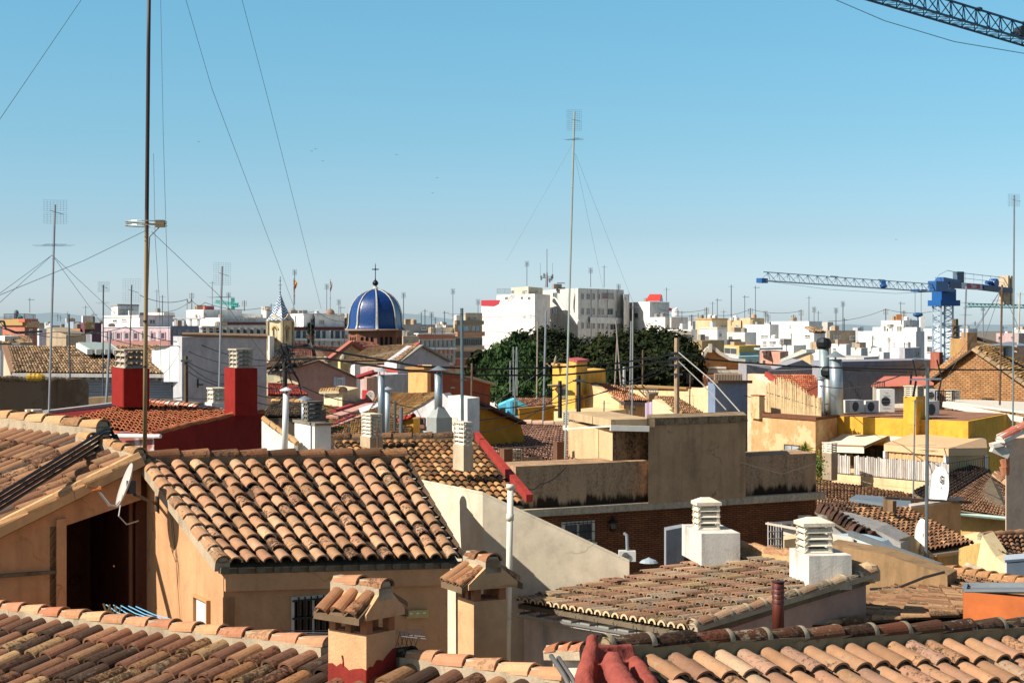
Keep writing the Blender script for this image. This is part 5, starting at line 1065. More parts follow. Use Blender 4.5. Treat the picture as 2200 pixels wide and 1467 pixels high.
m = MB(); m.bar(P(1003, 854, 63), P(1122, 909, 66.4), .4, .1); m.build('verge', flat('#4a2c24', .8), t)
t = thing('mustard_low_wall', 'low mustard parapet beyond the pink-brown tile roof', 'wall', P(1150, 900, 80)); block('', '', (1113, 82), (1116, 81), (1192, 84), 880, plaster('#a67828', .12, '#6e4c1c'), par=t, cap=plaster('#8a6a3c', .3), caph=.05)
t = thing('pink_tile_roof', 'sunlit pinkish tile roof with cream ridge behind the brown building terrace', 'roof', P(1130, 950, 66))
tiled(t, P(1092, 909, 76), P(1235, 914, 76), P(1240, 1000, 60), P(1022, 958, 64), 26, 16, tiles('#b08670 #ba9078 #a47a66 #b88c78', .45, .08), 5, .42, .04, False, base=plaster('#a07a68', .3))
caps(t, [P(1022, 956, 64), P(1092, 908, 76), P(1235, 913, 76)], .5, .18, tiles('#b89a84 #c0a48c', .3, .1), None, 6)
vpoly(t, [(1015, 1100, 64.2), (1235, 1100, 60.5), (1235, 1000, 60.5), (1022, 962, 64.2)], (.5, 3, 0), CREAM)
# terrace railing
t = rail('rusty iron railing along the terrace in front of the pink tile roof', [P(1038, 988, 56.0), P(1078, 990, 55.5), P(1130, 988, 55.2), P(1200, 984, 55.0)], .42, 30, flat('#3c3028', .7), .014)
for lab, x, yb, Y, w_ in (('dark brown square terrace pier left of the small slatted vent', 1087, 1005, 55, .30), ('dark brown terrace pier beside the lit block', 1200, 990, 54.6, .26)):
    t = thing('terrace_pier', lab, 'pillar', P(x, yb, Y)); m = MB(); m.box(P(x, yb, Y), w_, w_, .62, .5); m.build('pier', plaster('#6a4c3c', .4), t)
stack('small slatted chimney vent on the terrace behind the railing', (1095, 56.5), (1100, 55.8), (1122, 56.6), 1000, 1010, LOUV, 5, .48, LOUV, 'slab', .9)
# orange and rust block house
t = thing('terracotta_block_house', 'house with sunlit apricot chimney block and rust red shaded side wall', 'house', P(960, 830, 80))
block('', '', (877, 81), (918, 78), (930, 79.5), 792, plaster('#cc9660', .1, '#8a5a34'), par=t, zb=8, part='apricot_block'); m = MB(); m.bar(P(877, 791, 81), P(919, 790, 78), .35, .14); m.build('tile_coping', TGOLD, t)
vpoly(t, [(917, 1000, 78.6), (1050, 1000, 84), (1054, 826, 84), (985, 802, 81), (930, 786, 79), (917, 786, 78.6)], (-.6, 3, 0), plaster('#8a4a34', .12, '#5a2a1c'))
m = MB(); m.bar(P(917, 786, 78.5), P(1056, 825, 84), .5, .12); m.build('verge', plaster('#a89880', .3), t); win(t, P(917, 830, 78.6), P(1050, 830, 84), (966, 823, 973, 831), '#5a6a78', '#8a9098', .04, .03, mull=0)
# grey gable house with tile roof
t = thing('grey_gable_house', 'grey-white gable house with sunlit tan tile roof and a red ridge end', 'house', P(880, 800, 112))
GG = plaster('#aaa9ae', .3, '#6c6a6e')
vpoly(t, [(858, 1000, 110), (965, 1000, 116), (966, 776, 116), (903, 743, 112), (858, 776, 110)], (-1, 2, 0), GG); tiled(t, P(800, 748, 135), P(903, 742, 112), P(858, 778, 109.5), P(738, 778, 124), 40, 10, tiles('#b0906c #a4845f #bb9a74 #94745a', .7, .1), 4, .45, .03, False, rim=False, base=MORTARD)
m = MB(); m.bar(P(903, 742, 111.8), P(967, 776, 115.8), .4, .12); m.bar(P(858, 777, 109.8), P(903, 743, 111.8), .4, .12); m.build('verge', plaster('#8a847c', .4), t); m = MB(); m.extr([P(868, 751, 118), P(896, 742, 113), P(902, 742, 112), P(893, 750, 111.6), P(872, 757, 113)], (0, 0, .2)); m.build('red_ridge', flat('#b03c34', .8), t)
vpoly(t, [(752, 1000, 122), (858, 1000, 110.3), (858, 780, 110.3), (752, 790, 122)], (.6, .8, 0), plaster('#b49c98', .15, '#7a5a50'), 'side_wall')
win(t, P(858, 800, 110), P(965, 800, 116), (871, 780, 876, 812), '#3c3c42', '#a0a0a4', .04, .03)
m = MB(); m.extr([P(754, 860, 108), P(762, 860, 107.5), P(762, 782, 107.5), P(754, 785, 108)], (.3, .6, 0)); tag(m.build('white_pier', plaster('#cfcdca', .1)), 'narrow white pier at the right corner of the mauve gable house', 'wall')
m = MB(); m.extr([P(826, 800, 109.4), P(852, 800, 108.4), P(852, 778, 108.4), P(826, 778, 109.4)], (.2, .6, 0)); bx_ = m.build('white_box', plaster('#d0ccc8', .1)); tag(bx_, 'white box dormer with a red base on the grey gable house side', 'dormer')
m = MB(); m.extr([P(824, 799, 109.2), P(854, 799, 108.1), P(854, 791, 108.1), P(824, 791, 109.2)], (0, -.15, 0)); m.build('red_base', flat('#a8382c', .8), bx_)
t = thing('pink_shed', 'little mottled pink shed with red sloped top between flues and grey gable', 'shed', P(800, 840, 95)); block('', '', (783, 97), (788, 95), (812, 97), 812, plaster('#b09080', .5, '#6a4a40'), par=t, zb=8); block('', '', (812, 97.5), (813, 97), (876, 100), 806, plaster('#9a9ba2', .3), par=t, zb=8, part='grey_wall')
m = MB(); m.extr([P(765, 812, 100), P(800, 800, 96), P(812, 803, 97), P(775, 815, 101)], (0, 0, .15)); m.build('red_roof', flat('#86242a', .8), t)
m = MB(); m.extr([P(778, 862, 80), P(808, 862, 80), P(800, 843, 82), P(778, 842, 82)], (0, 0, .1)); tag(m.build('red_canopy', flat('#a8302a', .7)), 'small bright red canopy behind the dish near the tall blue-grey flue', 'canopy')
dish('grey satellite dish next to the small red canopy', 795, 852, 78, .28, (-.5, -.8, .2), '#8a8480')
# yellow tower house
t = thing('yellow_tower_house', 'yellow house with square stair tower and pinkish red tiled top in front of the trees', 'house', P(1240, 850, 90)); YM = plaster('#d0a24c', .12, '#8a6420')
block('', '', (1187, 95), (1236, 91), (1262, 94), 788, YM, par=t); block('', '', (1222, 93.4), (1238, 90.4), (1262, 92.4), 776, YM, par=t, zb=Z(850, 90), part='tower'); block('', '', (1236, 99), (1262, 96), (1301, 99), 796, YM, par=t, part='wing')
m = MB(); m.extr([P(1219, 774, 93.6), P(1240, 779, 89.9), P(1265, 777, 92.4), P(1242, 772, 96)], (0, 0, .12)); m.build('red_roof', flat('#a04848', .8), t); slab(t, (1186, 95.1), (1236, 90.9), (1240, 91.2), 788, .12, .12, plaster('#c0985c', .2))
ya2, yb2 = P(1187, 850, 95), P(1236, 850, 91); win(t, ya2, yb2, (1200, 828, 1216, 852), '#4a4034', '#7c6a4c', .06, .05); m = MB(); m.extr([P(1176, 828, 93.5), P(1212, 826, 90.5), P(1216, 830, 91.5), P(1186, 832, 94.5)], (0, 0, .06)); m.build('canopy', flat('#8a7a60', .7), t)
dish('small tilted white satellite dish on the yellow tower house roof', 1191, 777, 93.5, .36, (-.9, .1, .2), '#d4d2cc')
# cream houses
t = thing('cream_tiled_house', 'cream house with terracotta tiles and shaded brown end wall with a tiny window', 'house', P(1320, 870, 86)); CR = plaster('#d4b888', .1, '#9a7c50')
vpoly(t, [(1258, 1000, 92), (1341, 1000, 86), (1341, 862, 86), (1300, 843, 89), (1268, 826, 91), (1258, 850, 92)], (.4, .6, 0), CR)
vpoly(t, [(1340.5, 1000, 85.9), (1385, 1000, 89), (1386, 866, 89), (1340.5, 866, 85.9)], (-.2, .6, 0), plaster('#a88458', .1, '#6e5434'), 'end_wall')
tiled(t, P(1268, 826, 94), P(1318, 830, 100), P(1392, 864, 89.5), P(1338, 864, 85), 12, 14, tiles('#b87c58 #c08660 #a86c4c #c89068', .5, .1), 5, .42, .04, False, base=MORTARD); m = MB(); m.bar(P(1338, 866, 85), P(1394, 868, 89.4), .2, .18); m.build('eave', flat('#3c3c40', .6), t)
win(t, P(1340.5, 880, 85.9), P(1385, 880, 89), (1356, 866, 1364, 879), '#2a2420', '#6a543c', .04, .02)
t = thing('cream_long_wall_house', 'long low cream house with thin clay coping behind the small tiled house', 'house', P(1430, 860, 98)); block('', '', (1342, 104), (1536, 97), (1560, 99), 838, plaster('#d2b88e', .12, '#9a7c50'), par=t); m = MB(); m.bar(P(1342, 829, 104), P(1480, 834, 99), .4, .12); m.build('coping', TGOLD, t)
t = thing('blue_shaded_house', 'house with cream lit side and smooth blue-grey shaded wall', 'house', P(1560, 860, 92)); vpoly(t, [(1470, 1000, 99), (1537, 1000, 93), (1537, 822, 93), (1500, 836, 96), (1470, 842, 99)], (.4, .6, 0), plaster('#d4bc94', .1, '#9a7c50'), 'lit_wall'); vpoly(t, [(1536.5, 1000, 92.9), (1606, 1000, 96), (1606, 822, 96), (1536.5, 822, 92.9)], (-.3, .8, 0), plaster('#74829a', .1, '#4c586c'))  # blue of the shaded face is put into its wall colour
m = MB(); m.bar(P(1534, 820, 92.6), P(1608, 820, 96), .5, .16); m.build('tile_eave', tiles('#8a7058 #6a5444', .6, .1), t)
m = MB()
for i in range(18): p = P(1536 + 3.4 * i, 818, 94 + .15 * i); m.tube(p, p + Vector((.1, .9, .35)), .05, n=5)
m.build('tile_rows', tiles('#5c4a40 #a89078 #4a3c34', .6, .1), t)
win(t, P(1536.5, 880, 92.9), P(1606, 880, 96), (1566, 880, 1572, 888), '#20242c', '#5c6878', .03, .02, mull=0)
t = thing('small_cream_gable', 'small cream gable with sloping brown tile roof beside the wooden utility pole', 'house', P(1440, 880, 78)); vpoly(t, [(1402, 1000, 80), (1450, 1000, 77), (1450, 880, 77), (1402, 858, 80)], (.5, .6, 0), plaster('#d6c094', .1)); tiled(t, P(1404, 857, 82), P(1448, 857, 88), P(1508, 892, 80), P(1462, 892, 75), 10, 10, tiles('#a07854 #aa845e #8c6648', .7, .15), 5, .42, .04, False, base=MORTARD); m = MB(); m.bar(P(1462, 896, 75), P(1510, 896, 80), .25, .25); m.build('eave', flat('#34343a', .6), t)
t = thing('brown_vent_chimney', 'brown block chimney with open metal crown in front of the long cream wall', 'chimney', P(1400, 860, 92)); block('', '', (1388, 93), (1394, 92), (1414, 94), 846, plaster('#8a7258', .3), par=t, zb=Z(870, 92)); rail('', [P(1382, 846, 91), P(1414, 846, 91)], .25, 6, GREYM, .02, par=t)
t = thing('lilac_striped_shed', 'lilac corrugated shed wall between the brown end wall and the small cream gable', 'shed', P(1395, 880, 84)); vpoly(t, [(1386, 1000, 85), (1405, 1000, 84), (1405, 862, 84), (1386, 866, 85)], (.1, .5, 0), striped('#a898ac', '#8c7c92', 0, .2))
t = thing('turquoise_house', 'turquoise gabled shed with a round column and a tile roof beside it', 'house', P(1100, 870, 92)); vpoly(t, [(1070, 960, 94), (1140, 960, 94), (1140, 880, 94), (1104, 858, 94), (1070, 872, 94)], (0, 3, 0), plaster('#5cb0c8', .1, '#3c7c8c')); m = MB(); m.tube(P(1100, 892, 93), P(1100, 862, 93), .32, n=14); m.build('column', flat('#4494b0', .6), t)
m = MB(); m.bar(P(1080, 892, 92.6), P(1080, 877, 92.6), .3); m.bar(P(1113, 892, 92.6), P(1113, 877, 92.6), .22); m.build('dark_opening', flat('#1c2024', .6), t)
t = thing('terracotta_roof_house', 'low white house with terracotta barrel tiles right of the turquoise shed', 'house', P(1150, 870, 96)); tiled(t, P(1105, 855, 106), P(1190, 855, 106), P(1212, 880, 94), P(1138, 880, 94), 20, 10, tiles('#b47c5c #bc8866 #a06c50 #6a5044', .7, .1), 5, .42, .04, False, base=MORTARD); block('', '', (1138, 95.5), (1196, 94.5), (1212, 96), 881, WHITEP, par=t)
stack('dark sided slatted chimney at the left end of the brown building roof slab', (1209, 60), (1222, 59), (1243, 60), 915, 925, LOUV, 5, .42, plaster('#8c8a88', .3), 'slab', .95)
t = thing('cream_parapet', 'cream parapet below the yellow tower house', 'wall', P(1230, 890, 80)); block('', '', (1190, 82), (1262, 80), (1345, 84), 888, plaster('#d2b888', .1, '#9a7c50'), par=t)
# grey-lilac walls right
LIL = plaster('#928f92', .3, '#6c6a6c')
t = thing('lilac_wall_house', 'long blank grey-lilac wall in shade behind the flues of the yellow house', 'house', P(1860, 830, 125)); block('', '', (1745, 128), (1770, 122), (2010, 130), 788, LIL, par=t); slab(t, (1745, 128), (1770, 122), (2010, 130), 788, .35, .1, plaster('#8a8a94', .3), 'coping')
t = thing('lilac_gable_house', 'grey-lilac low gabled wall with white edging behind the orange tile roof', 'house', P(1680, 800, 135)); vpoly(t, [(1604, 900, 136), (1746, 900, 138), (1746, 786, 138), (1724, 773, 137), (1660, 794, 136), (1655, 786, 136), (1604, 783, 136)], (0, 5, 0), LIL)
t = thing('stone_gable_house', 'house with rough ochre brick gable, weathered tile roof and a barred window', 'house', P(2100, 850, 108)); STO = brick('#bc8a60', '#a4764e', '#7c5c3c', -.3, .32, .13, .03, 1.0, .7, .05)
vpoly(t, [(1980, 950, 112), (2240, 950, 102), (2240, 856, 102), (2092, 755, 107.4), (1980, 832, 112)], (-.3, 2, 0), STO)
tiled(t, P(2092, 750, 107.4), P(2130, 742, 126), P(2290, 830, 120), P(2240, 852, 101.6), 22, 26, tiles('#8c6c44 #7c5c3c #9c7c50 #6c5440 #a88448', .8, .3), 5, .42, .05, False, base=MORTARD)
caps(t, [P(2092, 752, 107.2), P(2240, 852, 101.4)], .6, .22, tiles('#9c8468 #8c7458 #a88c6c', .6, .3), None, 6, 'verge_tiles'); m = MB(); m.bar(P(1976, 836, 112), P(2092, 752, 107.2), .5, .14); m.build('verge', plaster('#5c4c3c', .5), t)
sa, sb = P(1980, 860, 112), P(2240, 860, 102); win(t, sa, sb, (2110, 855, 2137, 873), '#a09888', '#5c4430', .06, .03, mull=2, bars=4)
t = thing('roof_ridge_house', 'old roof with a long dark eave beam rising behind the ochre brick gable', 'house', P(2150, 750, 125)); 
for q_ in ((P(2080, 722, 124), P(2230, 762, 122), .8, .25), (P(2086, 742, 118), P(2230, 776, 116), .25, .5), (P(2120, 752, 114), P(2210, 800, 112), .35, .35)): m = MB(); m.bar(*q_); m.build('eave_beam', rusty('#4c3c2c', '#2c2018', .7, 0), t)
vpoly(t, [(2076, 860, 125), (2230, 860, 125), (2230, 770, 125), (2080, 728, 125)], (0, 5, 0), plaster('#a88454', .4, '#5c4428')); m = MB(); m.box(P(2082, 756, 123), .8, .8, 1.4, .3); m.build('corner_pier', plaster('#a87c54', .4), t)
m = MB(); m.tube(P(2166, 765, 112), P(2166, 745, 112), .3, n=12); m.lathe(P(2170, 742, 112), [(1.5, 0), (.1, .25)], 14); tag(m.build('flue_pipe', GALV), 'stubby grey flue with a wide flat hat on the ochre gable house roof', 'pipe')
t = thing('brick_chimney', 'red brick chimney standing left of the ochre brick gable', 'chimney', P(2010, 800, 112)); block('', '', (1999, 114), (2018, 112), (2026, 113), 757, brick('#a8523c', '#9c4834', '#8a6a5a', .2, .25, .08, .015, .4, .3), par=t, zb=8)
t = thing('salmon_roof_shed', 'white shed with flat salmon coloured roof behind the air conditioners', 'shed', P(1930, 830, 104)); block('', '', (1874, 108), (1878, 106), (2006, 104), 826, plaster('#c4b8a8', .5, '#6e6454'), par=t); m = MB(); m.extr([P(1872, 826, 105), P(2006, 822, 103), P(1980, 808, 112), P(1900, 808, 113)], (0, 0, -.15)); m.build('salmon_roof', flat('#b86854', .8), t)
t = thing('white_pergola_roof', 'white slatted pergola roof sloping across the foot of the ochre brick gable', 'awning', P(2110, 880, 98)); m = MB(); m.extr([P(2036, 866, 97), P(2210, 890, 93), P(2230, 868, 103), P(2060, 862, 102)], (0, 0, .12)); m.bar(P(2028, 868, 96.6), P(2200, 902, 92.5), .25, .3); m.build('slats', flat('#ccc4b6', .6), t)
m = MB()
for i in range(5): m.bar(P(2050 + 32 * i, 872 + 5 * i, 97 - i), P(2050 + 32 * i, 905, 97 - i), .08)
m.build('post', flat('#c8c0b4', .6), t); rail('dark iron railing on the roof between flues and air conditioners', [P(1812, 872, 99), P(1900, 872, 99)], 1.4, 24, flat('#3c3a3a', .6), .02)
rail('dark iron railing right of the yellow chimney', [P(2010, 900, 97), P(2050, 900, 97)], 1.6, 9, flat('#2c2a2a', .6), .025)
stack('small slatted chimney against the ochre brick gable', (2030, 103), (2044, 101.5), (2064, 103), 872, 900, plaster('#9c8468', .4), 5, .9, LOUV, 'slab', .95)
# ================================================================ far town
def W(c='#cfccc6', st=.25, dk='#8a8478', patch=None): return plaster(c, st, dk, .5, patch)
WH = W('#d2cfca', .2); WH2 = W('#c6c4c0', .3); WST = W('#c9c4b8', .55, '#77695a')
def far(label, A, B, C, top, mat=WH, wl=(), wr=(), cap=None, pane='#3c464e', fr='#b8b4ac', name='apartment_building', par=None, zb=0.0, fw=.12, mull=1, part='wall', bands=()):
    t = par or thing(name, label, 'building', (G(*A) + G(*C)) / 2); _, a, b, c, zt = block('', '', A, B, C, top, mat, par=t, zb=zb, part=part)
    if cap: m = MB(); u, v = (a - b).normalized(), (c - b).normalized(); m.extr([Vector((q.x, q.y, zt)) for q in (a - v*.15 + u*.1, b - u*.15 - v*.15, c - u*.15 + v*.1, a + (c - b) + u*.1 + v*.1)], (0, 0, .3)); m.build('coping', cap, t)
    for r in wl: win(t, a, b, r, pane, fr, fw, .08, mull=mull, rough=.2)
    for r in wr: win(t, b, c, r, pane, fr, fw, .08, mull=mull, rough=.2)
    wpx = (B[0] - A[0], C[0] - B[0])
    if not (wl or wr or bands) and max(wpx) > 14:
        k_ = 0 if wpx[0] >= wpx[1] else 1; e0, e1 = ((a, b), (b, c))[k_]; xs, xe = (A[0], B[0]) if k_ == 0 else (B[0], C[0]); yy = top + rnd(6, 9)
        while yy < top + 46:
            x = xs + rnd(3, 8)
            while x < xe - 8:
                if random.random() < .62: ww_ = rnd(3.5, 7); win(t, e0, e1, (x, yy, x + ww_, yy + rnd(6, 9)), pane, random.choice(('#b8b4ac', '#8c8880', '#a89c8c')), fw, .08, mull=random.choice((0, 1)), rough=.2)
                x += rnd(10, 18)
            yy += rnd(17, 20)
    if max(wpx) > 18 and A[1] > 200 and name in ('apartment_building', 'penthouse'):
        for _ in range(random.randint(1, 3)):
            q = lerp(lerp(a, b, rnd(.2, .9)), lerp(a, c, rnd(.2, .8)), .5); m = MB(); hh = rnd(.4, .9); q.z = zt + (.3 if cap else 0)
            if random.random() < .5: m.box(q, rnd(.6, 1.6), rnd(.6, 1.2), hh, .4)
            else: m.lathe(q, [(.45, 0), (.45, hh), (.1, hh + .15)], 8)
            m.build('roof_vent', random.choice((WH2, plaster('#a89078', .3), plaster('#8c8880', .4))), t)
    for (f0, y0, y1, col, nm, pr) in bands:
        p, q = (a, b) if f0 == 'l' else (b, c); n = fplane(p, q); Y = (p.y + q.y) / 2; m = MB(); m.extr([Vector((p.x, p.y, Z(y1, Y))), Vector((q.x, q.y, Z(y1, Y))), Vector((q.x, q.y, Z(y0, Y))), Vector((p.x, p.y, Z(y0, Y)))], n * pr); m.build(nm, flat(col, .6, 0, .15), t)
    return t, a, b, c
MAR = '#5c1c24'; GLZ = '#35505a'
# distant hills and horizon town
m = MB(); k = 60; vs = []
for i in range(k + 1): x = -3500 + 7000 * i / k; h = 46 + 12 * math.sin(i * .55) + 8 * math.sin(i * 1.7 + 1); vs += [Vector((x, 6500, -20)), Vector((x, 6500, h * (1.1 if x < 0 else .55))), Vector((x, 7600, -20))]
m.add(vs, [f for i in range(k) for f in ((3*i, 3*i+3, 3*i+4, 3*i+1), (3*i+1, 3*i+4, 3*i+5, 3*i+2))]); tag(m.build('hills', flat('#9cb0bc', .95)), kind='structure')  # distance haze is put into the hills' pale bluish colour
# --- left skyline
t, a, b, c = far('terracotta belvedere house with ochre cornice, blue lantern dome and roof railing at far left', (5, 240), (53, 228), (80, 236), 698, W('#a86a58', .4, '#6a4438'), name='belvedere_house', bands=(('l', 686, 699, '#a08048', 'cornice', .3), ('r', 690, 703, '#a88048', 'cornice', .3)))
m = MB(); m.extr([P(4, 692, 241), P(53, 692, 226), P(82, 692, 236), P(40, 692, 250)], (0, 0, .45)); m.build('roof', flat('#b0583c', .8), t); win(t, b, c, (61, 706, 69, 730), '#5c5448', '#c8a888', .15, .08)
m = MB(); q = P(35, 688, 236); m.lathe(q, [(.32, 0), (.32, .8), (.36, .85), (.36, 1.0), (.3, 1.25), (.15, 1.4), (0, 1.45)], 14); m.build('lantern_dome', flat('#5a6474', .4), t)
m = MB(); q = P(43, 688, 234); m.lathe(q, [(.4, 0), (.4, .35), (.5, .4), (0, .75)], 6); m.build('teal_lantern', flat('#2c8478', .4), t); rail('', [P(9, 687, 238), P(53, 687, 228), P(76, 688, 235)], .8, 26, DARKM, .03, par=t)
far('white house with slanted shaded walls under the belvedere at far left', (-10, 176), (10, 172), (44, 180), 722, WH); 
t = thing('brown_roof_house', 'low brown tile roofs beside the belvedere above the speckled roof', 'house', P(40, 730, 170)); tiled(t, P(10, 718, 195), P(62, 722, 195), P(72, 737, 165), P(42, 737, 165), 16, 6, TFAR, 4, .45, .03, False, rim=False); tiled(t, P(-20, 724, 190), P(10, 724, 190), P(24, 738, 165), P(-20, 738, 165), 12, 6, TFAR, 4, .45, .03, False, rim=False); block('', '', (-20, 166), (0, 165), (72, 166), 738, WH2, par=t)
far('pale blue-white house just right of the belvedere', (78, 262), (84, 258), (104, 262), 706, W('#b4b8bc'))
t = thing('tan_gable_house', 'plain tan gable wall left of the ochre tower', 'house', P(120, 720, 170)); vpoly(t, [(98, 800, 172), (142, 800, 170), (142, 720, 170), (128, 712, 170.6), (100, 703, 172)], (0, 8, 0), W('#a8957c', .3, '#77695a'))
far('house with red-brown lower wall under the ochre tower', (150, 215), (172, 208), (182, 212), 706, W('#9c6c4c', .4, '#5c4438')); far('aubergine walled house with ochre upper storey and brick chimney', (172, 212), (182, 205), (218, 214), 693, W('#644450', .2, '#3c2834'))
far('ochre roof room standing on the aubergine house', (181, 216), (184, 204), (204, 207), 692, W('#b08c50'), zb=Z(707, 204), name='roof_room', wr=((194, 697, 200, 702),)); far('brown brick chimney above the ochre roof room', (178, 212), (180, 210), (184, 212), 684, W('#8a6c4c'), zb=Z(706, 210), name='chimney')
far('bluish grey roof block behind the ochre roof room', (140, 290), (158, 280), (178, 284), 691, W('#8c96a4'))
rail('white balcony railing in front of the aubergine house', [P(156, 740, 188), P(196, 740, 188)], 1.1, 16, flat('#c4c4c4', .6), .05); far('white low terrace block below the aubergine house', (150, 192), (156, 189), (212, 192), 736, WH2)
t, a, b, c = far('pink-white apartment block with dark plum window bays behind the wooden mast', (219, 285), (222, 262), (366, 256), 702, W('#c4acb0', .15), bands=(('r', 702, 704, '#d0ccc8', 'parapet_line', .1),), name='apartment_building')
for x in (233, 250, 268, 287, 305, 322, 345):
    win(t, b, c, (x, 713, x + 11, 730), '#3a2c3c', '#a48890', .2, .1, mull=0)
m = MB()
for i in range(7): q = hitY(228 + 19 * i, b, c); m.box(P(228 + 19 * i, 745, q - .1), .3, .3, 2.4)
m.build('white_pier', WH, t); m = MB(); q0, q1 = P(222, 732, hitY(222, b, c) - .4), P(366, 732, hitY(366, b, c) - .4); m.extr([q0, q1, q1 - Vector((0, 0, .9)), q0 - Vector((0, 0, .9))], (0, .3, 0)); m.build('balcony_front', flat('#a4746c', .8), t)
far('white stepped penthouse above the pink-white apartment block', (222, 282), (300, 268), (374, 272), 681, WH, wl=((243, 686, 252, 693), (262, 685, 272, 690)), wr=((320, 686, 334, 696),), zb=Z(702, 268), name='penthouse', cap=WH2); far('top white lift room of the stepped penthouse', (239, 290), (253, 276), (298, 282), 657, WH2, wl=((245, 667, 248, 671),), wr=((256, 663, 275, 669), (278, 663, 286, 668)), zb=Z(681, 276), name='roof_room', cap=W('#8c8c8c'))
far('grey shaded parapet block right of the pink-white apartment block', (366, 262), (367, 258), (432, 266), 700, W('#7c7c8c', .2)); far('low white upper block with flat roof left of the pergola', (300, 292), (352, 286), (375, 292), 671, WH2)
t = thing('pergola', 'white roof terrace pergola of square posts and flat beams', 'pergola', P(400, 700, 260)); 
for i in range(4): m = MB(); m.box(P(377 + 16.5 * i, 700, 258), .35, .35, 1.15); m.build('post', WH, t)
for q_ in (258, 268): m = MB(); m.bar(P(372, 683, q_), P(432, 685, q_), .5, .22); m.build('beam', WH, t)
t, a, b, c = far('white flat-roofed block with small red roof room and square windows', (400, 292), (473, 278), (600, 290), 682, WH, wl=((418, 676, 421, 680), (427, 676, 430, 680)), name='apartment_building', wr=tuple((480 + 9 * i, 685, 486 + 9 * i, 689) for i in range(8)), bands=(('r', 692, 698, MAR, 'maroon_stripe', .3),))
far('upper white storey of the red-topped flat block', (400, 296), (437, 284), (520, 292), 665, WH, wl=((420, 675, 424, 680),), zb=Z(682, 284), name='penthouse', wr=((438, 672, 443, 679),)); far('small red roof room on the white flat block', (436, 292), (440, 288), (460, 290), 657, W('#a85c54'), zb=Z(666, 288), name='roof_room')
far('long white penthouse row with light windows left of the bell tower', (470, 300), (472, 296), (562, 298), 674, WH2, wr=tuple((486 + 11 * i, 680, 491 + 11 * i, 684) for i in range(5)) + ((548, 679, 558, 688),), pane='#98927c', name='penthouse', zb=Z(700, 296))
far('cube shaped white roof house beside the bell tower', (562, 300), (572, 292), (592, 296), 668, WH2, zb=0)
t, a, b, c = far('lower white apartment row with dark glazed balconies left of the bell tower', (428, 252), (430, 250), (604, 256), 702, WH2, name='apartment_building', bands=(('r', 708, 721, GLZ, 'glazed_gallery', .2), ('r', 726, 736, '#7c5c50', 'brick_band', .12)))
m = MB()
for i in range(12): q = hitY(432 + 14.5 * i, b, c) - .35; m.box(P(432 + 14.5 * i, 745, q), .45, .3, 3.0)
m.build('white_pier', WH, t); m = MB(); q0, q1 = P(430, 702, 249), P(604, 703, 255); m.bar(q0, q1, 1.2, .25); m.bar(P(430, 723, 249), P(604, 724, 255), .6, .3); m.build('balcony_slab', WH, t)
win(t, b, c, (434, 703, 470, 710), '#a8843c', '#c8c4bc', .1, .3, name='yellow_blind', pmat=flat('#a07c40', .8))
t, a, b, c = far('wide white apartment block with maroon floor line behind the bell tower and dome', (588, 330), (592, 306), (760, 316), 702, WH2, bands=(('r', 702, 709, MAR, 'maroon_stripe', .4), ('r', 711, 727, GLZ, 'glazed_gallery', .2)), wr=((655, 735, 668, 740), (690, 736, 714, 741), (726, 735, 736, 740)))
m = MB()
for i in range(11): q = hitY(620 + 14 * i, b, c) - .35; m.box(P(620 + 14 * i, 750, q), 1.1 if i % 3 == 0 else .35, .3, 3.4)
m.build('white_pier', WH, t); m = MB(); m.bar(P(592, 729, 305), P(760, 730, 315), .6, .45); m.build('balcony_slab', WH, t)
m = MB()
for x in (659, 670, 740): m.extr([P(x, 728, 304), P(x + 6, 728, 304), P(x + 6, 719, 304), P(x, 719, 304)], (0, .2, 0))
m.build('brick_panel', flat('#5c3430', .8), t)
far('white penthouse with dark door under the left domed turret', (617, 340), (652, 316), (690, 322), 676, WH, wl=((634, 678, 637, 694),), wr=((667, 685, 675, 694),), zb=Z(702, 316), name='penthouse', cap=WH2); far('white penthouse with flat projecting roof under the right domed turret', (666, 346), (677, 318), (740, 326), 679, WH, wr=((686, 687, 696, 697),), zb=Z(702, 318), name='penthouse', cap=WH2); far('grey brown block with battlements right of the turrets', (735, 352), (745, 330), (756, 334), 674, W('#a89c8c'))
for lab, x, Y in (('brown domed turret behind the Spanish coloured flag', 628.5, 345), ('brown domed turret behind the right flagpole', 709.5, 345)):
    t = thing('domed_turret', lab, 'turret', P(x, 684, Y)); m = MB(); m.lathe(P(x, 690, Y), [(.85, 0), (.85, 1.25), (.95, 1.3), (.95, 1.5)], 16); m.build('drum', W('#94806c'), t); m = MB(); m.lathe(P(x, 675.5, Y), [(.92, 0), (.88, .4), (.7, .8), (.4, 1.05), (.1, 1.15), (.03, 1.4)], 16); m.build('dome', W('#8c7464', .4), t, True)
t = thing('battlement', 'row of small brown battlements between the two turrets', 'parapet', P(670, 684, 345)); m = MB()
for x in (638, 646, 653, 679, 687, 694, 699, 722, 736): m.box(P(x, 682, 342), .55, .4, .8)
m.build('merlon', W('#8c7464', .4), t)
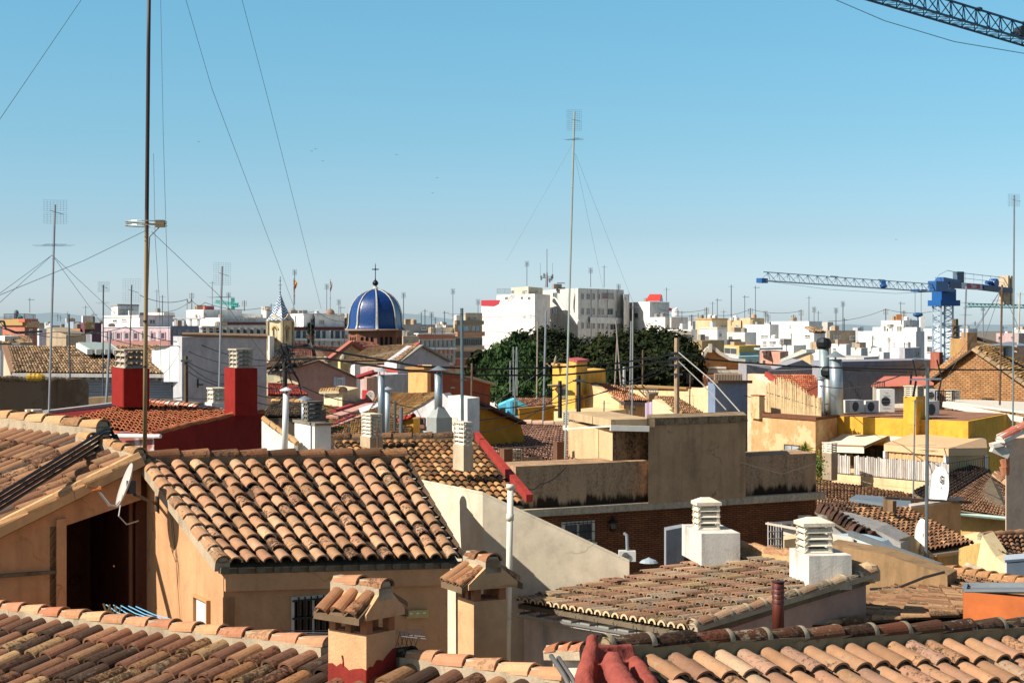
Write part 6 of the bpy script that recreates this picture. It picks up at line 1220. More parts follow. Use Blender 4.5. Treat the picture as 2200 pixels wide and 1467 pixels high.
def flag(label, x, y0, y1, Y, cols, fy0, fy1, w_):
    t = thing('flagpole', label, 'flag', P(x, y1, Y)); m = MB(); m.tube(P(x, y1, Y), P(x, y0, Y), .07, n=6); m.build('pole', GREYM, t); k = 10
    for ci, c in enumerate(cols):
        m = MB(); vs = []; q = len(cols)
        for i in range(k + 1):
            y = lerp(fy0, fy1, i / k)
            for e in (0, 1): u = (ci + e) / q; vs.append(P(x + w_ * (u * (.6 + .5 * math.sin(i * .5 + 1))), y + 3 * u, Y + .25 * math.sin(i * 1.1 + u * 5)))
        m.add(vs, [(2*i, 2*i+1, 2*i+3, 2*i+2) for i in range(k)]); m.build('cloth_stripe', flat(c, .8), t)
flag('flagpole with red and yellow flag hanging beside the left turret', 631, 598, 668, 340, ('#a8282c', '#c8a030', '#a8282c', '#c09030'), 602, 637, 7); flag('flagpole with narrow blue, red and yellow flag beside the right turret', 709.5, 600, 668, 340, ('#5c7ca0', '#a88c50', '#9c4440'), 604, 640, 4)
# --- bell tower
t = thing('bell_tower', 'cream church bell tower with arched openings and a steep blue and white tiled spire', 'tower', P(600, 760, 182)); TC2 = W('#cbbc9c', .35, '#8a7450'); c0 = P(602, 742, 182); rz = R(-28); zT = Z(690, 182); sc = 182 / FPX
def arch_wall(m, c, n, w_, z0, z1, ow, oz0, oz1, th):
    """wall panel with a round arched opening"""
    n = Vector(n).normalized(); u = Vector((-n.y, n.x, 0)); k = 10; c = Vector(c)
    pt = lambda a, z: Vector((c.x, c.y, 0)) + u * a + Vector((0, 0, z))
    for s in (-1, 1):
        m.extr([pt(s * ow / 2, z0), pt(s * w_ / 2, z0), pt(s * w_ / 2, z1), pt(s * ow / 2, z1)], -n * th)
    m.extr([pt(-ow / 2, z0), pt(ow / 2, z0), pt(ow / 2, oz0), pt(-ow / 2, oz0)], -n * th)
    for i in range(k):
        a0, a1 = math.pi * i / k, math.pi * (i + 1) / k; x0, x1 = -math.cos(a0) * ow / 2, -math.cos(a1) * ow / 2; h0, h1 = oz1 + math.sin(a0) * ow / 2, oz1 + math.sin(a1) * ow / 2
        m.extr([pt(x0, h0), pt(x1, h1), pt(x1, z1), pt(x0, z1)], -n * th)
m = MB(); ww = 38 * sc; mm_ = MB()
for i in range(4):
    a = rz + i * math.pi / 2; n = Vector((math.cos(a), math.sin(a), 0)); cc = Vector((c0.x, c0.y, 0)) + n * ww / 2; arch_wall(m, cc, n, ww * .98, Z(760, 182), zT, ww * .32, Z(733, 182), Z(708, 182), .3)
    for k in range(7):
        aa = math.pi * k / 6; aa2 = math.pi * (k + 1) / 6
        if k < 6: u = Vector((-n.y, n.x, 0)); r_ = ww * .21; b_ = cc + n * .05; mm_.bar(b_ + u * -math.cos(aa) * r_ + Vector((0, 0, Z(708, 182) + math.sin(aa) * r_)), b_ + u * -math.cos(aa2) * r_ + Vector((0, 0, Z(708, 182) + math.sin(aa2) * r_)), .12, .14)
    # little gable on each side
    u = Vector((-n.y, n.x, 0)); b_ = cc + n * .12; g = [b_ - u * ww * .56 + Vector((0, 0, zT)), b_ + u * ww * .56 + Vector((0, 0, zT)), b_ + u * ww * .5 + Vector((0, 0, zT + .15)), b_ + u * ww * .18 + Vector((0, 0, zT + .45)), b_ + Vector((0, 0, zT + .78)), b_ - u * ww * .18 + Vector((0, 0, zT + .45)), b_ - u * ww * .5 + Vector((0, 0, zT + .15))]; m.extr(g, -n * .3)
    for s in (-1, 1): q = cc + u * s * ww * .5; m.box((q.x, q.y, Z(760, 182)), .26, .26, zT - Z(760, 182) - .002, a)
m.build('belfry_wall', TC2, t); mm_.build('arch_moulding', W('#bda578'), t)
m = MB(); m.box((c0.x, c0.y, Z(790, 182)), ww * 1.5, ww * 1.5, 1.6, rz); m.box((c0.x, c0.y, Z(758, 182)), ww * 1.35, ww * 1.35, .3, rz); m.box((c0.x, c0.y, 0), ww * 1.4, ww * 1.4, Z(790, 182), rz); m.build('tower_base', W('#b8aa90', .4, '#6c5c48'), t)
m = MB(); m.lathe((c0.x, c0.y, Z(728, 182)), [(.42, 0), (.4, .15), (.3, .4), (.25, .7), (.1, .85)], 14); m.build('bell', flat('#3c3428', .5, .6), t, True)
spm = NB('zigzag_tiles'); ps = spm.pos(); sx_ = spm.n('SeparateXYZ'); spm.l(ps, sx_.inputs[0]); zg = spm.math('ADD', spm.math('MULTIPLY', sx_.outputs[2], 3.3), spm.math('MULTIPLY', spm.math('PINGPONG', spm.math('MULTIPLY', sx_.outputs[0], 4.0), 1.0), .9)); fz = spm.ramp(spm.math('FRACT', zg), [(0, 0.0), (.45, 0.0), (.55, 1.0), (1, 1.0)])
m = MB(); vs = []; H = [(zT + .1, ww * .68), (zT + .55, ww * .50), (zT + 1.6, ww * .30), (Z(631, 182), .05)]
for z, r_ in H:
    for k in range(8): a = rz + math.pi / 8 * 0 + k * math.pi / 4; rr = r_ * (1.18 if (k % 2 and z < zT + .8) else 1.0) ; vs.append(Vector((c0.x + math.cos(a) * rr, c0.y + math.sin(a) * rr, z + (0 if k % 2 else .0))))
m.add(vs, [(i*8+k, i*8+(k+1) % 8, (i+1)*8+(k+1) % 8, (i+1)*8+k) for i in range(3) for k in range(8)]); m.build('spire', spm.fin(spm.mix(fz, lin('#b4bcc4'), lin('#2c4868')), .35, 0, .5), t)
m = MB(); q = Vector((c0.x, c0.y, Z(632, 182))); m.tube(q, q + Vector((0, 0, 1.9)), .035, n=6); m.lathe(q + Vector((0, 0, .1)), [(.02, 0), (.12, .08), (.02, .16)], 8); m.lathe(q + Vector((0, 0, .55)), [(.02, 0), (.1, .06), (.02, .12)], 8); m.bar(q + Vector((-.2, 0, .95)), q + Vector((.2, 0, .95)), .05); m.bar(q + Vector((-.13, 0, 1.45)), q + Vector((.13, 0, 1.45)), .05); m.build('finial_cross', flat('#2c3844', .4, .4), t)
far('pale small block at the foot of the bell tower', (576, 182), (579, 176), (589, 178), 722, WH)
# --- blue tiled dome
Yd = 212; t = thing('blue_dome', 'big blue glazed tile church dome with white ribs, iron cross and brick arcaded drum', 'church dome', P(806, 800, Yd)); s_ = Yd / FPX; cD = P(806.5, 708, Yd)
prof = [(63.5, 0), (60, 2.0), (57.5, 8), (56.5, 16), (56, 28), (54.5, 38), (51, 50), (46, 60), (38, 70), (28.5, 77.5), (16, 83.5), (6, 86.5)]
rot = R(8)
b = NB('glazed_dome_tile'); ps = b.pos(); vz = b.n('TexVoronoi'); b.l(ps, vz.inputs['Vector']); vz.inputs['Scale'].default_value = 7
colr = b.ramp(b.noise(ps, 9, 4), [(.3, lin('#08224e')), (.5, lin('#0f336c')), (.7, lin('#1e4c86'))]); b.bump(b.noise(b.pos(), 11, 3), .5, .03); DOMEM = b.fin(colr, .32, 0, .5)
m = MB(); N8 = 48; vs = []
for r_, z in prof:
    for k in range(N8):
        a = 2 * math.pi * k / N8 + rot; q = (k % 6) / 6; oct_ = math.cos(math.pi / 8) / math.cos((q - .5) * math.pi / 4); rr = r_ * s_ * (oct_ * .8 + .2) ; vs.append(cD + Vector((math.cos(a) * rr, math.sin(a) * rr, z * s_)))
m.add(vs, [(i*N8+k, i*N8+(k+1) % N8, (i+1)*N8+(k+1) % N8, (i+1)*N8+k) for i in range(len(prof)-1) for k in range(N8)]); m.build('dome_shell', DOMEM, t, True)
WR = flat('#a8a69e', .5, 0, .35, 8.0)
for k in range(8):
    a = rot + k * math.pi / 4; m = MB(); pts = [cD + Vector((math.cos(a) * (r_ + .6) * s_, math.sin(a) * (r_ + .6) * s_, z * s_)) for r_, z in prof]; side = Vector((-math.sin(a), math.cos(a), 0)); vs = []
    for i, p in enumerate(pts):
        w_ = (.30 - .20 * i / len(pts)) * .62; o = Vector((math.cos(a), math.sin(a), .5)).normalized() * .09; vs += [p - side * w_, p - side * w_ * .6 + o, p + side * w_ * .6 + o, p + side * w_]
    m.add(vs, [(4*i+j, 4*i+4+j, 4*i+5+j, 4*i+1+j) for i in range(len(pts)-1) for j in range(3)]); m.build('rib', WR, t)
m = MB(); m.lathe(cD + Vector((0, 0, -.12)), [(65 * s_, 0), (65 * s_, .10), (63 * s_, .18)], 48); m.build('eave_ring', flat('#8a7058', .7), t)
m = MB(); q = cD + Vector((0, 0, 86 * s_)); m.lathe(q, [(.4, 0), (.42, .12), (.25, .3), (.2, .42)], 12); m.build('top_collar', WR, t)
m = MB(); q = q + Vector((0, 0, .4)); m.lathe(q, [(.08, 0), (.34, .22), (.38, .42), (.28, .62), (.08, .8), (.05, 1.1), (.05, 2.6), (.01, 2.9)], 12); m.bar(q + Vector((-.42, 0, 2.1)), q + Vector((.42, 0, 2.1)), .12); m.bar(q + Vector((0, -.4, 2.1)), q + Vector((0, .4, 2.1)), .12); m.lathe(q + Vector((0, 0, 1.98)), [(.05, 0), (.18, .12), (.05, .24)], 8); m.build('iron_cross', flat('#1c2028', .4, .4), t)
DB = brick('#94604a', '#84523e', '#6c5040', .3, .3, .09, .02, .4, .45); m = MB(); rw = 57.5 * s_; zt_, zb_ = cD.z - .12, Z(760, Yd); fw_ = rw * .765
for k in range(8):
    a = rot + (k + .5) * math.pi / 4; n = Vector((math.cos(a), math.sin(a), 0)); u = Vector((-n.y, n.x, 0)); cc = Vector((cD.x, cD.y, 0)) + n * rw * .924; oz0, oz1 = Z(744, Yd), Z(727, Yd); ow = fw_ * .17
    for j in range(3): arch_wall(m, cc + u * (j - 1) * fw_ * .25, n, fw_ * .25, zb_, zt_, ow, oz0, oz1, .35)
    for s in (-1, 1): m.extr([Vector((cc.x, cc.y, zb_)) + u * s * fw_ * .375, Vector((cc.x, cc.y, zb_)) + u * s * fw_ * .51, Vector((cc.x, cc.y, zt_)) + u * s * fw_ * .51, Vector((cc.x, cc.y, zt_)) + u * s * fw_ * .375], -n * .35 + n * .0)
m.build('brick_drum', DB, t); m = MB(); m.lathe((cD.x, cD.y, zb_ - .5), [(rw * .86, 0), (rw * .86, zt_ - zb_ + .4)], 8, rz=rot); m.build('arcade_glass', glass('#2c3a40', .3), t)
m = MB(); m.lathe((cD.x, cD.y, 8), [(rw * 1.0, 0), (rw * 1.0, zb_ - 8)], 8, rz=rot); m.lathe((cD.x, cD.y, zb_), [(rw * 1.03, 0), (rw * 1.03, .25)], 8, rz=rot); m.build('drum_base', DB, t)
# nave roofs and gable in front of it
t = thing('church_nave', 'church nave with cream gable, red verge tiles and dark reddish tile roofs below the dome', 'church', P(720, 770, 170))
vpoly(t, [(700, 900, 168), (805, 900, 172), (806, 776, 172), (755, 736, 170), (700, 776, 168)], (-1, 14, 0), W('#cbb48c', .25, '#8a7450')); TRR = tiles('#7c4c40 #8a5848 #6c4238 #946454', .6, .1)
m = MB(); m.bar(P(698, 779, 167.5), P(755, 735, 169.3), .8, .35); m.bar(P(755, 735, 169.3), P(812, 772, 171.5), .8, .35); m.build('verge_tiles', tiles('#9c5c4c #a86858', .4, .1), t)
tiled(t, P(632, 736, 190), P(668, 740, 185), P(672, 766, 172), P(618, 768, 172), 14, 8, TRR, 4, .45, .03, False, rim=False); tiled(t, P(668, 742, 186), P(735, 746, 190), P(702, 776, 170), P(660, 776, 172), 18, 8, TRR, 4, .45, .03, False, rim=False); tiled(t, P(756, 737, 172), P(790, 740, 190), P(845, 760, 186), P(812, 774, 171), 14, 8, TRR, 4, .45, .03, False, rim=False)
block('', '', (600, 176), (622, 171), (705, 170), 768, W('#a89478', .4), par=t, part='side_wall'); m = MB(); m.lathe(P(667, 748, 183), [(.3, -1), (.3, 0), (0, .9)], 6); m.build('stone_pinnacle', W('#c8c0b0'), t)
t = thing('stone_urn_pier', 'cream pier topped by a small stone urn before the church gable', 'pillar', P(737, 800, 130)); m = MB(); m.box(P(737, 815, 130), .62, .62, 1.5, .4); m.build('pier', W('#cdb078'), t); m = MB(); m.lathe(P(737, 776, 130), [(.3, -.35), (.3, -.1), (.12, 0), (.28, .2), (.2, .4), (.05, .55)], 10); m.build('urn', W('#9a9080', .5), t)
m = MB(); m.lathe(P(700, 780, 150), [(.3, -1), (.3, 0), (.15, .1), (.3, .35), (.1, .6)], 10); tag(m.build('stone_finial', W('#a89c88', .5)), 'weathered stone finial at the lower left of the church gable', 'finial')
# --- right of dome
far('low grey domed warehouse block just right of the blue dome', (862, 268), (866, 258), (936, 262), 697, W('#8c8c8c'), wr=((905, 702, 916, 709),)); far('tan block under the grey warehouse right of the dome', (862, 245), (866, 240), (900, 244), 722, W('#b4a48c', .5, '#6c6050')); far('white terrace block with roof walls left of the beige apartments', (918, 300), (936, 290), (976, 296), 704, WH, wr=((950, 712, 957, 718),))
t, a, b, c = far('cream apartment block with orange brick bands and arched galleries', (893, 262), (896, 252), (976, 262), 716, W('#c9c0b0', .3), bands=(('r', 719, 728, '#a85a3c', 'brick_band', .15), ('r', 752, 761, '#a85a3c', 'brick_band', .15), ('r', 786, 800, '#a85a3c', 'brick_band', .15), ('r', 731, 745, '#6a5c4c', 'open_gallery', .03), ('r', 764, 780, '#5c5448', 'open_gallery', .03)))
m = MB()
for i in range(9): q = hitY(898 + 9.6 * i, b, c) - .3; m.box(P(898 + 9.6 * i, 782, q), .5, .3, 3.6)
m.build('white_pier', WH, t); m = MB(); m.bar(P(894, 748, 251), P(976, 749, 261), .8, .3); m.bar(P(894, 717, 251), P(976, 718, 261), .8, .2); m.build('balcony_slab', WH, t)
t, a, b, c = far('beige apartment block with blue curtained windows and balconies left of the big white block', (974, 305), (977, 292), (1036, 298), 688, W('#b8a488', .3), wr=((982, 699, 1008, 712), (1012, 699, 1032, 712)), pane='#4c84a8', fr='#a08c70', bands=(('r', 689, 697, '#7c705c', 'concrete_band', .4), ('r', 713, 722, '#b07c5c', 'salmon_band', .6), ('r', 726, 741, '#3c3834', 'shaded_balcony', .05), ('r', 743, 752, '#b89c80', 'pale_band', .5), ('r', 755, 768, '#5c4c44', 'shaded_balcony', .05), ('r', 771, 785, '#9c4c3c', 'brick_band', .3)))
far('upper beige stair room left of the big white block', (996, 312), (1000, 300), (1036, 304), 672, W('#b4a890', .5, '#6c6050'), zb=Z(690, 300), name='roof_room'); rail('thin metal scaffold rails on the beige balconies', [P(978, 745, 288), P(1034, 747, 290)], 1.5, 14, GREYM, .04)
t, a, b, c = far('main white blank gable block with red painted top corner behind the green tree', (1034, 352), (1149, 330), (1182, 342), 643, W('#cfcac4', .2, '#a08c84'), bands=(('l', 679.3, 680.3, '#8a8480', 'joint_line', .02), ('l', 712, 713, '#8a8480', 'joint_line', .02), ('l', 742, 743, '#8a8480', 'joint_line', .02)))
m = MB(); n = fplane(a, b); pr = lambda x, y: P(x, y, hitY(x, a, b)) ; m.extr([pr(1034.2, 657), pr(1062, 658), pr(1072, 653), pr(1075, 644.5), pr(1034.2, 645)], n * .05); m.build('red_paint', flat('#a02c38', .8), t)
far('set-back upper storey of the main white gable block', (1067, 346), (1149, 330.02), (1182, 342), 631, W('#cdc8c0', .45, '#8a8078'), zb=Z(643, 330), name='penthouse'); far('tan roof room with small windows on the white gable block', (1098, 346), (1135, 338), (1166, 348), 616, W('#bdb29c', .5, '#77695a'), wl=((1099, 623, 1105, 632), (1125, 623, 1133, 628)), wr=((1151, 624, 1155, 629),), zb=Z(632, 338), name='roof_room', pane='#2c4450'); rail('thin terrace railing on the white gable block', [P(1068, 630, 340), P(1097, 630, 338)], .9, 14, GREYM, .03)
wrs = []
for y, h in ((630, 14), (661, 16), (692, 15), (722, 15)):
    for x, w_ in ((1248, 6), (1259, 8), (1272, 6), (1283, 6)): wrs.append((x, y, x + w_, y + h))
wrs += [(1303, 662, 1317, 677), (1290, 662, 1298, 677), (1322, 667, 1327, 682), (1331, 668, 1335, 682), (1301, 700, 1306, 708), (1310, 696, 1324, 709), (1292, 693, 1297, 708), (1292, 628, 1318, 643)]
t, a, b, c = far('big weathered white apartment block with many windows behind the ficus trees', (1163, 362), (1242, 340), (1340, 356), 619, W('#c6c2ba', .6, '#6c6660'), wl=((1188, 628, 1198, 642), (1187, 661, 1198, 675), (1187, 694, 1197, 706)), wr=wrs, pane='#3c4c54')
m = MB(); q0, q1 = hitY(1268, b, c) - 1.2, hitY(1340, b, c) - 1.2; m.extr([P(1268, 694, q0), P(1340, 696, q1), P(1340, 683, q1), P(1268, 681, q0)], (0, 1.5, 0)); m.build('balcony', W('#cdcac4', .2), t); m = MB(); m.bar(P(1189, 643, 350), P(1242, 694, 339), .4, 1.0); m.build('stair_band', W('#d4d0cc', .1), t)
m = MB()
for x in (1270, 1285, 1305, 1326): q = hitY(x, b, c) - .08; m.tube(P(x, 760, q), P(x, 622, q), .09, n=5)
m.build('drainpipe', flat('#8a8680', .6), t); far('small windowed end bay right of the weathered white block', (1338, 358), (1340, 352), (1352, 356), 632, W('#c9c5be', .4), wr=((1342, 638, 1345, 644),)); far('grey brick vent block on the weathered white apartment roof', (1186, 352), (1190, 350), (1207, 352), 610, W('#94887c'), zb=Z(620, 352), name='roof_room')
m = MB(); m.box(P(1205, 609, 350), 1.6, 1.2, .15); tag(m.build('roof_slab', flat('#5c6068', .6)), 'thin dark slab lid on the grey brick vent block', 'slab')
t, a, b, c = far('white terraced block with sloped red awning right of the weathered apartments', (1352, 362), (1396, 350), (1438, 358), 648, WH, wl=((1355, 672, 1372, 684),)); m = MB(); m.extr([P(1387, 647, 352), P(1418, 647, 350), P(1421, 634, 356), P(1396, 634, 358)], (0, 0, .2)); m.build('red_awning', flat('#b83a30', .7), t); vpoly(t, [(1418, 648, 350), (1421, 648, 356), (1421, 634, 356)], (.3, 0, 0), WH2, 'awning_side')
far('lower white block with grey shaded side in front of the red awning block', (1388, 340), (1429, 326), (1478, 336), 681, WH, wl=((1394, 704, 1401, 714), (1412, 710, 1421, 715)), name='apartment_building'); m = MB(); m.tube(P(1442, 704, 326), P(1442, 682, 326), .25, n=8); tag(m.build('flue_pipe', WH), 'white flue on the grey shaded side of the lower white block', 'pipe')
t = thing('water_tanks', 'cluster of round white water tanks and vents near the red awning', 'tank', P(1452, 680, 335)); m = MB()
for x, y, r_, h in ((1451, 680, .7, 1.2), (1453, 672, .3, .9), (1449, 672, .5, .7)): m.lathe(P(x, y, 335), [(r_, 0), (r_, h), (0, h + .2)], 10)
m.build('tank', WH, t); m = MB(); m.extr([P(1437, 667, 338), P(1447, 669, 338), P(1447, 663, 338), P(1437, 661, 338)], (0, .6, 0)); m.build('maroon_canopy', flat('#6a1c28', .7), t)
# --- right of trees
far('tan roofed block with lilac shaded side right of the trees', (1494, 310), (1529, 300), (1563, 308), 687, W('#c4ac88', .4), wr=((1548, 697, 1553, 706), (1555, 697, 1560, 706)), cap=W('#b08c5c')); far('ochre windowed block behind the white cube houses', (1562, 325), (1592, 316), (1600, 320), 688, W('#c4a680', .3), wl=((1581, 697, 1587, 704),), pane='#5c8ca0'); far('tall tan stair block with grey shaded side', (1591, 318), (1612, 308), (1642, 316), 683, W('#c8b088', .4), wl=((1594, 707, 1606, 709),))
far('white cube house with long flat canopy above the brown wall', (1503, 270), (1541, 258), (1562, 264), 707, WH, wr=((1545, 715, 1550, 724),), cap=W('#c4b8a4')); far('white hut with arched roof beside the ficus crown', (1500, 252), (1513, 248), (1523, 252), 722, W('#cdc4bc')); far('white block with grey sloped roof at the edge of the ficus crown', (1434, 262), (1485, 254), (1498, 260), 708, WH); m = MB(); m.extr([P(1436, 718, 252), P(1486, 719, 250), P(1484, 712, 256), P(1446, 712, 257)], (0, 0, .2)); tag(m.build('grey_roof', flat('#8a8074', .8)), 'grey sloped lean-to roof beside the ficus crown', 'roof')
far('long white wall block behind the yellow house with windows', (1560, 275), (1600, 262), (1625, 268), 714, WH2, wl=((1606 - 40, 722, 1574, 730),)); far('white cube house with a row of three windows', (1598, 300), (1654, 284), (1673, 290), 697, WH, wl=((1635, 720, 1651, 725),), pane='#2c3c40'); far('low white annex with two openings below the cube house', (1636, 262), (1676, 252), (1690, 256), 728, WH, wl=((1639, 732, 1647, 742), (1654, 732, 1668, 741)), pane='#8a8690')
far('wide white block with aerials right of the cube house', (1657, 330), (1738, 312), (1766, 322), 690, WH, wl=((1696, 699, 1700, 703),)); far('white house with sloping tile roof and wide window', (1727, 285), (1749, 272), (1773, 278), 714, WH, wl=((1730, 719, 1741, 725),)); t = thing('tile_roof', 'small red-brown sloping roof on the white house right of centre', 'roof', P(1750, 710, 272)); tiled(t, P(1728, 704, 284), P(1750, 704, 290), P(1774, 715, 276), P(1750, 715, 270), 8, 6, TFAR, 4, .45, .03, False, rim=False)
far('white low blocks with blue shaded wall beneath the wide white block', (1664, 250), (1705, 240), (1732, 246), 742, WH, wl=((1678, 734, 1684, 738),)); far('brown-grey concrete building with round corner balcony', (1776, 312), (1783, 300), (1838, 306), 710, W('#948878', .3, '#6c6050'), wr=tuple((x, 720, x + 4, 730) for x in (1789, 1795, 1801)) + ((1824, 721, 1836, 730),), pane='#7c8088'); far('white service block with orange rail right of the brown-grey building', (1785, 268), (1818, 258), (1828, 262), 740, WH); far('grey-white walled terrace block with flat parapet behind the flues', (1768, 158), (1856, 150), (1888, 156), 768, W('#b0aca8', .3), wl=((1808, 777, 1842, 788),), pane='#c0bcb8')
far('large white stepped building, lowest left step', (1843, 305), (1968, 286), (1986, 292), 712, WH, wl=((1852, 740, 1856, 748), (1873, 733, 1874.5, 746), (1877, 741, 1879.5, 744), (1920, 735, 1922, 744)), pane='#98948c', fw=.08); far('large white stepped building, second step and right shoulder', (1875, 305), (1970, 286.1), (1978, 289), 703, WH, zb=Z(712, 286)); far('large white stepped building, highest step', (1893, 305), (1941, 291), (1984, 298), 688, WH, zb=Z(703, 291), wr=((1947, 698, 1950, 703), (1960, 699, 1964, 703)))
m = MB(); m.box(P(1931, 688, 292), .9, .6, 1.0); tag(m.build('clay_chimney', flat('#b07040', .8)), 'small orange chimney on the highest white step', 'chimney'); m = MB(); m.box(P(1981, 705, 292), .8, .8, 2.0); tag(m.build('white_chimney', WH), 'small white chimney on the right of the white stepped building', 'chimney')
far('pale blue-white building with windows behind the crane tower', (1984, 330), (2046, 306), (2052, 309), 706, W('#bcc4c8', .15), wl=((1993, 721, 2005, 731), (1992, 744, 2005, 757)), pane='#2c3440'); far('white cubic houses in front of the stepped building', (1860, 238), (1898, 228), (1912, 232), 757, WH, wl=((1888, 735 + 26, 1891, 772),)); far('grey shaded annex below the stepped building', (1932, 240), (1944, 232), (1978, 240), 748, W('#aca8ac')); far('blue cylinder silo behind the wooden electric pole', (2048, 330), (2050, 322), (2062, 326), 701, W('#7c98b0'), name='silo')
far('row of white terraces left of the black cowled flue', (1735, 215), (1764, 205), (1782, 210), 752, WH); far('white terraces between flues and stepped building', (1828, 220), (1850, 212), (1864, 216), 748, WH2); far('low white wall under the yellow lit roof room', (1690, 190), (1735, 180), (1748, 184), 768, WH2)
# orange roof small, tan roof slab
t = thing('orange_roof_house', 'small orange tiled roof in front of the white stepped building', 'house', P(1935, 785, 170)); tiled(t, P(1898, 772, 185), P(1935, 772, 190), P(1958, 790, 168), P(1912, 790, 165), 14, 7, tiles('#b0683c #b87448 #a85c38', .3, .05), 4, .45, .03, False, rim=False); block('', '', (1898, 168), (1912, 164), (1960, 168), 790, W('#c8a884'), par=t)
far('brown rendered wall block left of the yellow windowed house', (1483, 222), (1508, 214), (1556, 226), 732, W('#94805f', .5, '#4c4434')); far('yellow walled house with large dark window', (1556, 205), (1588, 196), (1634, 204), 743, W('#c8a45c', .15), wl=((1557, 746, 1584, 762),), pane='#34383c', bands=(('r', 756, 765, '#3c7c84', 'teal_glass', .1), ('l', 763, 775, '#c4c8cc', 'white_band', .1))); t, a, b, c = far('teal glass balcony block beside the yellow house', (1585, 195), (1588, 190), (1632, 194), 766, W('#88b0b4', .1)); far('white flat canopy roof above the teal balcony', (1620, 182), (1632, 178), (1682, 182), 748, W('#a4b4bc'), zb=Z(752, 178), name='canopy')
far('pink brick walled block with triangular shadow', (1632, 184), (1676, 176), (1694, 182), 756, W('#b88c78', .35, '#7c5a4c'), wl=((1636, 775, 1643, 781),)); vpoly(thing('tan_sloped_roof', 'tan walled house with long sloping white roof slab', 'roof', P(1715, 780, 165)), [(1688, 820, 168), (1745, 820, 164), (1748, 765, 164), (1739, 752, 164), (1690, 774, 168)], (0, 4, 0), W('#c0a47c', .4)); m = MB(); m.bar(P(1688, 774, 165), P(1742, 754, 161), 1.0, .3); tag(m.build('roof_slab', W('#aab0ac')), 'long sloping pale roof slab above the grey-lilac gable', 'roof')
t = thing('orange_church_front', 'orange baroque church front with curved white gable and oval window', 'church', P(1545, 800, 178)); pf = [(1600, 850), (1600, 775), (1570, 772), (1556, 764), (1545, 758), (1536, 750), (1527, 745), (1519, 750), (1512, 760), (1508, 772), (1505, 780), (1500, 850)]; OC = W('#c48c58', .15)
vpoly(t, [(x, y, 178 + (x - 1550) * .02) for x, y in pf], (0, 2, 0), OC); m = MB()
for (x0, y0), (x1, y1) in zip(pf[1:10], pf[2:11]): m.bar(P(x0, y0, 177.6), P(x1, y1, 177.6), .8, .35)
m.bar(P(1506, 789, 177.6), P(1560, 790, 177.6), .3, .22); m.bar(P(1500, 798, 177.5), P(1600, 798, 177.5), .5, .3); m.box(P(1526, 757, 177.2), .35, .3, .9); m.build('white_moulding', W('#d0c8b8', .3), t)
m = MB(); q = P(1527, 781, 177.8); pts = [q + Vector((math.cos(2*math.pi*i/16) * .28, 0, math.sin(2*math.pi*i/16) * .42)) for i in range(17)]; m.path(pts, .07, 6); m.build('oval_frame', W('#d0ccc4'), t); m = MB(); m.poly([p + Vector((0, .02, 0)) for p in pts[:-1]]); m.build('oval_glass', glass('#4c5c6c'), t)
far('red and white narrow house beside the orange church front', (1590, 165), (1596, 160), (1608, 163), 786, W('#b05848'), wr=((1599, 790, 1605, 800),)); m = MB(); m.extr([P(1528, 812, 150), P(1543, 812, 150), P(1543, 806, 150), P(1530, 806, 150)], (0, 3, 0)); far('apricot low church house under the cornice', (1506, 172), (1512, 170), (1600, 172), 806, W('#c89c6c'), wr=((1518, 809, 1532, 822), (1556, 809, 1570, 822)))
# extra horizon blocks so the town runs on
for i, (lab, x0, x1, Y, top, col) in enumerate((('distant cream block on the horizon at far left', -30, 8, 420, 700, '#b8b0a8'), ('distant grey block between belvedere and ochre tower', 84, 132, 430, 699, '#a4acb0'), ('distant pale block behind the tan gable', 112, 156, 400, 704, '#b4aca4'), ('distant beige block behind the flat-roofed white row', 540, 585, 460, 683, '#b8b4ac'), ('distant white block left of the grey warehouse', 872, 905, 430, 694, '#b4b8b8'), ('distant cream roofs right of the grey warehouse', 925, 980, 440, 698, '#bcb4a4'),
    ('distant low white block beyond the lower white block', 1470, 1500, 430, 690, '#b8b4b4'), ('distant terrace behind the tan stair block', 1640, 1662, 420, 692, '#b8b8b8'), ('distant cream block behind the brown-grey building', 1760, 1790, 430, 692, '#bcb4a8'), ('distant pale block left of the white stepped building', 1832, 1850, 440, 704, '#b4b8bc'), ('distant low block beyond the crane tower', 2050, 2100, 460, 706, '#b0b4b8'), ('distant pinkish roofs at far right', 2140, 2215, 420, 716, '#b09490'), ('distant white wall between dark eaves at far right', 2175, 2230, 440, 708, '#bcbcb8'), ('distant grey block behind the pergola', 372, 402, 400, 690, '#aab0b4'), ('distant pale terrace left of the pink block', 196, 240, 380, 696, '#b4b4b4'))):
    far(lab, (x0, Y + 14), (x0 + (x1 - x0) * .6, Y), (x1, Y + 8), top, W(col, .2))
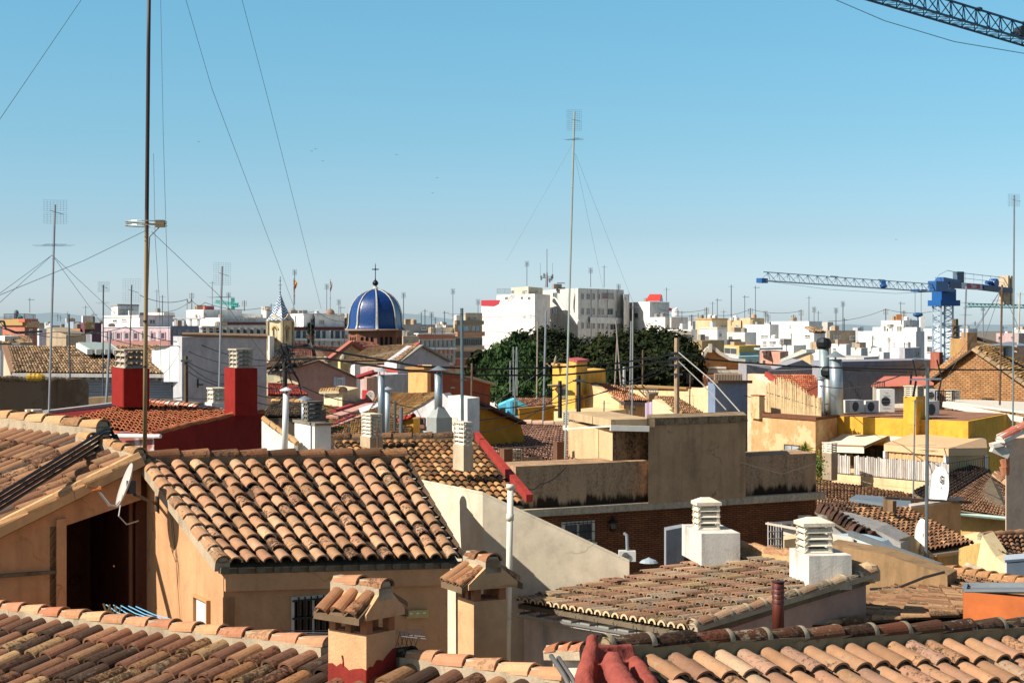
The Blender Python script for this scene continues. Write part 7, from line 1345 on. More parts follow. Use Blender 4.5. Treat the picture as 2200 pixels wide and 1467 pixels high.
# --- trees
def tree(label, trunk, blobs, n, lm, size=.30, name='ficus_tree', droop=0.0):
    t = thing(name, label, 'tree', trunk); m = MB(); zc = min(b[0].z for b in blobs); tv = Vector(trunk)
    top = Vector((trunk[0], trunk[1], zc)); m.path([tv, lerp(tv, top, .5) + Vector((.3, 0, 0)), top], .9, 10, .6)
    for b in blobs: m.path([top - Vector((0, 0, 3)), lerp(top, b[0], .5) + Vector((0, 0, .3)), b[0]], .35, 6, .08)
    m.build('trunk', plaster('#4c3f32', .5), t)
    vs = []; fs = []; ts = []; tot = sum(b[1].x * b[1].z + b[1].x * b[1].y for b in blobs)
    for c, r in blobs:
        k = int(n * (r.x * r.z + r.x * r.y) / tot); cl = [(Vector((random.gauss(0, 1), random.gauss(0, 1), random.gauss(0, 1))).normalized()) for _ in range(max(6, k // 55))]
        for ci, d0 in enumerate(cl):
            rr = rnd(.80, 1.08); cc = c + Vector((d0.x * r.x, d0.y * r.y, d0.z * r.z)) * rr; cs = rnd(.8, 1.45) * (r.x + r.z) / 9; tone = rnd(0, .55)
            for _ in range(55):
                p = cc + Vector((random.gauss(0, 1), random.gauss(0, 1), random.gauss(0, .8))) * cs * .62
                q = Vector(((p.x - c.x) / r.x, (p.y - c.y) / r.y, (p.z - c.z) / r.z))
                if q.length < .55: continue
                nn_ = (q.normalized() + Vector((rnd(-1, 1), rnd(-1, 1), rnd(-.6, 1))) * .9).normalized(); x = nn_.orthogonal().normalized(); a = rnd(0, 6.28); y = nn_.cross(x); x, y = x * math.cos(a) + y * math.sin(a), y * math.cos(a) - x * math.sin(a)
                if droop: x = (x + Vector((0, 0, -droop))).normalized(); y = x.cross(nn_).normalized() if x.cross(nn_).length > .1 else y
                s1 = size * rnd(.6, 1.2); s2 = s1 * (.5 if not droop else .28); b0 = len(vs)
                vs += [p - x * s1, p + y * s2, p + x * s1, p - y * s2]; fs.append((b0, b0 + 1, b0 + 2, b0 + 3)); ts.append((min(1, max(0, tone + rnd(-.1, .4))), 0, 0))
    m = MB(); m.v = vs; m.f = fs; m.t = ts; m.build('crown', lm, t)
    m = MB()
    for c, r in blobs: blob(m, c, 1.0, (r.x * .78, r.y * .78, r.z * .78), 14, 9, .06)
    m.build('inner_foliage', lm, t)
LF = leafmat('#10160a', '#1e280e', '#44421f'); LG = leafmat('#1c2e16', '#364c28', '#5a6c3c')
def B(px, py, Y, rx, rz): return (P(px, py, Y), Vector((rx / FPX * Y, rx / FPX * Y * .9, rz / FPX * Y)))
tree('huge dark ficus crown in front of the weathered apartments, rightmost tree', G(1385, 175), [B(1300, 775, 172, 62, 48), B(1360, 762, 178, 62, 46), B(1405, 755, 176, 58, 42), B(1450, 772, 174, 52, 46), B(1478, 800, 172, 34, 42), B(1420, 800, 168, 60, 45), B(1340, 810, 168, 70, 50), B(1265, 800, 172, 40, 50)], 46000, LF, .26)
tree('dark ficus behind the green feathery tree with red-brown flecks', G(1160, 190), [B(1130, 745, 192, 42, 32), B(1175, 748, 188, 50, 36), B(1215, 762, 188, 46, 38), B(1150, 790, 184, 60, 48), B(1205, 805, 180, 55, 45), B(1120, 830, 178, 55, 45)], 28000, LF, .26)
tree('mid green feathery tree with drooping clumps left of the ficus trees', G(1105, 150), [B(1082, 760, 150, 24, 26), B(1104, 748, 152, 16, 24), B(1110, 722, 152, 7, 11), B(1125, 775, 150, 30, 34), B(1060, 790, 150, 26, 34), B(1090, 815, 148, 34, 36), B(1130, 820, 148, 34, 40), B(1150, 790, 150, 24, 30), B(1170, 840, 146, 26, 26), B(1100, 850, 146, 40, 24)], 34000, LG, .26, 'cypress_tree', 1.1)
tree('small dark tree at the left foot of the feathery tree', G(1035, 160), [B(1036, 775, 160, 18, 22), B(1022, 800, 160, 20, 24), B(1050, 815, 158, 22, 30), B(1030, 835, 158, 26, 24)], 7000, LF, .28)
tree('small dark shrub tree on the terrace right of the bell tower', G(667, 300), [B(667, 712, 300, 7, 13), B(666, 698, 300, 5, 8)], 1200, LF, .3, 'terrace_tree')
# ================================================================ cranes
def truss(m, a, b, wid, hgt, n, r, tri=True):
    d = (b - a).normalized(); s = d.cross(Vector((0, 0, 1))).normalized(); up = Vector((0, 0, 1)); L = (b - a)
    for sg in (-1, 1): m.bar(a + s * sg * wid / 2, b + s * sg * wid / 2, r * 2)
    m.bar(a + up * hgt, b + up * hgt, r * 2)
    for i in range(n):
        p, q = a + L * (i / n), a + L * ((i + 1) / n); mid = a + L * ((i + .5) / n) + up * hgt
        for sg in (-1, 1): m.bar(p + s * sg * wid / 2, mid, r); m.bar(mid, q + s * sg * wid / 2, r)
        m.bar(p - s * wid / 2, q + s * wid / 2, r * .8); m.bar(p - s * wid / 2, p + s * wid / 2, r * .8)
BLU = flat('#184f88', .4, 0, .12); CRG = flat('#a4b4c0', .45, .05)
Yt = 150; t = thing('tower_crane', 'blue tower crane with pale lattice jib pointing left behind the white stepped building', 'crane', P(2025, 900, Yt)); bz = P(2028, 650, Yt)
m = MB(); hw = .72; rz = .35; cs = [Vector((math.cos(rz + math.pi/4 + k*math.pi/2), math.sin(rz + math.pi/4 + k*math.pi/2), 0)) * hw * 1.2 for k in range(4)]; base = Vector((bz.x - .1, bz.y, 6)); H = bz.z - 6
for c in cs: m.bar(base + c, base + c + Vector((0, 0, H)), .14)
k = 17
for i in range(k):
    for j in range(4):
        p, q = base + cs[j] + Vector((0, 0, H * i / k)), base + cs[(j + 1) % 4] + Vector((0, 0, H * i / k)); u = Vector((0, 0, H / k)); m.bar(p, q, .05); m.bar(p, q + u * .5, .06); m.bar(q + u * .5, p + u, .06)
m.build('tower_mast', CRG, t)
m = MB(); m.box(bz + Vector((0, 0, -.3)), 2.0, 2.0, .5, rz); m.box(bz + Vector((0, 0, .15)), 1.5, 1.5, 1.0, rz); jt = P(1639, 603, 128); ja = P(2006, 627, 147); jd = (ja - jt).normalized()
m.bar(ja + jd * -.3 + Vector((0, 0, .5)), ja + jd * 3.0 + Vector((0, 0, .5)), .8, .85); m.bar(ja + jd * 1 + Vector((0, 0, 1.1)), ja + jd * 4.0 + Vector((0, 0, .95)), .8, .4); m.build('slewing_head', BLU, t)
m = MB(); truss(m, jt, ja, .5, .66, 19, .035); m.build('jib', CRG, t)
for f_ in (.38, .66): m = MB(); q = jt + (ja - jt) * f_ + Vector((0, 0, .68)); m.bar(q - jd * .6, q + jd * .6, .14, .12); m.build('jib_coupling', CRG, t)
m = MB(); m.bar(jt - jd * .5, jt + jd * .3, .5, .35); m.build('jib_tip', BLU, t); m = MB(); q = P(1898, 608, 140); m.box(q + Vector((0, 0, -.3)), .35, .35, .5); m.lathe(q + Vector((0, 0, -.45)), [(.1, 0), (.3, .15), (.3, .3), (.1, .4)], 10); m.build('inner_winch', BLU, t); m = MB(); m.bar(P(1964, 624, 145), P(1984, 625, 146), .7, .22); m.build('trolley', BLU, t)
cj0, cj1 = ja + jd * 2.5 + Vector((0, 0, .7)), ja + jd * 14.0 + Vector((0, 0, .55)); m = MB(); m.bar(cj0 - jd * .5, cj0 + jd * 1.6, .9, .5); m.bar(cj0 + jd * 5.6, cj1, 1.1, .42); m.build('counter_jib', flat('#142c58', .4), t)
pn = (cj1 - cj0).normalized(); sd = Vector((pn.y, -pn.x, 0)).normalized(); m = MB(); m.bar(cj0 + jd * 1.5, cj0 + jd * 5.7, .8, .5); sg = m.build('counter_jib_sign', flat('#c4c8cc', .5), t)
m = MB(); q = cj0 + jd * 3.9 + sd * .41; m.extr([q - jd * 1.25 - Vector((0, 0, .2)), q + jd * 1.2 - Vector((0, 0, .2)), q + jd * 1.2 + Vector((0, 0, .2)), q - jd * 1.25 + Vector((0, 0, .2))], sd * .02); m.build('red_panel', flat('#b03040', .5), sg)
text('Siem', q + sd * .03, sd, .50, flat('#d8d8dc', .5), sg, bold=True); text('TF', ja + jd * 2.0 + sd * .42 + Vector((0, 0, .45)), sd, .55, flat('#c4ccd8', .5), t)
m = MB()
for i in range(7): p = cj0 + jd * (1.5 + 1.6 * i) + Vector((0, 0, .2)); m.bar(p, p + Vector((0, 0, .95)), .05); 
m.bar(cj0 + jd * 1.5 + Vector((0, 0, 1.15)), cj1 + Vector((0, 0, 1.15)), .05); m.bar(cj0 + jd * 1.5 + Vector((0, 0, .7)), cj1 + Vector((0, 0, .7)), .035)
m.path([ja + Vector((0, 0, .9)), ja + jd * .9 + Vector((0, 0, 1.5)), ja + jd * 2.4 + Vector((0, 0, 1.95)), cj0 + jd * 1.5 + Vector((0, 0, 1.15))], .03, 5); m.build('guard_rail', CRG, t)
m = MB(); m.box(cj0 + jd * 1.9 + Vector((0, 0, .22)), .9, .5, 1.0, .6); m.build('control_cabinet', flat('#4c5c6c', .5), t)
m = MB(); q = cj0 + jd * 8.0 + Vector((0, 0, .45)); m.tube(q - jd * .9, q + jd * .2, .18, n=10); m.tube(q + jd * .5 - sd * .3, q + jd * .5 + sd * .3, .42, n=16); m.build('winch', BLU, t)
for o in (0, .55): m = MB(); q = cj1 - jd * (.9 - o) + Vector((0, 0, -1.25)); m.box(q, .34, .9, 2.6, math.atan2(jd.y, jd.x)); m.build('counterweight', plaster('#b8a488', .4, '#77695a'), t)
m = MB(); hk = P(1972, 675, 145); 
for x in (1966, 1979): m.tube(P(x, 626, 145), P(x, 672, 145), .02, n=4)
m.build('hoist_rope', DARKM, t); m = MB(); m.lathe(hk + Vector((0, 0, -.25)), [(.15, 0), (.45, .15), (.4, .32), (.1, .4)], 12, sc=(1, .5)); m.tube(hk + Vector((0, 0, -.25)), hk + Vector((0, 0, -.9)), .05); m.build('hook_block', flat('#20507c', .5), t)
m = MB(); m.path([jt, lerp(jt, ja, .35) - Vector((0, 0, .35)), lerp(jt, ja, .75) - Vector((0, 0, .35)), ja], .015, 4); m.build('drop_rope', DARKM, t)
t = thing('crane_jib', 'dark blue lattice crane jib crossing the top right corner of the sky', 'crane', P(2200, 60, 90)); m = MB(); a, b = P(1790, -30, 84), P(2330, 130, 100); truss(m, a, b, 1.0, 1.05, 20, .05)
m.build('lattice', flat('#1a4660', .5, .2), t)
for f_ in (.54, .73): m = MB(); d_ = (b - a).normalized(); q = lerp(a, b, f_) + Vector((0, 0, 1.08)); m.bar(q - d_ * .15, q + d_ * .15, .16, .2); m.build('coupling', flat('#0c2c40', .5, .2), t)
m = MB(); q = P(2197, 78, 96); m.box(q, .6, .8, .5, .2); m.bar(q - Vector((.6, 0, -.1)), q + Vector((.3, 0, .1)), .3, .25); m.build('trolley', DARKM, t)
for lab, a, b, msk in (('pale turquoise crane jib far off on the right horizon', P(2078, 659, 520), P(2290, 664, 540), None), ('small turquoise crane far off on the left horizon', P(463, 651, 560), P(512, 658, 540), P(501, 690, 545))):
    t = thing('far_crane', lab, 'crane', a); m = MB(); truss(m, a, b, .9, 1.0, 26 if msk is None else 10, .12)
    if msk: m.bar(msk, P(500, 640, 545), 1.0); m.box(P(508, 660, 545), 1.0, 1.0, 1.2)
    m.build('lattice', flat('#3c8c84', .6), t)

# ================================================================ antennas
ALU = flat('#8c9094', .45, .5, .2, 2.0); ALD = flat('#4c5054', .5, .3)
def grid(m, c, w_, h, ang, r=.006, nx=8, ny=7, curve=0.0):
    u = Vector((math.cos(ang), math.sin(ang), 0)); n = Vector((-u.y, u.x, 0))
    f = lambda i, z: c + u * (w_ * (i / nx - .5)) + n * (curve * (2 * i / nx - 1) ** 2) + Vector((0, 0, z))
    for i in range(nx + 1): m.bar(f(i, -h / 2), f(i, h / 2), r)
    for j in range(ny + 1):
        for i in range(nx): m.bar(f(i, h * (j / ny - .5)), f(i + 1, h * (j / ny - .5)), r)
def yagi(m, c, L, el, ang, n=7, r=.008, tilt=0.0, vert=False):
    d = Vector((math.cos(ang), math.sin(ang), tilt)).normalized(); s = Vector((0, 0, 1)) if vert else Vector((-d.y, d.x, 0)).normalized(); m.bar(c - d * L * .3, c + d * L * .7, r * 2.2)
    for i in range(n): p = c + d * L * (-.28 + .96 * i / (n - 1)); m.bar(p - s * el / 2, p + s * el / 2, r)
AN = 0
def ant(label, x0, yb, x1, yt, Y, kinds='', r=.02, mat=None, group=None, k=.62):
    """kinds: list of (type, py, width px, height px)"""
    t = thing('aerial', label, 'antenna', P(x0, yb, Y), group); a, b = P(x0, yb, Y), P(x1, yt, Y); mt = mat or ALU; m = MB(); m.tube(a, b, r, n=6); m.build('mast', mt, t); s = Y / FPX; rr = max(.006, s * .30) * k
    for kd in kinds:
        ty, py = kd[0], kd[1]; f = (py - yb) / (yt - yb); c = lerp(a, b, f) + Vector((0, -.03, 0)); w_ = kd[2] * s; h = (kd[3] if len(kd) > 3 else 10) * s; m = MB()
        if ty == 'G': grid(m, c + Vector((0, .1, h * .27)), w_, h * .46, .15, rr, 7, 5, -.05 * w_); grid(m, c + Vector((0, .1, -h * .27)), w_, h * .46, .15, rr, 7, 5, -.05 * w_); yagi(m, c, w_ * .8, w_ * .16, -.6, 8, rr * 1.6, -.25); nm = 'grid_reflector'
        elif ty == 'V': yagi(m, c, w_ * .9, w_ * .5, -1.2, 4, rr * 1.2); m.bar(c - Vector((w_ / 2, 0, 0)), c + Vector((w_ / 2, 0, .0)), rr * 1.8); m.bar(c + Vector((-w_ * .4, -.15, -.02 - s)), c + Vector((w_ * .45, -.15, -.02 - s)), rr * 1.4); nm = 'dipole_array'
        elif ty == 'Y': yagi(m, c, w_, w_ * .22, .1, 9, rr * 1.2, 0, True); nm = 'yagi'
        elif ty == 'B': m.bar(c - Vector((w_ / 2, 0, 0)), c + Vector((w_ / 2, 0, 0)), rr * 2.2); nm = 'crossbar'
        elif ty == 'I': 
            for i in range(4): z = Vector((0, 0, h * i / 4)); m.bar(c - Vector((w_ / 2, 0, 0)) + z, c + Vector((w_ / 2, 0, 0)) + z, rr * 2.2); m.box(c + z + Vector((-w_ / 2, 0, 0)), rr * 6, rr * 6, rr * 8); m.box(c + z + Vector((w_ / 2, 0, 0)), rr * 6, rr * 6, rr * 8)
            nm = 'insulator_arms'
        m.build(nm, ALD if ty in 'GV' else mt, t)
    return t
def wire(m, pts, r, sag=0.0, n=10, ns=4):
    for a, b in zip(pts[:-1], pts[1:]): m.path([lerp(a, b, i / n) - Vector((0, 0, sag * 4 * (i / n) * (1 - i / n))) for i in range(n + 1)], r, ns)
# tall wooden mast
t = thing('tall_mast', 'very tall bamboo-coloured mast with ring antenna running out of the top of the picture', 'mast', P(311, 975, 26)); m = MB(); m.path([P(311, 985, 26), P(313, 700, 25.9), P(316, 400, 25.8), P(319, 100, 25.7), P(321, -60, 25.6)], .034, 12, .027)
b = NB('weathered_mast'); gg = b.n('NewGeometry'); sz = b.n('SeparateXYZ'); b.l(gg.outputs['Position'], sz.inputs[0]); n1 = b.noise(b.pos((4, 4, .6)), 3, 5, .6)
fz = b.math('ADD', b.math('MULTIPLY', b.math('SUBTRACT', sz.outputs[2], 21.3), 1.1), b.math('SUBTRACT', n1, .5)); m.build('pole', b.fin(b.ramp(fz, [(0, lin('#8a7650')), (.3, lin('#5c4834')), (.6, lin('#2c1e18'))]), .55, 0, .4), t, True)
m = MB()
for py in (692, 790, 485): x = 319 - (py + 60) * .0094; m.tube(P(x, py, 25.85), P(x, py - 4, 25.85), .034, n=12)
m.build('clamp', DARKM, t); m = MB(); c = P(314, 481, 25.85); 
for z in (.03, -.03): m.path([c + Vector((math.cos(a_ * math.pi / 12) * .31 , math.sin(a_ * math.pi / 12) * .31, z)) for a_ in range(25)], .007, 5)
m.bar(c - Vector((.31, 0, 0)), c + Vector((.31, 0, 0)), .02); m.build('ring_antenna', flat('#a8a498', .4, .4), t); m = MB(); m.box(c + Vector((.22, -.03, -.055)), .13, .1, .11); m.build('antenna_box', flat('#6c6044', .5), t)
m = MB(); m.path([c + Vector((.2, 0, -.05)), c + Vector((.06, -.04, -.2)), P(317, 640, 25.8), P(316, 800, 25.8), P(315, 960, 25.9)], .008, 5); m.build('mast_cable', flat('#4c2c20', .5), t)
t = thing('guy_wires', 'thin guy wires fanning from the tall mast across the left of the sky', 'cable', P(319, 300, 25.8)); m = MB()
for pts in ([P(185, -15, 25), P(0, 256, 22), P(-60, 340, 21.5)], [P(395, -15, 25.5), P(455, 190, 26), P(610, 600, 40), P(635, 668, 44)], [P(516, -15, 26), P(575, 210, 28), P(690, 663, 44)], [P(312, 496, 25.8), P(180, 560, 23), P(-40, 650, 21)], [P(326, 498, 25.8), P(470, 634, 30), P(580, 780, 35)]): wire(m, pts, .0038, .0, 4)
m.build('wire', flat('#3c4248', .6), t); m = MB()
for pts in ([P(330, 330, 25.5), P(333, 505, 25.5), P(342, 640, 25.6), P(348, 870, 25.8)], [P(345, -10, 25.2), P(351, 300, 25.3), P(361, 640, 25.5), P(366, 880, 25.8)]): wire(m, pts, .004, 0, 4)
m.build('slack_wire', flat('#5c666c', .6), t)
m = MB(); wire(m, [P(1760, -15, 60), P(1900, 45, 60), P(2050, 90, 60), P(2240, 122, 60)], .018, 0, 6); tag(m.build('overhead_wire', flat('#3c6478', .6)), 'single thin wire curving below the crane jib at top right', 'cable')
# near-ish masts
ant('grid aerial on a tall mast at the far left above the orange roof', 105, 895, 118, 440, 46, (('G', 455, 48, 50), ('V', 527, 92)), .035)
ant('lone tall aerial with double curved reflector rising over the trees', 1214, 985, 1234, 240, 52, (('G', 258, 32, 44), ('V', 300, 44)), .032, flat('#9aa49c', .45, .3))
ant('grid aerial on a mast in front of the blank blue-grey wall', 470, 870, 477, 572, 60, (('G', 588, 36, 48), ('V', 638, 60)), .04); ant('grid aerial left of the broad red chimney', 221, 872, 222, 612, 64, (('G', 616, 24, 22), ('V', 650, 30)), .03, ALD)
ant('pale grid aerial standing beside the wooden mast', 279, 760, 283, 612, 70, (('G', 624, 38, 50),), .03, ALD); ant('grey mast with wall brackets left of the broad red chimney', 228, 868, 237, 712, 60, (('B', 826, 16), ('B', 730, 10)), .05); ant('thin dark mast on the brown wall at far left', 151, 845, 148, 675, 70, (), .04, ALD)
t = ant('thick segmented mast with wide yagi right of the white house', 994, 1030, 992, 662, 36.5, (('V', 675, 58), ('V', 815, 50)), .036, flat('#5c6c70', .45, .4)); ant('mast in the railing area with two crosspieces above the mustard wall', 1104, 925, 1110, 745, 68, (('B', 775, 20),), .03)
ant('pale mast beside the tall lone aerial before the trees', 1167, 905, 1173, 668, 70, (('V', 722, 26), ('B', 665, 12)), .045); ant('mast before the green tree with tripod wires', 1153, 860, 1155, 690, 90, (('V', 732, 24), ('B', 767, 12)), .04, flat('#8c8474', .6))
for lab, x, yb, yt, Y in (('left of three short grey masts before the green tree', 1096, 842, 775, 100), ('middle of three short grey masts before the green tree', 1103, 850, 745, 100), ('right of three short grey masts before the green tree', 1111, 850, 745, 100)): ant(lab, x, yb, x, yt, Y, (('B', lerp(yt, yb, .3), 18),), .04, flat('#7c8484', .5, .3))
ant('tall paired mast with fan aerial before the ficus, left pole', 1352, 898, 1356, 690, 86, (), .04); ant('tall paired mast with fan aerial before the ficus, right pole', 1358, 898, 1360, 650, 85, (('Y', 660, 26),), .04, flat('#8c8c88', .5, .3)); ant('slim aerial with curved dipoles on the cream tiled house', 1297, 900, 1298, 860, 76, (('Y', 866, 18),), .03); ant('rusty mast before the ficus with a single crossbar', 1380, 830, 1381, 752, 96, (('B', 768, 16),), .04, RUST); ant('short rusty aerial on the small cream gable', 1481, 893, 1483, 804, 76, (('G', 812, 16, 24), ('B', 850, 24)), .03, RUST)
ant('tall mast through the air conditioners with stacked dipoles', 1990, 1200, 1993, 790, 44, (('V', 967, 44), ('B', 955, 40), ('B', 1018, 14)), .045, flat('#6c7274', .4, .4)); ant('second slimmer mast left of the tall one', 1962, 1070, 1966, 858, 52, (('Y', 861, 24), ('B', 912, 30)), .025); t = thing('panel_aerial', 'large black four-panel aerial at the head of the tall right mast', 'antenna', P(1993, 820, 44)); m = MB()
for (x0, y0), (x1, y1) in (((1961, 772), (1969, 809)), ((1968, 818), (1962, 852)), ((2013, 773), (2022, 808)), ((2022, 818), (2014, 855)), ((1958, 803), (1956, 826))): m.bar(P(x0, y0, 43.6), P(x1, y1, 43.6), .05, .03)
m.build('reflector_panel', flat('#15181a', .5), t); m = MB(); m.path([P(1993, 815, 43.8), P(1990, 790, 43.6), P(1984, 772, 43.5), P(1962, 771, 43.5)], .03, 6); m.bar(P(1955, 815, 43.6), P(2022, 814, 43.6), .04); m.build('bracket', flat('#8c98a4', .4, .4), t)
ant('tall thin aerial at the right edge of the picture', 2176, 930, 2179, 420, 60, (('G', 430, 26, 26),), .03, flat('#7c8484', .5, .3)); ant('rusty mast over the ochre brick gable', 2148, 870, 2153, 612, 84, (('V', 645, 46),), .05, RUST); ant('aerial mast with two crossbars left of the rusty one', 2072, 725, 2076, 615, 100, (('V', 650, 34), ('V', 676, 28), ('Y', 661, 20)), .05); ant('aerial mast right of the crane counterweight', 2187, 740, 2191, 628, 110, (('Y', 632, 26), ('B', 655, 16)), .06, flat('#b0aca4', .5)); ant('distant grid aerial between the crane and the rusty mast', 2112, 722, 2112, 660, 130, (('G', 664, 10, 8), ('B', 674, 12)), .05)
ant('rusty pole pair above the ochre roofs left of the mustard gable', 1012, 925, 1014, 780, 62, (), .04, RUST); ant('dark post before the golden roofs', 848, 925, 849, 862, 52, (), .045, ALD); ant('grey post with bracket before the golden roofs', 861, 930, 862, 875, 50, (('B', 908, 8),), .06, flat('#5c646c', .5)); ant('brown rod on the slatted ridge chimney', 811, 970, 811, 900, 36, (), .02, RUST); ant('small yagi above the golden roofs', 750, 930, 750, 903, 50, (('Y', 905, 34),), .02, ALD)
# far aerial crowd
CR_ = [(64, 672, 640, 'Y'), (124, 690, 674, 'V'), (130, 690, 678, 'V'), (145, 690, 670, 'B'), (184, 686, 656, 'V'), (200, 690, 672, 'Y'), (337, 672, 622, 'B'), (349, 700, 634, 'B'), (456, 660, 604, 'B'), (412, 665, 629, 'I'), (402, 665, 641, '-'), (491, 668, 630, 'G'), (583, 672, 652, 'Y'), (525, 668, 645, 'I'), (633, 655, 581, 'G'), (702, 668, 612, 'G'), (728, 680, 645, 'G'), (732, 680, 657, 'Y'), (867, 700, 630, 'G'), (905, 700, 670, 'B'), (913, 705, 664, 'V'), (927, 722, 672, 'G'), (955, 700, 668, 'Y'), (973, 690, 622, 'G'), (1027, 672, 645, 'G'), (1132, 614, 563, 'G'), (1269, 617, 577, 'G'), (1298, 618, 570, 'B'), (1329, 628, 612, 'G'), (1351, 645, 630, '-'), (1432, 648, 618, 'B'), (1518, 688, 660, 'I'), (1531, 690, 648, 'B'), (1541, 692, 641, 'Y'), (1571, 700, 612, 'B'), (1600, 688, 634, 'Y'), (1623, 688, 614, 'Y'), (1645, 695, 670, 'G'), (1650, 695, 675, 'I'), (1612, 684, 662, 'I'), (1705, 690, 676, 'I'), (1721, 690, 665, 'I'), (1738, 690, 636, 'B'), (1749, 690, 661, 'G'), (1758, 690, 668, 'B'), (1796, 720, 663, 'G'), (1811, 715, 649, 'G'), (1814, 712, 683, 'V'), (1852, 712, 703, 'G'), (1903, 688, 663, 'I'), (1935, 680, 648, 'Y'), (1942, 688, 667, 'I'), (1957, 700, 684, 'Y'), (1875, 745, 722, 'G'), (1910, 755, 725, 'G'), (1943, 757, 735, 'V'), (2095, 700, 690, 'V'), (2155, 720, 700, 'Y'), (1486, 700, 676, 'I'), (1500, 688, 672, '-'), (1680, 752, 730, 'G'), (1700, 742, 716, 'B'), (1690, 790, 738, 'Y'), (668, 735, 690, 'V'), (740, 742, 690, 'B'), (935, 760, 682, 'V'), (950, 742, 700, 'Y'), (890, 760, 735, 'V'), (1465, 690, 668, 'B'), (1555, 690, 666, 'B')]
nw = {'Y': 'yagi', 'V': 'dipole', 'B': 'crossbar', 'G': 'grid', 'I': 'insulator', '-': 'bare'}
def near_of(x):
    for lim, s in ((110, 'near the belvedere'), (215, 'by the ochre tower'), (380, 'over the pink-white block'), (560, 'over the white flat blocks'), (640, 'beside the bell tower'), (745, 'between the domed turrets and the dome'), (900, 'right beside the blue dome'), (1030, 'over the brick banded apartments'), (1240, 'on the white gable block'), (1345, 'on the weathered white block'), (1480, 'near the red awning'), (1570, 'right of the ficus crown'), (1650, 'over the tan stair block'), (1770, 'on the wide white block'), (1840, 'on the brown-grey building'), (1990, 'on the white stepped building'), (2300, 'right of the crane tower')):
        if x < lim: return s
cnt = {}
for x, yb, yt, ty in CR_: cnt[(ty, near_of(x))] = cnt.get((ty, near_of(x)), 0) + 1
seen = {}
for x, yb, yt, ty in CR_:
    ky = (ty, near_of(x)); seen[ky] = seen.get(ky, 0) + 1; ordn = '' if cnt[ky] == 1 else ('leftmost ' if seen[ky] == 1 else ('rightmost ' if seen[ky] == cnt[ky] else ('second ' if seen[ky] == 2 else 'third ')))
    Yf = 330 if yb < 700 else 235
    if x == 633: Yf = 250
    ant(f'{ordn}{nw[ty]} aerial on a thin mast {ky[1]}'.strip() if not ordn else f'{ordn}of the {nw[ty]} aerials {ky[1]}, counted from the left', x, yb, x, yt, Yf, () if ty == '-' else ((ty, yt + (4 if ty != 'I' else 12), 14 if ty in 'YVB' else 9, 12),), .055 if ty != 'I' else .09, ALD if ty != 'I' else RUST, 'rooftop aerials along the skyline')
t = thing('telecom_mast', 'clustered telecom mast with whip aerials on the weathered white apartments', 'antenna', P(1174, 617, 340)); m = MB(); m.tube(P(1174, 617, 340), P(1175, 585, 340), .35, .15, n=6); m.tube(P(1175, 590, 340), P(1175, 535, 340), .08, n=5); m.build('mast', flat('#7c7c80', .5), t); m = MB()
for dx, dy in ((-12, 597), (10, 598), (-6, 592), (6, 602), (12, 594)): m.bar(P(1175, dy, 340), P(1175 + dx, dy, 340), .12); m.box(P(1175 + dx, dy + 5, 340), .35, .35, .9)
for x in (1161, 1187): m.tube(P(x, 596, 340), P(x, 565, 340), .04, n=4)
m.build('panel_antennas', flat('#6c7078', .5), t)
# ---- wooden utility poles
def pole(label, x, yb, yt, Y, r, mat, arms=()):
    t = thing('utility_pole', label, 'pole', P(x, yb, Y)); m = MB(); m.tube(P(x, yb, Y), P(x, yt, Y), r, r * .85, n=8); m.build('pole', mat, t)
    for i, (ay, w_) in enumerate(arms): m = MB(); c = P(x, ay, Y - r); m.bar(c - Vector((w_, 0, 0)), c + Vector((w_, 0, 0)), .06, .08); m.build('crossarm', ALD, t)
    return t
pole('weathered wooden utility pole before the dark ficus', 1454, 897, 726, 74, .12, plaster('#a48a70', .5, '#4c3c2c', 3), ((758, .25), (768, .3), (784, .35), (804, .25)))
t = pole('dark junction pole wrapped in black cables beside the bell tower', 612, 890, 738, 58, .09, plaster('#3c3a38', .6, '#151515', 3), ((748, .3), (760, .35))); m = MB()
for i in range(22): y = rnd(742, 800); a = P(612, y, 57.8); m.path([a, a + Vector((rnd(-.3, .3), 0, rnd(-.3, .1))), a + Vector((rnd(-.35, .35), 0, rnd(-.6, -.1)))], .02, 4)
m.path([P(614, 745, 57.8), P(625, 790, 57.9), P(640, 815, 58), P(652, 860, 58)], .06, 5, .02); m.path([P(602, 742, 57.8), P(608, 760, 57.8), P(600, 775, 58), P(578, 800, 60)], .04, 5); m.path([P(616, 830, 57.8), P(612, 850, 57.7), P(596, 868, 57.5), P(580, 880, 57)], .03, 5); m.build('cable_tangle', flat('#17181a', .6), t)
pole('dark wooden post left of the yellow tower house', 1203, 898, 818, 70, .09, plaster('#3c3834', .5, '#151515')); pole('dark wooden post in front of the yellow tower house', 1243, 897, 806, 72, .10, plaster('#40403e', .5, '#151515'), ((818, .25),)); pole('brown pole behind the orange roof left of the tall red chimney', 400, 880, 765, 64, .08, plaster('#5c4c3c', .6, '#2c241c'), ((775, .2),)); pole('mottled electric pole right of the crane tower', 2052, 760, 685, 130, .28, plaster('#6c5c4c', .7, '#2c241c', 2), ((700, .5), (712, .5), (724, .5))); pole('slender grey post before the ficus with white top', 1341, 832, 788, 96, .09, flat('#a4a8a8', .5)); m = MB(); m.path([P(1323, 690, 140), P(1334, 830, 90)], .05, 5); m.path([P(1326, 720, 140), P(1321, 830, 90)], .05, 5); tag(m.build('mast_stays', flat('#7c6c5c', .6)), 'pair of slanting stays before the ficus crown', 'cable')
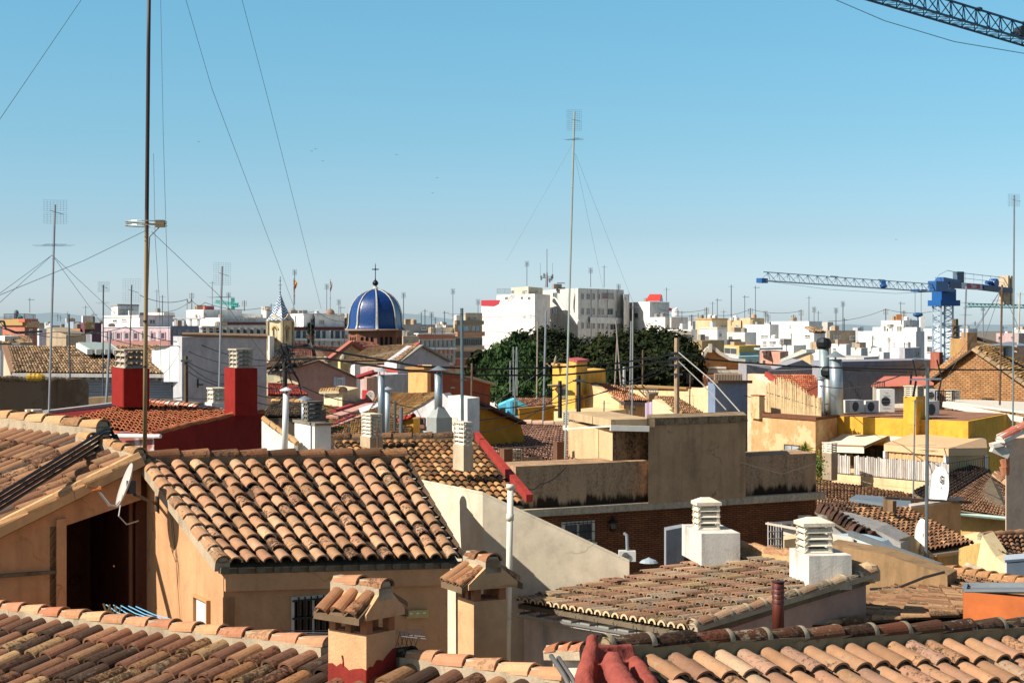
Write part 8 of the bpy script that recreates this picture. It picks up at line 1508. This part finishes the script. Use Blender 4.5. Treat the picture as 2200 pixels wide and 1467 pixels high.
# ---- power cables
BK = flat('#101214', .5)
def cable(label, pts, r, sag=.3, n=14): m = MB(); wire(m, [P(*p) for p in pts], r * .75, sag, n, 5); return tag(m.build('power_cable', BK), label, 'cable')
cable('thick upper black cable from the dark junction pole across the trees', [(612, 742, 57.5), (700, 752, 60), (900, 787, 64), (1050, 793, 66), (1200, 789, 68), (1330, 780, 70), (1453, 760, 73.5)], .05, 0, 4)
cable('thick lower black cable from the dark junction pole across the trees', [(612, 772, 57.5), (700, 770, 60), (850, 793, 63), (1000, 806, 66), (1200, 806, 68), (1330, 794, 70), (1453, 771, 73.5)], .05, 0, 4)
cable('long black cable from the wooden pole to the right edge', [(1455, 757, 73.5), (1520, 772, 74), (1700, 787, 76), (1900, 793, 80), (2240, 795, 84)], .05, 0, 4); cable('second black cable behind the flues of the yellow house', [(1770, 792, 98), (1850, 796, 100), (1960, 800, 104)], .06, 0, 4)
for i, (y0, y1) in enumerate(((838, 860), (858, 884), (874, 892))): cable(('upper', 'middle', 'lower')[i] + ' thin black cable crossing the golden roofs from the left', [(486, y0 - 40, 47), (650, y0 - 8, 54), (830, y1, 60), (1000, y1 + 8, 64)], .022, .25)
for i, (a, b) in enumerate((((1000, 905, 62), (1454, 770, 73)), ((1000, 878, 62), (1454, 786, 73)), ((1000, 866, 62), (1203, 828, 70)), ((985, 928, 60), (1203, 845, 70)), ((1010, 840, 70), (1243, 812, 72)))): cable(('steepest', 'second steepest', 'gently rising', 'lowest', 'highest')[i] + ' black cable rising right over the mustard gable', [a, b], .024, .5)
cable('sagging cable from the dark post to the wooden pole', [(1243, 818, 72), (1454, 770, 73)], .024, .5); cable('black cable from the orange roof pole to the tall red chimney, upper', [(400, 775, 64), (485, 806, 60)], .035, .1); cable('black cable from the orange roof pole to the tall red chimney, middle', [(400, 780, 64), (485, 826, 60)], .03, .15); cable('black cable from the orange roof pole to the tall red chimney, lower', [(400, 795, 64), (485, 832, 60)], .03, .1)
cable('thin black cable across the speckled roof to the blue-grey wall', [(120, 820, 70), (250, 838, 66), (400, 852, 64), (490, 836, 60)], .025, .2); cable('black wire over the pink-white apartments, upper', [(0, 703, 110), (120, 712, 110), (270, 702, 110), (420, 735, 100), (600, 775, 90)], .035, .3); cable('black wire over the pink-white apartments, lower', [(0, 692, 110), (60, 712, 110), (200, 712, 110), (380, 742, 100), (570, 785, 90)], .03, .4); cable('heavy short cable at the left edge before the belvedere', [(-10, 690, 80), (8, 690, 80), (12, 706, 80), (35, 714, 80), (90, 712, 82)], .07, 0, 3)
cable('white-grey stay from the wooden pole to the brown building roof, upper', [(1458, 757, 73), (1530, 818, 66), (1606, 903, 54)], .03, 0, 3).data.materials[0] = flat('#9c9890', .6); cable('white-grey stay from the wooden pole to the brown building roof, lower', [(1458, 776, 73), (1510, 826, 66), (1560, 880, 56)], .03, 0, 3).data.materials[0] = flat('#8c8880', .6); cable('cable rising from the orange roofed house to the dark aerial head', [(1600, 850, 95), (1760, 828, 90), (1985, 785, 60)], .03, .4); cable('drooping grey cable on the front of the brown building', [(1590, 993, 51.2), (1680, 1018, 51.5), (1752, 995, 52.5)], .012, 0, 6).data.materials[0] = flat('#77706a', .6); cable('black cable curving down the left end of the brown building', [(1130, 1047, 47.5), (1160, 1040, 48.5), (1215, 1004, 49.5)], .02, .1)
for x0, y0, x1, y1, Y in ((1230, 310, 1088, 560, 50), (1234, 330, 1300, 640, 50), (1236, 330, 1360, 650, 52), (1205, 770, 1000, 905, 70)): 
    m = MB(); wire(m, [P(x0, y0, Y), P(x1, y1, Y + 8)], .0035, 0, 2); tag(m.build('guy_wire', flat('#8c9498', .6)), {1088: 'faint guy wire left of the lone tall aerial', 1300: 'faint inner guy wire right of the lone tall aerial', 1360: 'faint outer guy wire right of the lone tall aerial', 1000: 'thin stay slanting down left of the yellow tower house'}[x1], 'cable')
t = thing('guy_wires', 'guy wires spreading from the aerial at the far left', 'cable', P(112, 545, 46)); m = MB()
for x, y, Y in ((0, 630, 40), (-20, 668, 38), (215, 690, 60), (245, 672, 60)): wire(m, [P(112, 548, 46), P(x, y, Y)], .006, 0, 2)
m.build('wire', flat('#4c5458', .6), t); t = thing('guy_wires', 'guy wires spreading from the rusty mast at far right', 'cable', P(2150, 640, 84)); m = MB()
for x, y in ((2010, 850), (2060, 760), (2090, 800), (2230, 800)): wire(m, [P(2152, 620, 84), P(x, y, 84)], .014, 0, 2)
m.build('wire', flat('#5c5c58', .6), t)
sky_w = 0
for i, pts in enumerate(([(1416, 664, 330), (1520, 664, 330)], [(1416, 672, 330), (1520, 674, 330)], [(1530, 676, 330), (1612, 664, 330), (1720, 668, 330)], [(1780, 690, 320), (1903, 664, 330), (2010, 668, 330)], [(300, 634, 200), (402, 643, 220), (412, 640, 220)], [(340, 670, 260), (412, 645, 260), (440, 650, 260), (560, 662, 280)], [(560, 662, 280), (680, 668, 280), (745, 690, 280)])): cable(('upper distant wire right of the ficus', 'lower distant wire right of the ficus', 'distant wire over the tan stair block', 'distant wire over the white stepped building', 'distant wire left of the flat white blocks', 'distant wire over the white flat blocks', 'distant wire over the domed turrets')[i], pts, .05, .6)
# birds
for i, (x, y) in enumerate(((669, 325), (678, 320), (693, 346), (939, 382), (852, 333), (426, 305), (929, 415), (1926, 515))):
    c = P(x, y, 150); m = MB(); m.add([c, c + Vector((-.16, .05, .05)), c + Vector((-.05, -.06, .0)), c + Vector((.16, .05, .06)), c + Vector((.05, -.06, 0)), c + Vector((0, .12, -.02))], [(0, 2, 1), (0, 3, 4), (2, 0, 4), (1, 5, 0), (0, 5, 3)]); tag(m.build('bird', flat('#202428', .6)), ('upper left bird of the trio over the bell tower', 'topmost bird of the trio over the bell tower', 'lower right bird of the trio over the bell tower', 'lone speck-like bird above and right of the dome', 'tiny bird high above the dome', 'tiny bird right of the tall wooden mast', 'tiny bird right of the dome, lower one', 'tiny bird high over the crane jib')[i], 'bird')
